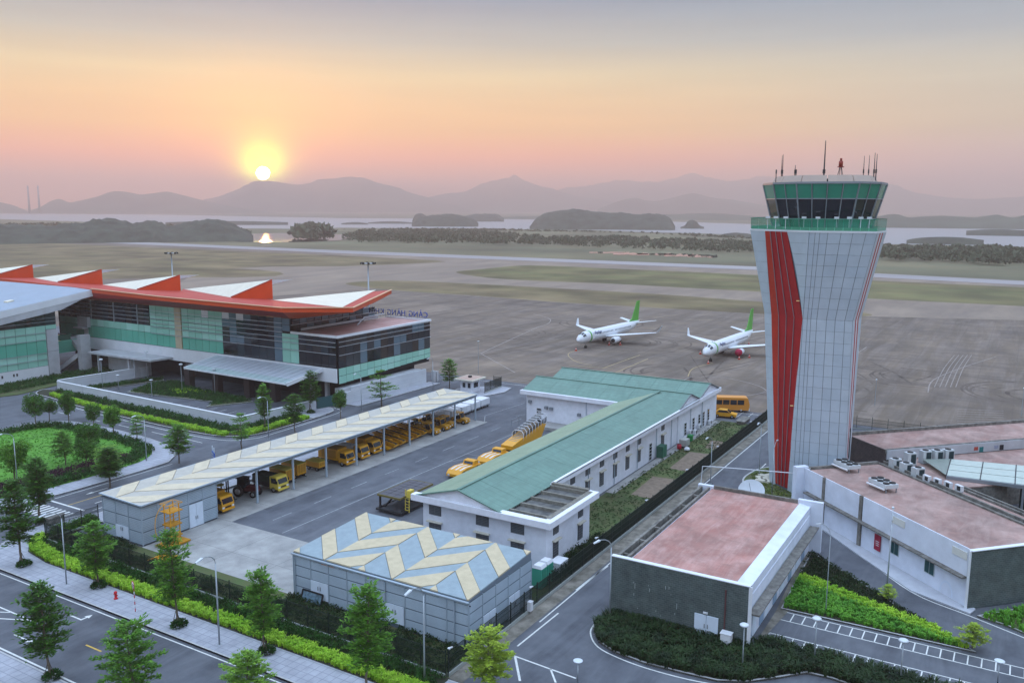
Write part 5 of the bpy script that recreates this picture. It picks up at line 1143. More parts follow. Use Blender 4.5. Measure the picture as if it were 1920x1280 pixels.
vr = [((120.0,11.0,5.1),'standing alone beside the rear brick wall'),((122.1,9.4,5.1),'first of the three by the glass canopy'),((123.1,8.1,5.1),'middle of the three by the glass canopy'),((124.2,6.9,5.1),'last of the three by the glass canopy'),
      ((116.3,12.3,5.0),'first of the diagonal row'),((115.0,10.9,5.0),'middle of the diagonal row'),((113.6,9.4,5.0),'last of the diagonal row')]
for p, lab in vr: put(vu, p, CA+R_(90), 'upright white air conditioner with dark grilles, '+lab, 'upright rooftop air conditioners')
def split():
    t = thing('split_air_conditioner', '', 'air conditioner', (0,0,0)); g = MB(); g.box(-.5,.5,-.2,.2,.1,.8); part('casing', g, m_wht, t, local=True); g = MB(); g.box(-.38,.14,.2,.215,.2,.7); part('grille', g, m_dgrey, t, local=True); g = MB(); g.box(-.45,.45,-.2,.2,0,.1); part('feet', g, m_grey, t, local=True); return t
su = split()
for k, o_ in enumerate(('first','second','third','last')):
    p = Vector((111.6,8.2,5.62)).lerp(Vector((109.5,4.6,5.62)), k/3); put(su, p, CA, 'low white split air conditioner on the roof gutter, %s from the tower' % o_, 'split air conditioners in a row on the gutter')
# laundry on the rear parapet
for k, (px_, py_, c, nm) in enumerate(((1830,842,'#a5483c','orange-red'),(1840,842,'#1f6d6f','teal'),(1868,839,'#8d93a5','grey patterned'),(1878,838,'#1d1d22','black'))):
    p = gp(px_, py_, 5.2); g = MB(); h = .5+.25*(k%2)
    for j in range(5): a0, a1 = -.35+j*.14, -.35+(j+1)*.14; w0, w1 = .05*math.sin(j*1.9+k), .05*math.sin((j+1)*1.9+k); g.add([(p.x+a0*.7+w0,p.y-a0*.7,p.z+.35),(p.x+a1*.7+w1,p.y-a1*.7,p.z+.35),(p.x+a1*.7-w1,p.y-a1*.7,p.z+.35-h),(p.x+a0*.7-w0,p.y-a0*.7,p.z+.35-h)], [(0,1,2,3),(3,2,1,0)])
    g2 = Vector((p.x,p.y,p.z)); single('hung_clothing', g, mat('cloth_'+nm.replace(' ','_').replace('-','_'), c, .9), '%s garment drying on the rear office wall' % nm, 'clothing', 'laundry on the rear wall', g2)
# satellite dish behind the plant house
dsh = thing('satellite_dish', 'white satellite dish tilted up behind the plant house', 'dish', (108.5,28.3,0))
g = MB(); g.smooth = True; prof = [(.05+2.0*k/8, .42*(k/8)**2) for k in range(9)]; g.lathe(prof, 'z', 20); g.f = g.f[:-2]; g.mi = g.mi[:-2]; g.sm = g.sm[:-2]
g.xf(Matrix.Translation((0,0,1.7)) @ Matrix.Scale(.82,4) @ Matrix.Rotation(R_(-42), 4, Vector((-.2,.98,0)))); part('reflector', g, mat('dish_white', '#c5c9cd', .6, var=.06), dsh, local=True)
g = MB(); g.cyl((0,0), .14, 0, 1.7, 8); part('mast', g, m_grey, dsh, local=True); g = MB(); g.tube([(.0,.1,1.8),(-.5,.2,3.0)], .03, 5); part('feed_arm', g, m_grey, dsh, local=True)
# pale slabs on the tower lawn
for k, (px_, py_) in enumerate(((1424,898),(1432,894),(1427,903),(1437,899),(1443,892),(1441,903))):
    p = gp(px_, py_, .13); g = MB(); g.obox((p.x,p.y), .8, .35, .12, .42, .6+.5*k); single('stone_slab', g, m_sill, 'pale stone slab on the tower lawn, '+('leftmost of the pile','left of the back row','front middle of the pile','centre of the pile','back one touching the tower','front one nearest the tower')[k], 'slab', 'stone slabs by the tower', p)
# ================================================================== VEHICLES AND AIRPLANES
m_yel = mat('vehicle_yellow', '#d99a17', .4, var=.06, vscale=.8, coords='obj', spec=.5)
m_yel2 = mat('vehicle_yellow_dull', '#b98318', .5, var=.1, vscale=.8, coords='obj')
m_lemon = mat('vehicle_lemon', '#d9c04e', .4, var=.05, coords='obj')
m_tyre = mat('tyre', '#1b1b1c', .85); m_rim = mat('rim', '#9a9a9a', .4, metal=.5); m_chas = mat('chassis', '#232426', .7)
m_glassv = mat('vehicle_glass', '#1d2a33', .06, spec=.7); m_lamp = mat('headlamp', '#dfe3e6', .2); m_green = mat('green_tarp', '#23362c', .85, var=.2, vscale=1.5, coords='obj')
m_dred = mat('tractor_red', '#5a1c22', .5); m_wpaint = mat('aircraft_white', '#d9dde2', .35, spec=.5); m_lime = mat('livery_green', '#4fa03a', .4); m_navy = mat('livery_navy', '#2b3f78', .4)
def extr(g, prof, y0, y1):
    n = len(prof); return g.add([(x,y0,z) for x, z in prof]+[(x,y1,z) for x, z in prof], [tuple(range(n)), tuple(range(n,2*n))[::-1]]+[(i,n+i,n+(i+1)%n,(i+1)%n) for i in range(n)])
def vp(name, mb, m, parent): return part(name, mb, m, parent, local=True)
def wheel(t, x, y, r, w):
    g = MB(); g.tube([(x,y-w/2,r),(x,y+w/2,r)], r, 14); o = vp('wheel', g, m_tyre, t)
    s = 1 if y > 0 else -1; g = MB(); g.tube([(x,y+s*w*.3,r),(x,y+s*(w/2+.015),r)], r*.55, 10); vp('rim', g, m_rim, o); return o
def cabin(t, x0, x1, w, zb, zt, m, slope=.3, glass=True):
    g = MB(); extr(g, [(x1,zb),(x1+.04,zb+(zt-zb)*.42),(x1-slope,zt-.06),(x1-slope-.15,zt),(x0+.08,zt),(x0,zt-.08),(x0,zb)], -w/2, w/2); o = vp('cab', g, m, t)
    zm = zb+(zt-zb)*.46; xa = x1+.045; xb = x1-slope+.03
    g = MB(); g.poly([(xa,-w/2+.12,zm),(xa,w/2-.12,zm),(xb,w/2-.16,zt-.16),(xb,-w/2+.16,zt-.16)]); vp('windscreen', g, m_glassv, o)
    for s in (-1,1): g = MB(); g.poly([(x0+.3,s*(w/2+.012),zm),(x1-.12,s*(w/2+.012),zm),(x1-slope-.06,s*(w/2+.012),zt-.2),(x0+.3,s*(w/2+.012),zt-.2)][::s]); vp('side_window', g, m_glassv, o)
    for s in (-1,1): g = MB(); g.box(x1+.02,x1+.07,s*(w/2-.2)-.16,s*(w/2-.2)+.16,zb+.2,zb+.42); vp('headlight', g, m_lamp, o)
    g = MB(); g.box(x1-.05,x1+.12,-w/2-.02,w/2+.02,zb-.12,zb+.12); vp('bumper', g, m, o); g = MB(); g.box(x1+.03,x1+.06,-.45,.45,zb+.22,zb+.42); vp('grille', g, m_chas, o)
    for s in (-1,1): g = MB(); g.box(x1-.1,x1+.0,s*(w/2+.1)-.06,s*(w/2+.1)+.06,zm+.1,zm+.5); vp('mirror', g, m_chas, o)
    return o
def truck(body_m, body='box', cab_m=None, L=5.4):
    t = thing('service_truck', '', 'truck'); cabin(t, 1.1, 2.65, 1.9, .5, 2.2, cab_m or m_yel)
    g = MB(); g.box(-L/2,2.2,-.5,.5,.45,.75); vp('chassis', g, m_chas, t)
    if body == 'box':
        g = MB(); g.box(-L/2,1.0,-.98,.98,.75,2.45); o = vp('cargo_box', g, body_m, t); g = MB(); g.box(-L/2-.02,1.02,-1.0,1.0,2.42,2.5); vp('box_roof', g, m_yel2, o)
        for s in (-1,1): g = MB(); g.box(-2.2,.6,s*.99-.01,s*.99+.01,1.0,2.2); vp('box_panel', g, m_yel2, o)
    elif body == 'tarp':
        g = MB(); g.box(-L/2,1.0,-.9,.9,.75,1.15); vp('cargo_bed', g, m_chas, t); g = MB(); extr(g, [(-L/2,1.1),(1.0,1.1),(1.0,1.95),(.8,2.1),(-L/2+.2,2.1),(-L/2,1.95)], -.88, .88); vp('tarpaulin', g, body_m, t)
    else:
        g = MB(); g.box(-L/2,1.0,-.95,.95,.75,1.5); vp('cargo_bed', g, body_m, t)
        g = MB(); g.box(-L/2+.3,.8,-.7,.7,1.5,1.95); g.tube([(-1.5,-.8,2.2),(.6,-.8,2.2)], .05, 5); vp('bed_equipment', g, m_wht, t)
    for x in (1.75,-1.6):
        for s in (-1,1): wheel(t, x, s*.82, .39, .26)
    return t
def cart(h=1.5, L=3.0, two=False):
    t = thing('ground_power_cart', '', 'cart'); g = MB(); g.box(-L/2,L/2,-.85,.85,.55,.55+h); o = vp('housing', g, m_yel, t); g = MB(); g.box(-L/2-.03,L/2+.03,-.88,.88,.5+h,.58+h); vp('lid', g, m_lemon, o)
    for k in range(3): g = MB(); g.box(L/2,L/2+.02,-.7+k*.5,-.3+k*.5,.8,.4+h); vp('access_door', g, m_yel2, o)
    g = MB(); g.box(-L/2,L/2,-.85,.85,.4,.55); vp('frame', g, m_chas, t); g = MB(); g.tube([(L/2,0,.45),(L/2+.9,0,.35)], .05, 6); vp('tow_bar', g, m_chas, t)
    for x in (-L/2+.5,L/2-.5):
        for s in (-1,1): wheel(t, x, s*.72, .3, .2)
    return t
def tractor():
    t = thing('farm_tractor', '', 'tractor'); g = MB(); extr(g, [(-1.3,.7),(1.7,.7),(1.75,1.35),(.3,1.5),(-.2,1.2),(-1.3,1.2)], -.38, .38); vp('bonnet', g, m_dred, t)
    g = MB(); extr(g, [(-1.2,1.2),(.1,1.2),(.0,2.3),(-1.1,2.35)], -.6, .6); o = vp('cab', g, m_glassv, t); g = MB(); g.box(-1.3,.15,-.7,.7,2.35,2.45); vp('cab_roof', g, m_chas, o)
    for s in (-1,1): wheel(t, -.8, s*.85, .75, .42); wheel(t, 1.3, s*.7, .45, .3)
    g = MB(); g.tube([(.9,.2,1.4),(.9,.2,2.2)], .05, 6); vp('exhaust', g, m_chas, t); g = MB(); g.box(-1.7,-1.3,-.6,.6,.5,.9); vp('hitch', g, m_dred, t); return t
def forklift():
    t = thing('forklift', '', 'forklift'); g = MB(); extr(g, [(-1.3,.3),(1.0,.3),(1.0,.75),(.1,.8),(-.2,1.1),(-1.3,1.1)], -.55, .55); vp('body', g, m_yel2, t)
    for x in (-1.0,.6):
        for s in (-1,1): g = MB(); g.beam((x,s*.5,.8),(x*.8,s*.48,2.15),.07); vp('guard_post', g, m_chas, t)
    g = MB(); g.box(-.9,.6,-.55,.55,2.13,2.2); vp('guard_roof', g, m_lemon, t)
    for s in (-.35,.35): g = MB(); g.box(1.05,1.2,s-.06,s+.06,.1,3.0); vp('mast_rail', g, m_chas, t)
    for s in (-.3,.3): g = MB(); g.box(1.2,2.2,s-.06,s+.06,.12,.18); vp('fork', g, m_chas, t)
    g = MB(); g.box(-.5,-.05,-.25,.25,.9,1.5); vp('seat', g, m_chas, t)
    for x in (-.9,.7):
        for s in (-1,1): wheel(t, x, s*.5, .32, .22)
    return t
def belt_loader():
    t = thing('belt_loader', '', 'belt loader'); g = MB(); extr(g, [(-3.2,.4),(3.0,.35),(3.2,.6),(1.6,.95),(-3.2,.95)], -.95, .95); vp('chassis_body', g, m_yel, t)
    g = MB(); a, b = Vector((-3.6,.1,1.95)), Vector((3.8,.1,.95)); g.beam(a, b, .9, .34); o = vp('conveyor', g, m_yel2, t); g = MB(); g.beam(a+Vector((0,0,.2)), b+Vector((0,0,.2)), .7, .05); vp('belt', g, m_chas, o)
    for s in (-.45,.45): g = MB(); g.beam(a+Vector((0,s,.3)), b+Vector((0,s,.3)), .06, .12); vp('side_rail', g, m_yel, o)
    g = MB(); extr(g, [(.6,.95),(2.0,.85),(1.7,1.35),(.7,1.45)], -.95, -.35); vp('driver_station', g, m_yel, t); g = MB(); g.tube([(-1,.1,.9),(-1.6,.1,1.6)], .09, 6); vp('lift_strut', g, m_chas, t)
    for x in (-2.2,2.0):
        for s in (-1,1): wheel(t, x, s*.85, .4, .28)
    return t
def tug():
    t = thing('baggage_tractor', '', 'tow tractor'); g = MB(); extr(g, [(-1.5,.35),(1.6,.35),(1.6,.85),(1.35,1.0),(.4,1.1),(.2,.8),(-1.0,.8),(-1.1,1.05),(-1.5,1.05)], -.72, .72); vp('body', g, m_yel2, t)
    for x, xt in ((.45,.15),(-1.1,-1.05)):
        for s in (-1,1): g = MB(); g.beam((x,s*.64,1.0),(xt,s*.6,1.9),.07); vp('cab_post', g, m_yel2, t)
    g = MB(); g.poly([(.46,-.6,1.1),(.46,.6,1.1),(.17,.57,1.85),(.17,-.57,1.85)]); vp('windscreen', g, m_glassv, t); g = MB(); g.box(-1.2,.3,-.7,.7,1.9,1.98); vp('cab_roof', g, m_yel, t)
    g = MB(); g.box(-.7,-.2,-.5,.5,.8,1.35); vp('seat', g, m_chas, t)
    for s in (-1,1): g = MB(); g.box(1.6,1.63,s*.5-.12,s*.5+.12,.6,.78); vp('headlight', g, m_lamp, t)
    for x in (-.95,1.0):
        for s in (-1,1): wheel(t, x, s*.62, .36, .24)
    return t
def pushback():
    t = thing('pushback_tractor', '', 'tow tractor'); g = MB(); extr(g, [(-2.7,.4),(2.7,.35),(2.75,.75),(2.2,1.2),(.8,1.35),(-1.0,1.2),(-2.7,1.15)], -1.2, 1.2); o = vp('body', g, m_yel, t)
    for y in (-.75,.0,.75): g = MB(); g.poly([(2.15,y-.12,1.235),(2.15,y+.12,1.235),(.8,y+.12,1.37),(.8,y-.12,1.37)][::-1]); g.poly([(.8,y-.12,1.37),(.8,y+.12,1.37),(-.9,y+.12,1.225),(-.9,y-.12,1.225)][::-1]); vp('white_stripe', g, m_wht, o)
    g = MB(); extr(g, [(-2.4,1.15),(-1.1,1.2),(-1.3,1.75),(-2.3,1.75)], -.9, .9); c = vp('cab', g, m_yel, t); g = MB(); g.poly([(-1.1,-.75,1.3),(-1.1,.75,1.3),(-1.28,.7,1.68),(-1.28,-.7,1.68)]); vp('windscreen', g, m_glassv, c)
    for x in (-1.7,1.7):
        for s in (-1,1): wheel(t, x, s*1.1, .55, .4)
    for s in (-.8,.8): g = MB(); g.box(2.72,2.78,s-.16,s+.16,.5,.7); vp('headlight', g, m_lamp, t)
    return t
G = lambda x, y, z=0: gp(x, y, z)
DN = -math.pi/2
def shedveh(proto, x, y, label, rz=DN, grp=None): return put(proto, (x, y, -.03), rz, label, grp)
tk = truck(m_yel, 'box'); 
shedveh(tk, 71.0, 86.4, 'yellow truck with orange cab parked beside the shed store wall', grp='yellow trucks in the shed')
tk2 = truck(m_yel, 'box', L=5.8)
shedveh(tk2, 94.2, 86.6, 'yellow box truck nearest the power carts in the shed', grp='yellow trucks in the shed')
tk3 = truck(m_yel, 'bed'); shedveh(tk3, 97.8, 86.8, 'yellow truck with white equipment on its bed, middle of three', grp='yellow trucks in the shed')
shedveh(tk2, 101.0, 87.1, 'yellow box truck parked next to the belt loaders', grp='yellow trucks in the shed')
tp = truck(m_green, 'tarp', m_lemon, 4.6); shedveh(tp, 80.4, 86.4, 'small lemon-yellow pickup with a dark green tarpaulin')
shedveh(forklift(), 73.4, 88.2, 'forklift with pale roof guard behind the orange cab', -R_(60)); shedveh(tractor(), 76.9, 86.8, 'dark red farm tractor parked in the shed', -R_(75))
c1 = cart(1.55, 3.2); shedveh(c1, 83.4, 87.0, 'tall yellow box cart next to the lemon pickup', grp='yellow carts'); shedveh(c1, 86.2, 87.6, 'tall yellow box cart second from the lemon pickup', grp='yellow carts')
c2 = cart(.85, 2.6); shedveh(c2, 90.4, 87.2, 'low open yellow cart beside the box truck', grp='yellow carts')
bl = belt_loader()
for k, (x, y) in enumerate(((103.8,86.8),(106.0,87.0),(108.2,87.2),(110.4,87.4),(112.6,87.6))): shedveh(bl, x, y, 'yellow belt loader, %s of five in the shed from the trucks' % ('first','second','third','fourth','last')[k], grp='belt loaders')
tg = tug()
for k, (x, y) in enumerate(((115.3,84.7),(118.6,84.9),(120.6,85.2),(124.2,84.6),(116.0,88.6),(119.8,88.8))): shedveh(tg, x, y, 'yellow baggage tractor, %s' % ('first in the front row after the belt loaders','second in the front row','third in the front row','last of the front row by the shed end','rear row behind the first','rear row behind the third')[k], grp='baggage tractors')
# train of white container dollies beyond the shed
def dolly():
    t = thing('cargo_dolly', '', 'dolly'); g = MB(); g.box(-1.6,1.6,-1.2,1.2,.45,.6); vp('deck', g, m_grey, t); g = MB(); g.box(-1.5,1.5,-1.15,1.15,.6,1.75); o = vp('container', g, m_wht, t)
    for k in range(2): g = MB(); g.box(-1.3+k*1.4,-.1+k*1.4,-1.17,-1.15,.75,1.6); vp('container_panel', g, m_bandw, o)
    for x in (-1.1,1.1):
        for s in (-1,1): wheel(t, x, s*.9, .22, .15)
    return t
dl = dolly()
for k in range(5): put(dl, (122.6+k*3.5, 87.9+k*.12, -.03), R_(1.5), 'white container dolly, %s in the train beyond the shed' % ('first','second','third','fourth','last')[k], 'container dollies')
# yard machines
pb = pushback()
put(pb, (99.6,67.3,-.03), R_(180), 'low yellow pushback tractor alone in the yard', 'pushback tractors'); put(pb, (107.0,67.0,-.03), R_(180), 'low yellow pushback tractor half hidden by the green roof', 'pushback tractors')
tb = thing('tow_bar', 'orange tow bar lying by the pushback tractor', 'tow bar', (92.5,64.6,-.03)); g = MB(); g.tube([(-1.6,0,.2),(1.6,.1,.2)], .07, 6); vp('bar', g, mat('safety_orange', '#d4661c', .5), tb); g = MB(); g.box(-1.8,-1.4,-.3,.3,.1,.4); vp('head', g, mat('safety_orange', '#d4661c', .5), tb)
wheel(tb, .2, .25, .2, .1); wheel(tb, .2, -.25, .2, .1)
# passenger stairs vehicle
stv = thing('boarding_stairs', 'yellow boarding stairs truck with arched glass hood behind the green roof', 'stairs truck', (116.0,67.0,-.03))
g = MB(); g.box(-4.5,4.5,-1.0,1.0,.5,1.0); vp('chassis', g, m_chas, stv); g = MB(); extr(g, [(-5,.95),(4.2,.95),(5.8,2.9),(4.6,3.2),(-3.4,1.9),(-5,1.6)], -1.05, 1.05); vp('stair_housing', g, m_yel, stv)
for k in range(14): x = -3.2+k*.56; g = MB(); g.box(x,x+.3,-.8,.8,1.9+k*.1,1.96+k*.1); vp('tread', g, m_grey, stv)
for k in range(9):
    x = -1.6+k*.95; zb = 1.7+k*.16; g = MB(); g.tube([(x,-1.0+0*k,zb),(x+.05,-1.05,zb+1.1),(x+.1,-.6,zb+1.55),(x+.1,.6,zb+1.55),(x+.05,1.05,zb+1.1),(x,1.0,zb)], .06, 6); vp('hood_hoop', g, m_wht, stv)
for s in (-1,1):
    for k in range(8): x = -1.6+k*.95; zb = 1.7+k*.16; g = MB(); g.poly([(x,s*1.03,zb+.2),(x+.95,s*1.03,zb+.36),(x+.95,s*1.03,zb+1.26),(x,s*1.03,zb+1.1)]); vp('hood_pane', g, mat('hood_glass', '#3b3f42', .1, alpha=.75), stv)
for k in range(8): x = -1.6+k*.95; zb = 1.7+k*.16; g = MB(); g.poly([(x+.1,-.6,zb+1.57),(x+1.05,-.6,zb+1.73),(x+1.05,.6,zb+1.73),(x+.1,.6,zb+1.57)]); vp('hood_pane', g, mat('hood_glass', '#3b3f42', .1, alpha=.75), stv)
for x in (-3.3,3.0):
    for s in (-1,1): wheel(stv, x, s*.95, .45, .3)
# scissor cargo loader
sl_ = thing('scissor_loader', 'black cargo scissor loader with raised deck and yellow ladder', 'cargo loader', (84.6,66.2,-.03))
g = MB()
for s in (-1.9,1.9): g.box(-3.6,3.6,s-.12,s+.12,.25,.5)
for x in (-3.5,3.5): g.box(x-.12,x+.12,-1.8,1.8,.25,.5)
vp('base_frame', g, m_chas, sl_); g = MB(); g.box(-3.5,3.5,-1.75,1.75,.28,.42); vp('base_deck', g, mat('oily_steel', '#3a3c40', .7), sl_)
for i in range(7):
    for j in range(3): g = MB(); g.box(-3.4+i*.97,-3.4+i*.97+.9,-1.7+j*1.15,-1.7+j*1.15+1.08,2.25,2.35); vp('deck_plate', g, mat('deck_steel', '#57575e', .5, metal=.4), sl_)
g = MB(); g.box(-3.5,3.5,-1.8,-1.7,2.1,2.34); g.box(-3.5,3.5,1.75,1.85,2.1,2.34); g.box(-3.5,-3.4,-1.7,1.75,2.1,2.34); g.box(3.4,3.5,-1.7,1.75,2.1,2.34); vp('deck_frame', g, mat('olive_frame', '#6e6230', .6), sl_)
for s in (-1.4,1.4):
    for a, b in (((-2.6,.45),(1.2,2.5)),((1.2,.45),(-2.6,2.5))): g = MB(); g.beam((a[0],s,a[1]),(b[0],s,b[1]*.83),.14,.24); vp('scissor_arm', g, m_chas, sl_)
for x in (-3.3,3.0): g = MB(); g.box(x,x+.2,1.5,1.7,.4,2.1); vp('deck_post', g, m_chas, sl_)
g = MB()
for y in (-2.35,-1.75): g.beam((-2.4,y,.3),(-2.3,y,3.2),.08)
for k in range(7): g.beam((-2.4+.01*k,-2.35,.55+k*.38),(-2.4+.01*k,-1.75,.55+k*.38),.06)
vp('ladder', g, m_lemon, sl_); g = MB(); g.box(-2.4,-1.5,-2.5,-1.95,2.2,3.1); vp('control_box', g, m_lemon, sl_)
for x in (-2.8,2.8):
    for s in (-1,1): wheel(sl_, x, s*1.7, .32, .25)
# yellow maintenance lift by the shed store
ml = thing('maintenance_lift', 'tall yellow open-frame maintenance lift by the shed wall', 'lift', (60.6,80.9,-.03))
for x in (-.6,.6):
    for y in (-.5,.5): g = MB(); g.beam((x,y,.2),(x,y,4.9),.1); vp('mast_post', g, m_yel, ml)
for k in range(11):
    for y in (-.5,.5): g = MB(); g.beam((-.6,y,.4+k*.44),(.6,y,.62+k*.44),.05); vp('mast_brace', g, m_yel, ml)
for z in (1.1,2.4,4.0): g = MB(); g.box(-.8,.8,-.7,.7,z,z+.12); vp('stage', g, m_yel2, ml)
g = MB(); g.box(-.9,.9,-.8,.8,4.0,4.08); g.tube([(-.9,-.8,4.9),(.9,-.8,4.9),(.9,.8,4.9),(-.9,.8,4.9),(-.9,-.8,4.9)], .04, 5); vp('top_cage', g, m_yel, ml)
g = MB(); g.box(-1.6,1.6,-1.0,1.0,.12,.3); vp('base', g, m_yel2, ml); g = MB()
for k in range(14):
    a0, a1 = R_(90+k*13), R_(90+(k+1)*13); g.beam((-.6+1.5*math.cos(a0),.2,2.6+2.3*math.sin(a0)),(-.6+1.5*math.cos(a1),.2,2.6+2.3*math.sin(a1)),.06)
vp('cable_hoop', g, m_yel, ml)
pal = thing('yellow_pallet_frame', 'low yellow steel frame lying on the concrete pad', 'frame', (56.9,77.9,-.03))
for y in (-.8,-.25,.3,.85): g = MB(); g.box(-1.3,1.3,y-.06,y+.06,.25,.4); vp('bar', g, m_yel, pal)
for x in (-1.2,0,1.2): g = MB(); g.box(x-.07,x+.07,-.9,.9,.1,.25); vp('bearer', g, m_yel2, pal)
# taxi and minibus by the tower fence
def car():
    t = thing('taxi', '', 'car'); g = MB(); extr(g, [(-2.1,.35),(2.1,.35),(2.15,.75),(1.1,.95),(-1.6,1.0),(-2.15,.9)], -.85, .85); vp('body', g, m_yel, t)
    g = MB(); extr(g, [(1.1,.94),(.4,1.48),(-1.0,1.5),(-1.7,.98)], -.74, .74); o = vp('cabin', g, m_yel, t)
    for s in (-1,1): g = MB(); g.poly([(.95,s*.752,1.0),(.38,s*.752,1.42),(-.95,s*.752,1.44),(-1.45,s*.752,1.03)][::-s]); vp('side_window', g, m_glassv, o)
    g = MB(); g.poly([(1.06,-.65,1.0),(1.06,.65,1.0),(.45,.6,1.46),(.45,-.6,1.46)]); vp('windscreen', g, m_glassv, o)
    for x in (-1.3,1.35):
        for s in (-1,1): wheel(t, x, s*.76, .32, .2)
    for s in (-1,1): g = MB(); g.box(2.1,2.16,s*.6-.15,s*.6+.15,.6,.75); vp('headlight', g, m_lamp, t)
    return t
put(car(), (153.6,45.6,-.03), -R_(80), 'yellow taxi beside the corner of the white building')
bus = thing('minibus', 'yellow minibus with dark windows at the fence end', 'bus', (158.6,46.8,-.03), -R_(65))
g = MB(); extr(g, [(-4,.45),(3.9,.45),(4.05,1.5),(3.7,2.75),(3.4,2.85),(-3.9,2.85),(-4,2.7)], -1.1, 1.1); vp('body', g, mat('bus_orange', '#d08a35', .4), bus)
for s in (-1,1):
    for k in range(5): g = MB(); x = -3.6+k*1.35; g.box(x,x+1.2,s*1.11-.01,s*1.11+.01,1.5,2.4); vp('side_window', g, m_glassv, bus)
g = MB(); g.poly([(4.06,-.95,1.55),(4.06,.95,1.55),(3.76,.9,2.65),(3.76,-.9,2.65)]); vp('windscreen', g, m_glassv, bus)
for s in (-1,1): g = MB(); g.box(3.95,4.02,s*.8-.18,s*.8+.18,.75,1.0); vp('headlight', g, m_lamp, bus)
g = MB(); g.box(3.9,4.1,-1.1,1.1,.4,.65); vp('bumper', g, m_wht, bus)
for x in (-2.5,2.5):
    for s in (-1,1): wheel(bus, x, s*.95, .42, .28)
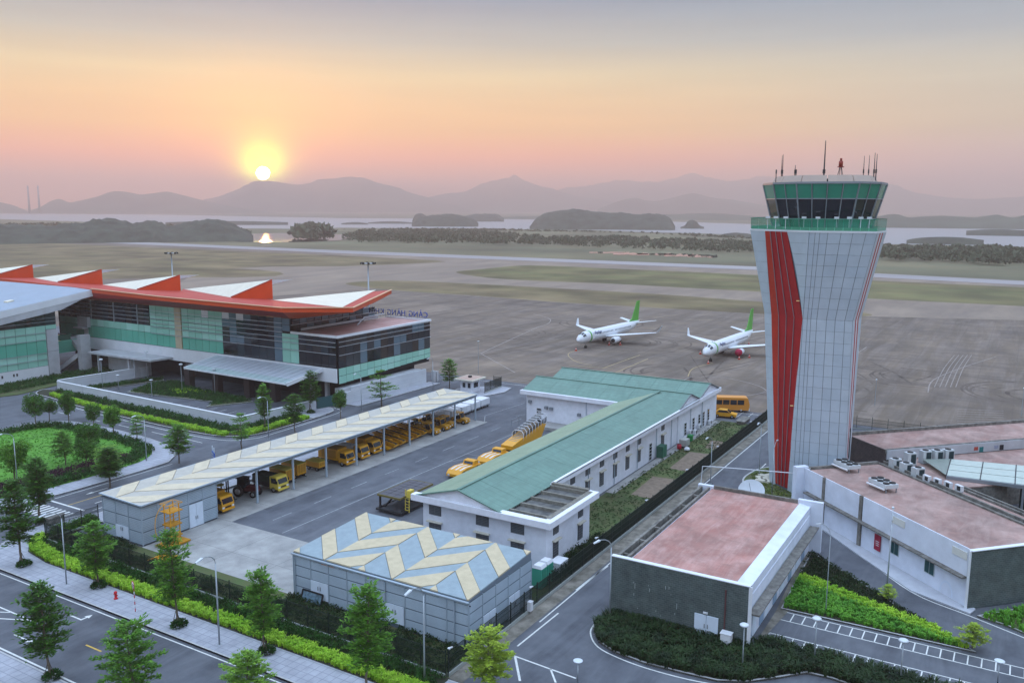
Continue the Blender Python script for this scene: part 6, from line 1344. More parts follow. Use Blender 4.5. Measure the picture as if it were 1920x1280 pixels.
# ---- airplanes
def airplane(covers):
    t = thing('airplane', '', 'airplane')
    g = MB(); prof = [(.05,18.1),(.45,17.8),(.85,17.2),(1.2,16.2),(1.42,14.9),(1.5,13.2),(1.5,-6.5),(1.42,-9.5),(1.15,-12.5),(.8,-15.2),(.42,-17.2),(.12,-18.3)]
    g.smooth = True; g.lathe(prof, 'x', 24)
    for v in g.v:
        if v.x > 13: v.z -= (v.x-13)**2*.022
        if v.x < -7: v.z += (-7-v.x)**2*.0085
        v.z *= 1.08; v.z += 3.15
    fus = vp('fuselage', g, m_wpaint, t)
    def foil(pts, th, name, m, mirror=True):     # pts: root LE, root TE, tip TE, tip LE (x,y,z)
        for s in ((-1,1) if mirror else (1,)):
            g = MB(); a, b, c, d = [Vector((p[0],p[1]*s,p[2])) for p in pts]; q0 = (a*.7+b*.3); q1 = (d*.7+c*.3)
            up = Vector((0,0,th)); up2 = Vector((0,0,th*.35))
            V_ = [a,q0+up,b,q0-up*.6,d,q1+up2,c,q1-up2*.6]; g.add(V_, [(0,1,5,4),(1,2,6,5),(2,3,7,6),(3,0,4,7),(4,5,6,7),(3,2,1,0)]); o = vp(name, g, m, t)
            yield s, o
    for s, o in foil([(4.6,1.2,2.25),(-2.2,1.2,2.2),(-4.6,13.2,3.45),(-2.9,13.2,3.5)], .30, 'wing', m_wpaint):
        g = MB(); y = 13.2*s; g.add([(-2.9,y,3.48),(-4.6,y,3.45),(-5.6,y+.75*s,5.3),(-4.9,y+.75*s,5.3)], [(0,1,2,3),(3,2,1,0)]); g.add([(-2.9,y-.1*s,3.48),(-4.6,y-.1*s,3.45),(-5.6,y+.68*s,5.3),(-4.9,y+.68*s,5.3)], [(0,1,2,3),(3,2,1,0)]); vp('winglet', g, m_wpaint, o)
    list(foil([(-14.2,.5,4.0),(-17.0,.4,4.1),(-18.4,6.0,4.9),(-16.9,6.0,4.9)], .13, 'tailplane', m_wpaint))
    g = MB(); V_ = []
    for x, z in ((-11.2,4.5),(-13.6,5.5),(-16.4,10.5),(-18.3,10.5),(-17.4,4.4)): V_ += [(x,-.13 if z < 9 else -.06,z),(x,.13 if z < 9 else .06,z)]
    n = 5; g.add(V_, [tuple(2*i for i in range(n)), tuple(2*i+1 for i in range(n))[::-1]]+[(2*i,2*((i+1)%n),2*((i+1)%n)+1,2*i+1) for i in range(n)]); vp('fin', g, m_lime, t)
    for s in (-1,1):
        g = MB(); g.smooth = True; g.lathe([(.72,5.9),(.88,5.6),(.92,4.8),(.8,3.2),(.5,2.0)], 'x', 18, (0,4.3*s,1.55)); o = vp('engine', g, m_wpaint, t)
        g = MB(); g.tube([(5.86,4.3*s,1.55),(5.95,4.3*s,1.55)], .74 if covers else .62, 16); vp('engine_cover' if covers else 'fan', g, mat('cover_magenta', '#a3123e', .6) if covers else m_fan, o)
        if covers: g = MB(); g.smooth = True; g.lathe([(.76,5.92),(.90,5.6),(.935,5.0)], 'x', 18, (0,4.3*s,1.55)); vp('cover_skirt', g, mat('cover_magenta', '#a3123e', .6), o)
        g = MB(); extr(g, [(4.6,2.2),(1.5,2.4),(1.0,2.1),(4.2,1.9)], 4.3*s-.12, 4.3*s+.12); vp('pylon', g, m_wpaint, o)
        for dx in (-.4,.4): g = MB(); g.tube([(-1.2+dx,2.4*s-.3,.48),(-1.2+dx,2.4*s+.3,.48)], .48, 12); vp('main_wheel', g, m_tyre, t)
        g = MB(); g.tube([(-1.2,2.4*s,.5),(-1.2,2.2*s,2.3)], .12, 8); vp('main_strut', g, m_grey, t)
    g = MB(); g.tube([(13.6,0,.35),(13.8,0,2.0)], .09, 8); vp('nose_strut', g, m_grey, t)
    for s in (-.2,.2): g = MB(); g.tube([(13.6,s-.1,.34),(13.6,s+.1,.34)], .34, 12); vp('nose_wheel', g, m_tyre, t)
    for k in range(-2,2):      # cockpit glazing
        a0, a1 = R_(90+k*34+4), R_(90+(k+1)*34-4); rr = lambda r_, a_, x, z: (x, r_*math.cos(a_), z+r_*math.sin(a_)*1.08)
        g = MB(); g.poly([rr(1.16,a0,16.45,2.88),rr(1.16,a1,16.45,2.88),rr(1.43,a1,15.35,3.04),rr(1.43,a0,15.35,3.04)]); vp('cockpit_window', g, m_glassv, fus)
    g = MB(); g.smooth = True; g.lathe([(1.515,13.2),(1.517,12.9),(1.517,12.55),(1.515,12.5)], 'x', 24); g.f = g.f[:-2]; g.mi = g.mi[:-2]; g.sm = g.sm[:-2]
    for v in g.v: v.z = v.z*1.08+3.15
    vp('green_band', g, m_lime, fus)
    for s in (-1,1):
        g = MB()
        for k in range(26): x = 9.5-k*.78; g.box(x,x+.22,s*1.47-.02,s*1.5+.02,3.5,3.82) if not (-.5 < x < .2) else None
        vp('cabin_windows', g, m_glassv, fus).__setitem__('kind', 'stuff')
        g = MB(); g.box(11.4,12.1,s*1.49-.03,s*1.49+.03,2.5,4.2); vp('door', g, m_bandw, fus)
    me = text_mesh('Bamboo', 1.15, .02, m_navy); o = piece('livery_name', me, fus, (11.1,1.44,3.75), (R_(80),0,math.pi), local=True); o = piece('livery_name', me, fus, (7.2,-1.44,3.75), (R_(80),0,0), local=True)
    return t
for (nx, ny), (tx, ty), cov, lab in (((1083,636),(1181,607),False,'white airplane with green fin and open engines, left of the two'), ((1321,660),(1402,624),True,'white airplane with magenta engine covers beside the tower')):
    a, b = gp(nx,ny,2.9), gp(tx,ty,3.9); d = (a-b); d.z = 0; d.normalize(); c0 = a-d*18.0; c0.z = -.06
    o = airplane(cov); o.location = c0; o.rotation_euler = (0,0,math.atan2(d.y,d.x)); o['label'] = lab; o['group'] = 'parked airplanes'
# cones round the airplanes
cn = thing('traffic_cone', '', 'cone'); g = MB(); g.cyl((0,0), .28, .03, .8, 10, .06); vp('cone_body', g, mat('cone_orange', '#d8431c', .6), cn); g = MB(); g.box(-.32,.32,-.32,.32,0,.04); vp('cone_base', g, mat('cone_orange', '#d8431c', .6), cn); g = MB(); g.cyl((0,0), .205, .38, .52, 10, .165); vp('cone_band', g, m_wht, cn)
for k, (x, y, l) in enumerate(((1080,657,'in front of the left airplane nose'),(1142,646,'under the left airplane engine'),(1163,646,'beyond the left airplane engine'),(1313,663,'left of the covered engine'),(1323,667,'by the right airplane nose wheel'),(1328,681,'ahead of the right airplane nose'),(1386,673,'below the right covered engine'),(1405,670,'right of the right covered engine'),(1404,646,'behind the right airplane wing'))):
    put(cn, gp(x,y)-Vector((0,0,.05)), 0, 'small orange traffic cone '+l, 'traffic cones round the airplanes')
# ================================================================== VEGETATION, FENCES, LAMPS
def leaf_mat(name, c1, c2, scale=1.6, trans=.25):
    m = bpy.data.materials.new(name); m.use_nodes = True; t = m.node_tree; b = t.nodes['Principled BSDF']; b.inputs['Roughness'].default_value = .6; b.inputs['Specular IOR Level'].default_value = .25
    geo = t.nodes.new('ShaderNodeNewGeometry'); n = t.nodes.new('ShaderNodeTexNoise'); n.inputs['Scale'].default_value = scale; n.inputs['Detail'].default_value = 3; t.links.new(geo.outputs['Position'], n.inputs[0])
    rp_ = ramp(t, n.outputs[0], [(.32, lin(c1)), (.68, lin(c2))])
    pi_ = mixc(t, 1.0, rp_, ramp(t, geo.outputs['Random Per Island'], [(0,(.7,)*3),(1,(1.3,)*3)]), 'MULTIPLY')
    t.links.new(pi_, b.inputs['Base Color'])
    tr_ = t.nodes.new('ShaderNodeBsdfTranslucent'); t.links.new(pi_, tr_.inputs[0]); mx = t.nodes.new('ShaderNodeMixShader'); mx.inputs[0].default_value = trans
    t.links.new(b.outputs[0], mx.inputs[1]); t.links.new(tr_.outputs[0], mx.inputs[2]); t.links.new(mx.outputs[0], t.nodes['Material Output'].inputs[0]); return m
lf_dark = leaf_mat('leaf_dark', '#2c5019', '#55852c'); lf_mid = leaf_mat('leaf_mid', '#3a6a1b', '#70a236'); lf_lite = leaf_mat('leaf_light', '#5d8a2c', '#86ad3e'); lf_yel = leaf_mat('leaf_yellowish', '#7d9a2c', '#a9bd42')
lf_lime = leaf_mat('lime_blade', '#86b82a', '#b4d846', .8, .3); lf_shrub = leaf_mat('shrub_leaf', '#22401c', '#3c6a2a', 1.2); lf_bed = leaf_mat('bed_blade', '#1d2f1a', '#334a25', .8); lf_grass = leaf_mat('grass_blade', '#468228', '#72ae38', .7); lf_purple = leaf_mat('purple_leaf', '#3a2430', '#553544')
m_bark = mat('bark', '#6b6153', .9, var=.2, vscale=6, coords='obj'); m_stake = mat('stake_wood', '#4a4036', .9)
def leafq(g, p, d, n, l, w):
    d = d.normalized(); s = d.cross(n)
    if s.length < 1e-4: s = Vector((1,0,0))
    s.normalize(); g.add([p, p+d*l*.45+s*w, p+d*l, p+d*l*.45-s*w], [(0,1,2,3)])
def tiered(seed, tiers=9, dense=1.0, full=1.0):
    """unit tree: height 1 m scaled later; returns trunk, crown (built at height 6 m)"""
    r = random.Random(seed); H_ = 6.0; tr_ = MB(); cr = MB(); top = H_*.96
    bend = [Vector((r.uniform(-.08,.08), r.uniform(-.08,.08), 0)) for _ in range(6)]
    pts = [Vector((0,0,0))]+[Vector((bend[i].x, bend[i].y, top*(i+1)/6)) for i in range(6)]
    tr_.tube(pts, [.085,.075,.065,.055,.042,.03,.012], 7)
    for i in range(tiers):
        f = (i+.15*r.random())/(tiers-1); z = H_*(.30+.66*f); R0 = (.62+.9*math.sin(math.pi*min(1, .18+.80*f))**.8*(1-.35*f))*full*(.8+.35*r.random())
        if f > .9: R0 *= .55
        nb = 7+r.randrange(3); a0 = r.random()*6.28
        for b in range(nb):
            a = a0+6.283*b/nb+r.uniform(-.25,.25); R = R0*r.uniform(.7,1.2); dr = Vector((math.cos(a), math.sin(a), r.uniform(.05,.32)+.5*f*f)); st = Vector((0,0,z+r.uniform(-.12,.12)))
            tr_.tube([st, st+dr*R*.85], [.018,.006], 4, False)
            nn_ = max(3, int(8*dense*R))
            for k in range(nn_):
                u = .18+.85*(k+r.random())/nn_; c0 = st+dr*R*u-Vector((0,0,.12*u*u*R))
                for q in range(7):
                    aa = a+r.uniform(-1.5,1.5); d = Vector((math.cos(aa), math.sin(aa), r.uniform(-.15,.55))); p = c0+Vector((r.gauss(0,.10), r.gauss(0,.10), r.gauss(0,.07)))
                    leafq(cr, p, d, Vector((r.uniform(-.4,.4), r.uniform(-.4,.4), 1)), r.uniform(.20,.36), r.uniform(.045,.08))
    return tr_, cr
def rounded(seed, full=1.0):
    r = random.Random(seed); H_ = 6.0; tr_ = MB(); cr = MB(); tr_.tube([(0,0,0),(.05,.03,1.6),(-.04,.05,3.2),(.03,0,5.0)], [.11,.09,.07,.02], 7)
    cl = []
    for k in range(46):
        while True:
            p = Vector((r.uniform(-1,1), r.uniform(-1,1), r.uniform(-1,1)))
            if .35 < p.length < 1: break
        c0 = Vector((p.x*1.75*full, p.y*1.75*full, 3.9+p.z*1.85)); cl.append(c0); tr_.tube([Vector((0,0,2.2+1.2*r.random())), c0], [.03,.008], 4, False)
        for q in range(95):
            v = Vector((r.gauss(0,1), r.gauss(0,1), r.gauss(0,.8))).normalized(); pp = c0+v*r.uniform(.25,.52)
            leafq(cr, pp, v+Vector((r.uniform(-.6,.6), r.uniform(-.6,.6), r.uniform(-.5,.3))), v+Vector((0,0,.6)), r.uniform(.2,.32), r.uniform(.06,.1))
    return tr_, cr
VAR = {}
def variant(kind, seed, lm):
    key = (kind, seed, lm.name)
    if key not in VAR:
        k2 = (kind, seed)
        tr_, cr = {'t': lambda: tiered(seed), 'n': lambda: tiered(seed, 10, 1.1, .72), 's': lambda: tiered(seed, 5, .75, .85), 'w': lambda: tiered(seed, 7, 1.25, 1.35), 'r': lambda: rounded(seed), 'c': lambda: rounded(seed, .75)}[kind]()
        VAR[key] = (tr_.mesh('trunk', m_bark), cr.mesh('crown', lm))
    return VAR[key]
def z_at(base, ytop):
    """height above a ground point whose top shows at photo row ytop"""
    lo, hi = 0.0, 60.0
    for _ in range(40):
        m_ = (lo+hi)/2; P = base+Vector((0,0,m_))-CAM; y = 640-FPX*P.dot(UP)/P.dot(FW)
        if y > ytop: lo = m_
        else: hi = m_
    return lo
stk = MB()
for a in (0.3,2.4,4.5): stk.tube([(.55*math.cos(a),.55*math.sin(a),0),(.03*math.cos(a),.03*math.sin(a),1.5)], .03, 5)
stake_me = None
ringr = random.Random(2)
def shrub_ball(seed, R=.75, h=.55, n=420, lm=None):
    r = random.Random(seed); g = MB()
    for k in range(n):
        v = Vector((r.gauss(0,1), r.gauss(0,1), abs(r.gauss(0,1)))).normalized(); p = Vector((v.x*R*r.uniform(.5,1), v.y*R*r.uniform(.5,1), v.z*h*r.uniform(.5,1)))
        leafq(g, p, v+Vector((r.uniform(-.6,.6), r.uniform(-.6,.6), .3)), v, .26, .07)
    return g.mesh('shrub', lm or lf_shrub)
sb_me = [shrub_ball(k) for k in range(3)]
TREES = []
def tree(x, y, ytop, wpx, kind, seed, lm, label, stakes=False, grp='young street trees'):
    b = gp(x, y, .0); b.z = .12; h = z_at(gp(x, y, .12), ytop); k_ = (b-CAM).dot(FW); wid = wpx*k_/FPX
    t = thing('street_tree' if grp == 'young street trees' else 'garden_tree', label, 'tree', b, (seed*1.7) % 6.28, grp)
    tm, cm = variant(kind, seed % 7, lm); w0 = {'t':3.0,'n':2.3,'s':2.6,'w':4.2,'r':4.3,'c':3.4}[kind]
    sx = wid/w0; sz = h/6.0; rr_ = random.Random(int(x*7+y)); t.rotation_euler = (rr_.uniform(-.045,.045), rr_.uniform(-.045,.045), rr_.uniform(0,6.28))
    for nm, me in (('trunk', tm), ('crown', cm)): o = piece(nm, me, t, (0,0,0), local=True); o.scale = (sx, sx, sz)
    if stakes:
        for k in range(3):
            g = MB(); a = .3+k*2.1; g.tube([(.55*math.cos(a),.55*math.sin(a),-.05),(.04*math.cos(a),.04*math.sin(a),1.45)], .03, 5); part('stake', g, m_stake, t, local=True)
        s_ = bpy.data.objects.new('foot_shrub', sb_me[seed % 3]); COL.objects.link(s_); s_.location = b+Vector((.1,-.1,0)); s_['label'] = 'shrub at foot of tree '+label.split(' tree ')[-1]; s_['category'] = 'shrub'; s_['group'] = 'shrubs at tree feet'
    return t
def C(o, s): return lambda x, y: (o[0]+x/s, o[1]+y/s)
c3 = C((0,853),3); c1 = C((0,440),3); c2 = C((400,500),3); c4 = C((500,853),3); c7 = C((1280,853),3); c5 = C((900,540),3); c6 = C((1280,700),3)
def tr(cf_, x, y, top, w_, *a, **k): p = cf_(x, y); tree(p[0], p[1], cf_(0, top)[1], w_/3, *a, **k)
tr(c3,128,625,150,190,'n',0,lf_dark,'tall young tree at the pavement corner left of the lamp post',True)
tr(c3,228,385,20,170,'n',1,lf_dark,'young tree beside the zebra crossing',True)
tr(c3,548,745,395,205,'t',2,lf_mid,'young tree left of the red hydrant',True)
tr(c3,1000,965,440,225,'t',3,lf_mid,'bushy young tree in front of the yellow lift',True)
tr(c3,1490,1115,655,215,'t',1,lf_mid,'young tree before the left warehouse corner',True)
tr(c3,285,1258,730,265,'t',5,lf_dark,'young tree at the near lower left kerb',True)
tr(c3,760,1420,955,335,'w',6,lf_mid,'wide round-topped tree cut by the bottom edge left of centre')
tr(c3,1395,1510,1130,310,'w',7,lf_lite,'low light green tree crown at the bottom edge below the warehouse')
tr(c4,565,1345,745,280,'t',8,lf_mid,'dark green tree in front of the warehouse middle')
tr(c4,1250,1345,985,300,'w',9,lf_yel,'yellow-green tree at the near corner of the warehouse')
tr(c3,620,190,-35,150,'n',10,lf_dark,'young tree behind the shed store on the side road pavement')
G_ = dict(grp='trees round the terminal garden')
for i, (x, y, top, w_, kd, lm, lb) in enumerate(((205,1090,890,120,'r',lf_dark,'round dark tree leftmost of the pair behind the garden'),(278,1055,925,105,'r',lf_dark,'small round tree right of the leftmost pair behind the garden'),(388,1065,880,95,'c',lf_dark,'upright round tree on the far garden pavement'),(530,1085,945,100,'r',lf_dark,'round dark tree near the far garden kerb'),(640,1130,965,105,'c',lf_mid,'light-trunked tree at the right end of the far pavement'),(775,1165,1030,100,'s',lf_mid,'thin layered tree next to the garden lamp post'),(1008,1290,1075,150,'t',lf_mid,'layered tree at the garden road corner'),(505,1255,1060,160,'r',lf_dark,'broad round tree in the middle of the garden'),(490,1330,1145,150,'r',lf_dark,'round tree in front of the broad garden tree'),(370,1300,1110,130,'t',lf_mid,'pale layered tree left of the broad garden tree'),(85,1400,1150,190,'r',lf_mid,'big round tree at the left edge of the garden'),(610,1370,1195,150,'t',lf_lite,'light green layered tree at the garden front'))):
    tr(c1, x, y, top, w_, kd, i+2, lm, lb, **G_)
for i, (x, y, top, w_, kd, lm, lb, st) in enumerate(((1360,1208,1010,125,'s',lf_mid,'small layered tree before the forecourt wall corner',False),(1493,1095,850,95,'n',lf_mid,'tree behind the street lamp at the forecourt wall',True),(1660,1115,905,120,'t',lf_dark,'conical layered tree by the forecourt road bend',False),(1745,1005,775,120,'t',lf_dark,'tree on the paved corner by the forecourt gate',True))):
    tr(c1, x, y, top, w_, kd, i+7, lm, lb, st)
for i, (x, y, top, w_, kd, lm, lb) in enumerate(((716,858,695,90,'c',lf_dark,'slim tree between the gate and the striped shed roof'),(947,793,590,150,'s',lf_mid,'star-shaped layered tree behind the shed roof middle'),(1328,690,525,100,'t',lf_mid,'tree beside the guardhouse'))):
    tr(c2, x, y, top, w_, kd, i+3, lm, lb)
tr(c7,1150,830,735,95,'s',2,lf_yel,'spindly yellowish sapling at the ramp road lamp',grp='saplings by the ramp road')
tr(c7,1630,1090,960,170,'s',3,lf_yel,'thin almost leafless sapling near the parking rows',grp='saplings by the ramp road')
# ---- ground cover
def blades(name, pts, hh, lm, label, seed=1, per=9, w_=.035, lean=.55):
    r = random.Random(seed); g = MB()
    for (x, y) in pts:
        h0 = hh*r.uniform(.65,1.2)
        for k in range(per):
            a = r.random()*6.283; l = lean*r.uniform(.3,1.1)*h0; d = Vector((math.cos(a), math.sin(a), 0)); s = Vector((-d.y, d.x, 0))*w_*r.uniform(.7,1.3); b0 = Vector((x+r.gauss(0,.06), y+r.gauss(0,.06), .12)); m_ = b0+d*l*.45+Vector((0,0,h0*.75)); e = b0+d*l*1.1+Vector((0,0,h0*r.uniform(.7,1.0)))
            g.add([b0-s, b0+s, m_+s*.9, m_-s*.9, e], [(0,1,2,3),(3,2,4)])
    return struct(name, g, lm, label, 'stuff')
def leaves(name, pts, hh, lm, label, seed=1, per=26, spread=.3, l=.2):
    r = random.Random(seed); g = MB()
    for (x, y) in pts:
        h0 = hh*r.uniform(.5,1.25)
        for k in range(per):
            v = Vector((r.gauss(0,1), r.gauss(0,1), abs(r.gauss(0,1)))).normalized(); p = Vector((x+v.x*spread*r.uniform(.4,1), y+v.y*spread*r.uniform(.4,1), .1+h0*(.25+.75*v.z)*r.uniform(.5,1)))
            leafq(g, p, v+Vector((r.uniform(-.6,.6), r.uniform(-.6,.6), .2)), v+Vector((0,0,.5)), l*r.uniform(.7,1.3), l*.28)
    return struct(name, g, lm, label, 'stuff')
def inpoly(x, y, P):
    c_ = False; n = len(P)
    for i in range(n):
        a, b = P[i], P[i-1]
        if (a[1] > y) != (b[1] > y) and x < (b[0]-a[0])*(y-a[1])/(b[1]-a[1])+a[0]: c_ = not c_
    return c_
def fill(P, n, seed, keep=None):
    r = random.Random(seed); xs = [p[0] for p in P]; ys = [p[1] for p in P]; out = []; tries = 0
    while len(out) < n and tries < n*30:
        tries += 1; x, y = r.uniform(min(xs),max(xs)), r.uniform(min(ys),max(ys))
        if inpoly(x, y, P) and (keep is None or keep(x, y, r)): out.append((x, y))
    return out
HP = [(50.0,38),(51.35,38),(51.45,60),(51.6,88),(52.6,93.0),(54.5,95.2),(54.0,96.0),(52.0,94.8),(50.7,92),(50.05,88)]
blades('lime_hedge', fill(HP, 2300, 1), .55, lf_lime, 'bright lime leafy border along the paved walk', 1, 11, .045)
leaves('dark_shrub_border', fill([(51.5,38.2),(53.2,38.2),(53.3,93.5),(53.0,93.8),(51.8,88)], 900, 2), .65, lf_shrub, 'dark glossy shrubs between lime border and fence', 2, 26, .32, .22)
leaves('weedy_undergrowth', fill([(53.9,38.4),(57.9,38.4),(57.9,59.5),(55.9,60),(55.9,82),(57.9,84),(57.9,92),(53.9,93.6)], 1100, 3, lambda x, y, r: r.random() < (1.0 if x < 55.8 or y < 60 or y > 82 else .3)), .5, leaf_mat('weed_leaf', '#1f321b', '#35502a'), 'dark weeds behind the front fence', 3, 20, .4, .2)
leaves('clipped_hedge', fill([(54.2,94.2),(60.3,94.2),(60.3,95.9),(55.5,95.9)], 200, 4), .8, lf_mid, 'green hedge beside the shed store', 4, 30, .35, .2)
WP = [(95.3,120),(96.9,120),(98.2,155),(99.6,167),(98.4,167),(96.6,155)]
blades('lime_hedge', fill([(95.2,112.5),(96.8,113),(97.2,135),(98.3,155),(99.8,168),(98.6,168),(96.9,155),(95.8,135)], 1100, 5), .6, lf_lime, 'lime border below the left forecourt wall', 5, 9, .055)
blades('lime_hedge', fill([(98,109.6),(112.2,109.4),(112.2,111.2),(100,111.8),(97,113)], 520, 6), .6, lf_lime, 'lime border below the front forecourt wall', 6, 9, .055)
leaves('dark_shrub_border', fill([(97.4,113.5),(99.8,113.8),(101.8,169),(100.4,169),(98.6,140)], 650, 7), .9, lf_shrub, 'dark shrubs against the left forecourt wall', 7, 22, .4, .28)
leaves('dark_shrub_border', fill([(100.5,112.2),(112,111.6),(112,113.6),(100.8,114.6)], 200, 8), .7, lf_shrub, 'dark shrubs against the front forecourt wall', 8, 22, .4, .28)
leaves('forecourt_shrubs', fill([(109.8,153.8),(112.4,135),(109.4,133.2),(116.3,129.2),(117.6,133.5),(117.9,140),(118.1,149),(120.5,151.6),(121.5,157.3),(118,160.2),(109.5,157)], 1100, 9), .6, lf_shrub, 'dark green planting on the forecourt island', 9, 20, .4, .26)
blades('forecourt_grass', fill([(112.5,146),(117,143),(117.8,149),(114.5,152)], 300, 10), .5, lf_lime, 'lime grass patch on the forecourt island', 10, 8, .06)
leaves('forecourt_shrubs', fill([(104.3,166.3),(121,162),(122,163.4),(104.3,169.4)], 300, 11), .6, lf_shrub, 'dark planting inside the forecourt side wall', 11, 20, .4, .26)
leaves('forecourt_shrubs', fill([(92,177),(112,179),(123,179),(123,187),(113,187),(92,184)], 700, 12), .6, lf_shrub, 'dark shrubs below the outside stair', 12, 18, .5, .3)
GHp = [(p.x, p.y) for p in GH]; gcx, gcy = 70, 130
def ringk(lo): return lambda x, y, r: not inpoly(gcx+(x-gcx)*lo, gcy+(y-gcy)*lo, GHp)
leaves('garden_hedge', fill(GHp, 1600, 13, ringk(1.16)), .8, lf_shrub, 'dark clipped hedge round the garden lawn', 13, 22, .45, .28)
leaves('garden_purple_shrubs', fill([(58,113.5),(76,112.6),(79.5,114.5),(79,118),(70,117.5),(58,119)], 420, 14), .7, lf_purple, 'purple-brown shrubs at the near side of the garden', 14, 22, .45, .26)
blades('garden_grass', fill(GHp, 2600, 15, lambda x, y, r: inpoly(gcx+(x-gcx)*1.15, gcy+(y-gcy)*1.15, GHp) and y > 117), .16, lf_grass, 'short bright grass of the garden', 15, 6, .05, .9)
bedp = [(p.x, p.y) for p in bed]
blades('bed_grass', fill(bedp, 2400, 16), .75, lf_bed, 'dark strappy plants in front of the brick plant house', 16, 9, .05, .8)
TP = [(80.6,17.4),(80.9,1.6),(83.0,3.8),(86.4,7.9),(91.5,13.2),(95.8,17.9)]
def limeband(x, y): u = (x-80.5)+(17.5-y)*.0; return abs((x-82.6)-(y-4.5)*.42) < 1.0
blades('triangle_grass', fill(TP, 1000, 17, lambda x, y, r: (x-82.6)-(y-4.5)*.42 < -.6), .5, lf_grass, 'tall green grass on the planted triangle', 17, 9, .05)
blades('lime_hedge', fill(TP, 620, 18, lambda x, y, r: limeband(x, y)), .5, lf_lime, 'lime band crossing the planted triangle', 18, 9, .05)
leaves('dark_shrub_border', fill(TP, 420, 19, lambda x, y, r: (x-82.6)-(y-4.5)*.42 > .9), .4, lf_bed, 'blackish low shrubs on the triangle beside the ramp road', 19, 20, .4, .2)
blades('bed_grass', fill([(88.3,1.0),(87.5,-1.2),(85.6,-4.5),(84,-8),(92,-12),(93,-3.4)], 600, 20), .7, lf_grass, 'green planting below the brick gable', 20, 9, .05)
leaves('hedge_bushes', fill([(86.8,38.4),(156,38.4),(156,38.9),(86.8,39.0)], 420, 21), .7, leaf_mat('fence_bush', '#1d3019', '#2f4a22'), 'dark bushes along the inside of the yard fence', 21, 18, .4, .24)
leaves('hedge_bushes', fill([(72.5,38.6),(87,38.6),(87,40.5),(77,40.5)], 260, 22), 1.1, leaf_mat('fence_bush_b', '#1d3019', '#2f4a22'), 'dark bushes beside the white annex', 22, 22, .45, .24)
blades('lawn_tufts', fill([(87,39.5),(150,39.5),(150,45.5),(87,45.5)], 1500, 23, lambda x, y, r: not (103.5 < x < 113.5 and y < 43.5) and not (117.5 < x < 128.5 and y < 43.4)), .10, leaf_mat('lawn_tuft', '#26401f', '#3f5a2d'), 'rough grass behind the white building', 23, 6, .05, .9)
blades('lawn_tufts', fill([(111.5,26.8),(114.5,30.0),(121,31.6),(125.5,30),(120,30),(116.5,25),(116,20),(110.4,21)], 500, 24), .2, leaf_mat('lawn_tuft_b', '#5a7034', '#7f8a45'), 'short grass at the tower foot', 24, 6, .05, .9)
# far woods on the marsh
def wood(name, px_pts, n, size, label, seed):
    r = random.Random(seed); P = [(p.x, p.y) for p in pxs(px_pts)]; g = MB()
    for (x, y) in fill(P, n, seed):
        s = size*r.uniform(.5,1.35)
        for k in range(26):
            v = Vector((r.gauss(0,1), r.gauss(0,1), abs(r.gauss(0,.9)))).normalized(); p = Vector((x, y, s*.35))+Vector((v.x*s*.62, v.y*s*.62, v.z*s*.62))
            leafq(g, p-v*s*.2, v+Vector((r.uniform(-1,1), r.uniform(-1,1), r.uniform(-.2,.9))), v, s*.5, s*.2)
    return struct(name, g, lf_far, label, 'stuff')
lf_far = mat('far_leaf', '#566049', .95, var=.12, vscale=.05)
wood('mangrove_wood', [(640,447),(680,437),(760,434),(900,437),(980,446),(1060,452),(1100,458),(1080,463),(980,460),(860,459),(760,458),(660,455)], 800, 5.0, 'dark mangrove wood beyond the runway', 31)
wood('mangrove_wood', [(980,450),(1120,448),(1250,452),(1400,458),(1440,466),(1440,477),(1340,474),(1220,469),(1080,463)], 520, 4.2, 'low scrub belt left of the tower beyond the runway', 32)
wood('mangrove_wood', [(1650,478),(1720,472),(1800,470),(1940,474),(1940,499),(1820,497),(1730,492),(1660,490)], 420, 5.5, 'dense wood right of the tower beyond the runway', 33)
wood('mangrove_wood', [(553,446),(575,441),(612,444),(617,452),(580,455),(556,454)], 60, 13, 'clump of trees beside the sunlit pond', 34)
wood('mangrove_wood', [(-60,428),(60,426),(200,428),(330,430),(440,438),(470,446),(440,450),(250,443),(60,437),(-60,436)], 700, 7, 'tree belt at the foot of the left mounds', 35)
wood('mangrove_wood', [(640,431),(900,431),(1000,433),(1300,441),(1440,449),(1640,462),(1920,467),(1920,470),(1640,465),(1440,452),(1200,438),(900,433.5)], 420, 3.0, 'thin line of bushes along the near bay shore', 36)
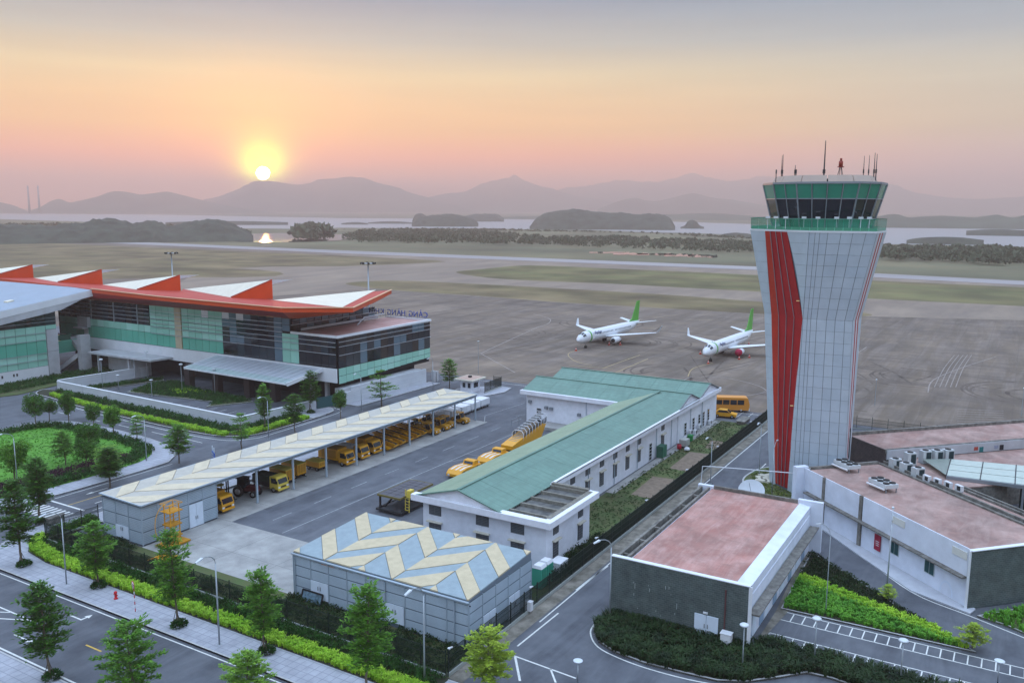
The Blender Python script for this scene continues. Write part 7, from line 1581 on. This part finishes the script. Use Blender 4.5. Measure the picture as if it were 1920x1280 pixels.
# ---- yard fence
m_fen = mat('fence_green', '#12261f', .6); m_plinth = mat('fence_plinth', '#9ea39f', .85, var=.1, vscale=1)
fg = MB()
for k in range(28): x = -1.22+k*.09; fg.box(x,x+.022,-.012,.012,.12,2.0)
for z in (.15,.75,1.4,1.98): fg.box(-1.24,1.24,-.018,.018,z-.02,z+.02)
fpanel = fg.mesh('mesh_panel', m_fen); fp_ = MB(); fp_.box(-.04,.04,-.04,.04,0,2.35); fpost = fp_.mesh('post', m_fen)
def fence(label, pts, plinth=.32, z=.0):
    t = thing('mesh_fence', label, 'fence', (pts[0][0], pts[0][1], z))
    for a, b in zip(pts, pts[1:]):
        a, b = Vector((a[0],a[1],z)), Vector((b[0],b[1],z)); d = b-a; n = max(1, round(d.length/2.5)); ang_ = math.atan2(d.y, d.x)
        for k in range(n):
            p = a+d*((k+.5)/n); piece('mesh_panel', fpanel, t, p+Vector((0,0,plinth-.1)), (0,0,ang_), (d.length/n/2.5,1,1)); piece('post', fpost, t, a+d*(k/n)+Vector((0,0,.05)), (0,0,ang_))
        piece('post', fpost, t, b+Vector((0,0,.05)), (0,0,ang_))
        g = MB(); g.beam(a+Vector((0,0,plinth/2)), b+Vector((0,0,plinth/2)), .22, plinth); part('plinth', g, m_plinth, t)
    return t
fence('dark green mesh fence along the front hedge', [(53.6,38.1),(53.7,94.3)]); fence('dark green mesh fence beside the shed store', [(53.9,94.35),(60.2,94.1)])
fence('long dark green mesh fence beside the right-hand lane', [(53.8,38.0),(156,38.05)]); fence('dark green fence panels round the guardhouse island', [(147.2,94.2),(154.4,94.6),(154.2,96.4)])
fence('mesh fence along the apron behind the tower', [(157.6,36),(156.8,-40)], .1)
# ---- lamps
m_pole = mat('lamp_pole', '#a7afb5', .5, metal=.4); m_head = mat('lamp_head', '#c9d0d6', .4)
def street_lamp():
    t = thing('street_lamp', '', 'street lamp'); g = MB(); g.tube([(0,0,0),(0,0,7.6)], [.085,.055], 8); vp('pole', g, m_pole, t)
    g = MB(); pts = [(0,0,7.6)]+[(1.7*(1-math.cos(R_(a))),0,7.6+1.1*math.sin(R_(a))) for a in (20,40,60,80,95)]; g.tube(pts, [.055,.05,.045,.04,.038,.036], 7); vp('arm', g, m_pole, t)
    g = MB(); g.hexa([(1.65,-.13,8.62),(2.45,-.1,8.55),(2.45,.1,8.55),(1.65,.13,8.62)],[(1.65,-.13,8.76),(2.45,-.06,8.64),(2.45,.06,8.64),(1.65,.13,8.76)]); vp('lamp_head', g, m_head, t)
    g = MB(); g.cyl((0,0), .2, 0, .12, 8); vp('base_plate', g, m_pole, t); return t
def disc_lamp():
    t = thing('garden_lamp', '', 'lamp'); g = MB(); g.tube([(0,0,0),(0,0,3.35)], [.06,.045], 8); vp('pole', g, m_pole, t); g = MB(); g.lathe([(.1,3.35),(.36,3.42),(.4,3.5),(.3,3.56),(.05,3.6)], 'z', 16); vp('lamp_disc', g, m_head, t); g = MB(); g.cyl((0,0), .14, 0, .1, 8); vp('base_plate', g, m_pole, t); return t
sl1 = street_lamp()
for (x, y, a, s, lab) in ((125,1096,150,.92,'on the pavement by the zebra corner'),(411.7,1209.7,160,1.0,'on the front pavement before the concrete pad'),(33.3,913,150,.9,'at the left edge by the garden'),(796,1282,150,1.0,'in front of the warehouse at the bottom edge'),(275,865,150,.85,'on the garden pavement'),(504,823,150,.85,'at the bend below the forecourt wall'),(678,770,150,.85,'beside the terminal side wall'),(812,735,150,.85,'behind the shed roof near the guardhouse'),(1332,907,140,.8,'on the lane verge beside the lawn'),(1423,893,150,.95,'on the tower lawn left of the stripes'),(1447,930,-30,.85,'in front of the red tower stripes'),(1661.7,1119.7,-25,1.0,'on the ramp road before the control building'),(1143,1163,130,.95,'at the left corner of the brick plant house')):
    o = put(sl1, gp(x,y), R_(a)+YAW-R_(0), 'curved-arm grey street lamp '+lab, 'curved street lamps'); o.scale = (s,s,s)
o = put(sl1, gp(1548,1151), R_(100), 'curved-arm grey street lamp beside the planted triangle', 'curved street lamps'); o.scale = (.55,.55,1.02)
dl1 = disc_lamp()
for (x, y, top, lab) in ((1391.7,1256,1168,'in front of the brick plant house corner'),(1526.7,1241,1156,'between plant house and parking rows'),(1688,1280,1197,'at the second parking row'),(1870,1283,1240,'at the lower right corner'),(1083,1283,1254,'at the bottom edge on the lane'),(192.7,727,672,'left of the forecourt wall corner'),(222.7,733,702,'second inside the forecourt wall'),(276.7,710,658,'on the rear forecourt strip'),(341.7,735,681,'before the first canopy column'),(403.3,741.7,690,'before the second canopy column'),(285,743,711,'at the forecourt parking bay'),(494.7,728,709,'under the canopy front edge')):
    b = gp(x,y); h = z_at(b, top); o = put(dl1, b, 0, 'disc-topped garden lamp '+lab, 'garden lamps'); o.scale = (1,1,max(.6,h/3.6))
def high_mast(x, ytop, h, label):
    b = gp(x, ytop, h); b.z = -.05; t = thing('floodlight_mast', label, 'floodlight', b); g = MB(); g.tube([(0,0,0),(0,0,h)], [.32,.14], 10); vp('mast', g, m_pole, t)
    g = MB(); g.lathe([(1.5,h-.1),(1.6,h-.1),(1.6,h),(1.5,h)], 'z', 14); vp('ring', g, m_grey, t)
    for k in range(8): a = k*.785; g = MB(); g.obox((1.7*math.cos(a),1.7*math.sin(a)), .14, .24, h-.22, h+.2, a); vp('floodlight', g, m_dgrey, t)
high_mast(690, 493, 25, 'tall floodlight mast with lamp ring behind the terminal end'); high_mast(321, 474, 25, 'tall floodlight mast with lamp ring far behind the sawtooth roof')
for x, y, top, lab in ((896.7,700,640,'left of the green-roofed building'),(1640,760,712,'just right of the control tower'),(1915,780,728,'at the right edge of the photo')):
    b = gp(x,y); h = z_at(b, top); t = thing('apron_light', 'thin straight light pole at the apron edge '+lab, 'lamp', b, 0, 'apron light poles'); g = MB(); g.tube([(0,0,0),(0,0,h)], [.07,.045], 6); vp('pole', g, m_pole, t); g = MB(); g.box(-.3,.3,-.12,.12,h,h+.12); vp('lamp_head', g, m_head, t)
# ================================================================== SMALL THINGS
m_signred = mat('sign_red_bright', '#c01a22', .5)
sg = thing('road_sign', 'round no-left-turn sign on a red and white pole', 'sign', gp(254,1148)+Vector((0,0,.12)))
hh = 2.35
for k in range(7): g = MB(); g.cyl((0,0), .04, k*hh/7, (k+1)*hh/7, 8); vp('pole_band', g, m_signred if k % 2 == 0 else m_wht, sg)
d = Vector((-1,.35,0)).normalized(); M_ = Matrix.Translation((0,0,hh+.3)) @ d.to_track_quat('Z','Y').to_matrix().to_4x4()
g = MB(); g.cyl((0,0), .42, .05, .07, 20); g.xf(M_); vp('sign_rim', g, m_signred, sg); g = MB(); g.cyl((0,0), .33, .07, .078, 20); g.xf(M_); vp('sign_face', g, m_wht, sg)
g = MB(); g.box(-.04,.04,-.2,.05,.078,.084); g.box(-.04,.2,.05,.12,.078,.084); g.poly([(.2,-.02,.084),(.32,.085,.084),(.2,.19,.084)]); g.xf(M_); vp('turn_arrow', g, m_chas, sg); g = MB(); g.beam((-.26,.26,.086),(.26,-.26,.086),.06,.006); g.xf(M_); vp('slash', g, m_signred, sg)
hy = thing('fire_hydrant', 'short red fire hydrant on the front pavement', 'hydrant', gp(217.5,1124)+Vector((0,0,.12)))
g = MB(); g.lathe([(.2,0),(.2,.06),(.12,.08),(.12,.55),(.17,.58),(.15,.72),(.03,.8)], 'z', 12); vp('barrel', g, m_signred, hy)
for s in (-1,1): g = MB(); g.tube([(0,s*.1,.42),(0,s*.26,.42)], .07, 8); vp('outlet', g, m_signred, hy)
bs_ = thing('direction_sign', 'blue direction sign board behind the striped shed roof', 'sign', gp(401,871))
for s in (-.8,.8): g = MB(); g.cyl((s*.4,s*.7), .06, 0, 2.8, 8); vp('post', g, m_pole, bs_)
zz = z_at(gp(401,871), 850); M_ = Matrix.Rotation(R_(240), 4, 'Z')
g = MB(); g.box(-1.05,1.05,-.04,.04,zz-1.1,zz+.3); g.xf(M_ @ Matrix.Rotation(R_(0),4,'Z')); vp('board', g, mat('sign_blue', '#1b56b4', .45), bs_)
g = MB()
for k in range(2): g.box(-.85,.15,-.055,-.045,zz-.2-k*.42,zz-.05-k*.42); g.box(-.85,.15,.045,.055,zz-.2-k*.42,zz-.05-k*.42)
g.box(.45,.55,.045,.055,zz-.8,zz-.1); g.box(.45,.85,.045,.055,zz-.8,zz-.7); g.box(.45,.55,-.055,-.045,zz-.8,zz-.1); g.xf(M_); vp('white_lines', g, m_wht, bs_)
# guardhouse
gh = thing('guardhouse', 'small white guardhouse with wide flat roof by the apron gate', 'guardhouse', (147.3,97.9,.1))
g = MB(); g.box(-1.5,1.5,-1.4,1.4,0,2.6); vp('wall', g, m_wall, gh); g = MB(); g.box(-2.6,2.6,-2.3,2.3,2.6,2.85); vp('roof', g, m_sill, gh); g = MB(); g.box(-2.2,2.2,-1.9,1.9,2.85,2.92); vp('roof_top', g, mat('guard_roof', '#b3988a', .8, var=.1), gh)
for y in (-.8,.5): g = MB(); g.box(-1.56,-1.5,y-.4,y+.4,.9,2.1); o = vp('window', g, m_wht, gh); g = MB(); g.box(-1.58,-1.56,y-.32,y+.32,1.0,2.0); vp('pane', g, m_glassv, o)
g = MB(); g.box(-.9,.9,-1.46,-1.4,.9,2.1); o = vp('window', g, m_wht, gh); g = MB(); g.box(-.8,.8,-1.49,-1.46,1.0,2.0); vp('pane', g, m_glassv, o); g = MB(); g.box(-.3,.3,-.3,.3,2.92,3.3); vp('roof_unit', g, m_dgrey, gh)
for k, x in enumerate((151.5, 152.6)):
    g = MB(); g.box(x-.35,x+.35,110.0,110.7,0,2.5 if k == 0 else 2.2); single('gate_pillar', g, m_concw, '%s pale gate pillar by the terminal wall end' % ('left','right')[k], 'pillar', 'gate pillars', (x,110.3,0))
# portable toilets and white cabinet
for k, (x, y) in enumerate(((72.6,39.9),(74.0,39.9))):
    t = thing('portable_toilet', 'green portable toilet with white roof, %s the warehouse' % ('nearer' if k == 0 else 'further from'), 'toilet', (x,y,0), 0, 'portable toilets')
    g = MB(); g.box(-.58,.58,-.55,.55,.05,2.1); vp('cabin', g, mat('toilet_green', '#3fa087', .5), t); g = MB(); g.hexa([(-.6,-.57,2.1),(.6,-.57,2.1),(.6,.57,2.1),(-.6,.57,2.1)],[(-.5,-.4,2.4),(.5,-.4,2.4),(.5,.4,2.4),(-.5,.4,2.4)]); vp('roof', g, m_wht, t); g = MB(); g.box(-.4,.4,-.58,-.55,.2,1.95); vp('door', g, mat('toilet_green_d', '#2f8a72', .5), t); g = MB(); g.box(-.62,.62,-.6,.6,0,.05); vp('skid', g, m_chas, t)
t = thing('generator_trailer', 'white trailer box beside the portable toilets', 'trailer', (76.3,39.6,0)); g = MB(); g.box(-.9,.9,-.6,.6,.6,1.5); vp('housing', g, m_wht, t); g = MB(); g.box(-.95,.95,-.65,.65,1.5,1.58); vp('lid', g, m_bandw, t); wheel(t, .3, .62, .3, .16); wheel(t, .3, -.62, .3, .16); g = MB(); g.tube([(-.9,0,.55),(-1.7,0,.4)], .05, 6); vp('tow_bar', g, m_chas, t)
wc = thing('white_utility_box', 'small white utility box at the fence foot', 'cabinet', gp(992,1148)); g = MB(); g.box(-.25,.25,-.3,.3,.25,1.1); vp('body', g, m_wht, wc); g = MB(); g.box(-.28,.28,-.33,.33,1.1,1.18); vp('lid', g, m_wht, wc); g = MB(); g.cyl((0,0), .06, 0, .25, 8); vp('post', g, m_grey, wc)
# fence security cameras
cm = thing('security_camera', '', 'camera'); g = MB(); g.cyl((0,0), .03, 0, 1.4, 6); vp('bracket', g, m_dgrey, cm); g = MB(); g.tube([(0,0,1.4),(.35,-.1,1.35)], .07, 8); vp('housing', g, m_wht, cm); g = MB(); g.lathe([(.02,-.12),(.12,-.05),(.13,.05),(.05,.1)], 'z', 10, (0,0,1.35)); vp('dome', g, m_wht, cm)
for k, (x, y) in enumerate(((842,1235),(994,1115),(1117,1015),(1211,944),(1287,888),(1345,840),(1407,792))):
    b = gp(x,y+0,2.2); b.y = 38.05; p = ony(x, y, 38.05); put(cm, (p.x, 38.05, 1.0), 0, 'white camera on the lane fence, %s counted from the warehouse' % ('first','second','third','fourth','fifth','sixth','seventh')[k], 'fence cameras')
# black crate frame beside the warehouse
cr_ = thing('leaning_frame', 'black framed panel leaning on the warehouse wall', 'panel', (57.6,55.6,0)); g = MB()
for a, b in (((0,0,.1),(0,2.6,.1)),((.35,0,1.1),(.35,2.6,1.1)),((0,0,.1),(.35,0,1.1)),((0,2.6,.1),(.35,2.6,1.1))): g.beam(a, b, .12)
vp('frame', g, m_chas, cr_); g = MB(); g.poly([(0.02,.1,.15),(.02,2.5,.15),(.34,2.5,1.05),(.34,.1,1.05)]); vp('sheet', g, mat('plastic_sheet', '#5f7784', .4, var=.5, vscale=3), cr_)
# clutter behind the white building
def box_thing(name, x, y, hx, hy, h, m, lab, cat): g = MB(); g.box(x-hx,x+hx,y-hy,y+hy,.0,h); g.box(x-hx-.04,x+hx+.04,y-hy-.04,y+hy+.04,h,h+.06); return single(name, g, m, lab, cat, None, (x,y,0))
p = gp(1236,856); gd = thing('green_locker', 'green metal locker against the white building wall', 'locker', (p.x,46.1,0)); g = MB(); g.box(-.9,.9,-.5,.5,.1,1.9); vp('body', g, mat('locker_green', '#2d5f4c', .6, var=.15), gd)
for s in (-.45,.45): g = MB(); g.box(s-.4,s+.4,-.53,-.5,.2,1.8); vp('door', g, mat('locker_green_d', '#34705a', .6), gd)
p = gp(1260,840); cl = thing('red_barrel', 'red plastic barrel by the white building', 'barrel', (p.x,45.3,0)); g = MB(); g.lathe([(.3,0),(.36,.3),(.36,.6),(.3,.9)], 'z', 14); vp('drum', g, mat('barrel_red', '#b21f35', .5), cl); g = MB(); g.cyl((0,0), .28, .9, .93, 14); vp('lid', g, m_chas, cl)
p = gp(1268,838); wt = thing('water_tank', 'pale grey water tank beside the red barrel', 'tank', (p.x+.6,45.0,0)); g = MB(); g.box(-.8,.8,-.6,.6,.35,1.4); vp('tank', g, mat('tank_grey', '#a9aba6', .6, var=.1), wt); g = MB(); g.box(-.8,.8,-.6,.6,.05,.35); vp('stand', g, m_dgrey, wt)
p = gp(1275,828); gb = thing('wheeled_bin', 'bright green wheeled bin by the white building', 'bin', (p.x+1.2,45.4,0)); g = MB(); g.hexa([(-.3,-.3,.1),(.3,-.3,.1),(.3,.3,.1),(-.3,.3,.1)],[(-.4,-.4,1.0),(.4,-.4,1.0),(.4,.4,1.0),(-.4,.4,1.0)]); vp('body', g, mat('bin_green', '#1f8a4a', .5), gb); g = MB(); g.box(-.42,.42,-.42,.42,1.0,1.08); vp('lid', g, mat('bin_green', '#1f8a4a', .5), gb)
p = gp(1288,845); sk = thing('white_sack', 'round white sack lying on the soil bed', 'sack', (p.x,p.y,0)); g = MB(); g.lathe([(.1,0),(.42,.1),(.48,.3),(.35,.55),(.08,.62)], 'z', 12); vp('bag', g, m_wht, sk); g = MB(); g.lathe([(.06,.6),(.12,.66),(.04,.74)], 'z', 8); vp('knot', g, m_bandw, sk)
su2 = split()
for k, x in enumerate((133.6,136.0,138.4,140.6,146.3)): put(su2, (x,46.1,.05+.5*(k%2)), R_(180), 'split air conditioner at the white building wall, %s from the annex' % ('first','second','third','fourth','fifth')[k], 'split air conditioners at the white wall')
# concrete bench and culvert walls at the crossing
g = MB(); g.obox((57.4,98.4), 1.0, .3, .12, .9, .1); g.obox((57.4,98.4), 1.1, .36, .9, 1.0, .1); single('concrete_planter', g, m_weather, 'weathered concrete block by the zebra crossing', 'block', None, (57.4,98.4,.12))
# platform below the bus
g = MB(); g.box(149.5,153.5,41.0,42.2,.0,.5); g.box(149.3,153.7,40.8,42.4,.5,.6); single('loading_ramp', g, m_weather, 'low concrete ramp in front of the minibus', 'ramp', None, (151.5,41.6,0))

# far chimneys on the left skyline
for k, x in enumerate((55, 74)):
    p = atd(x, 390, 5000); top = atd(x+(1 if k else -1), 348, 5000).z; t = thing('far_chimney', 'faint thin chimney on the far left skyline, %s one' % ('left','right')[k], 'chimney', (p.x,p.y,-.1), 0, 'far chimneys'); g = MB(); g.tube([(0,0,0),(0,0,top)], [6,3.5], 8); vp('stack', g, m_grey, t); g = MB(); g.cyl((0,0), 5, top-14, top-10, 8); vp('collar', g, m_grey, t)
# ================================================================== HAZE
hm = bpy.data.materials.new('haze_air'); hm.use_nodes = True; t = hm.node_tree; t.nodes.clear()
pv = t.nodes.new('ShaderNodeVolumePrincipled'); pv.inputs['Density'].default_value = 0.00027; pv.inputs['Color'].default_value = (.89, .67, .60, 1); pv.inputs['Anisotropy'].default_value = 0.45
mo = t.nodes.new('ShaderNodeOutputMaterial'); t.links.new(pv.outputs[0], mo.inputs['Volume'])
top_z = max(v.co.z for o in COL.objects if o.type == 'MESH' and o.name.startswith('mountain') for v in o.data.vertices)
hb = MB(); hb.box(-2600, 12700, -8200, 11700, -1.6, top_z+12); ho = struct('haze', hb, hm, 'thin even evening haze filling the air', 'stuff')
ho['category'] = 'haze'
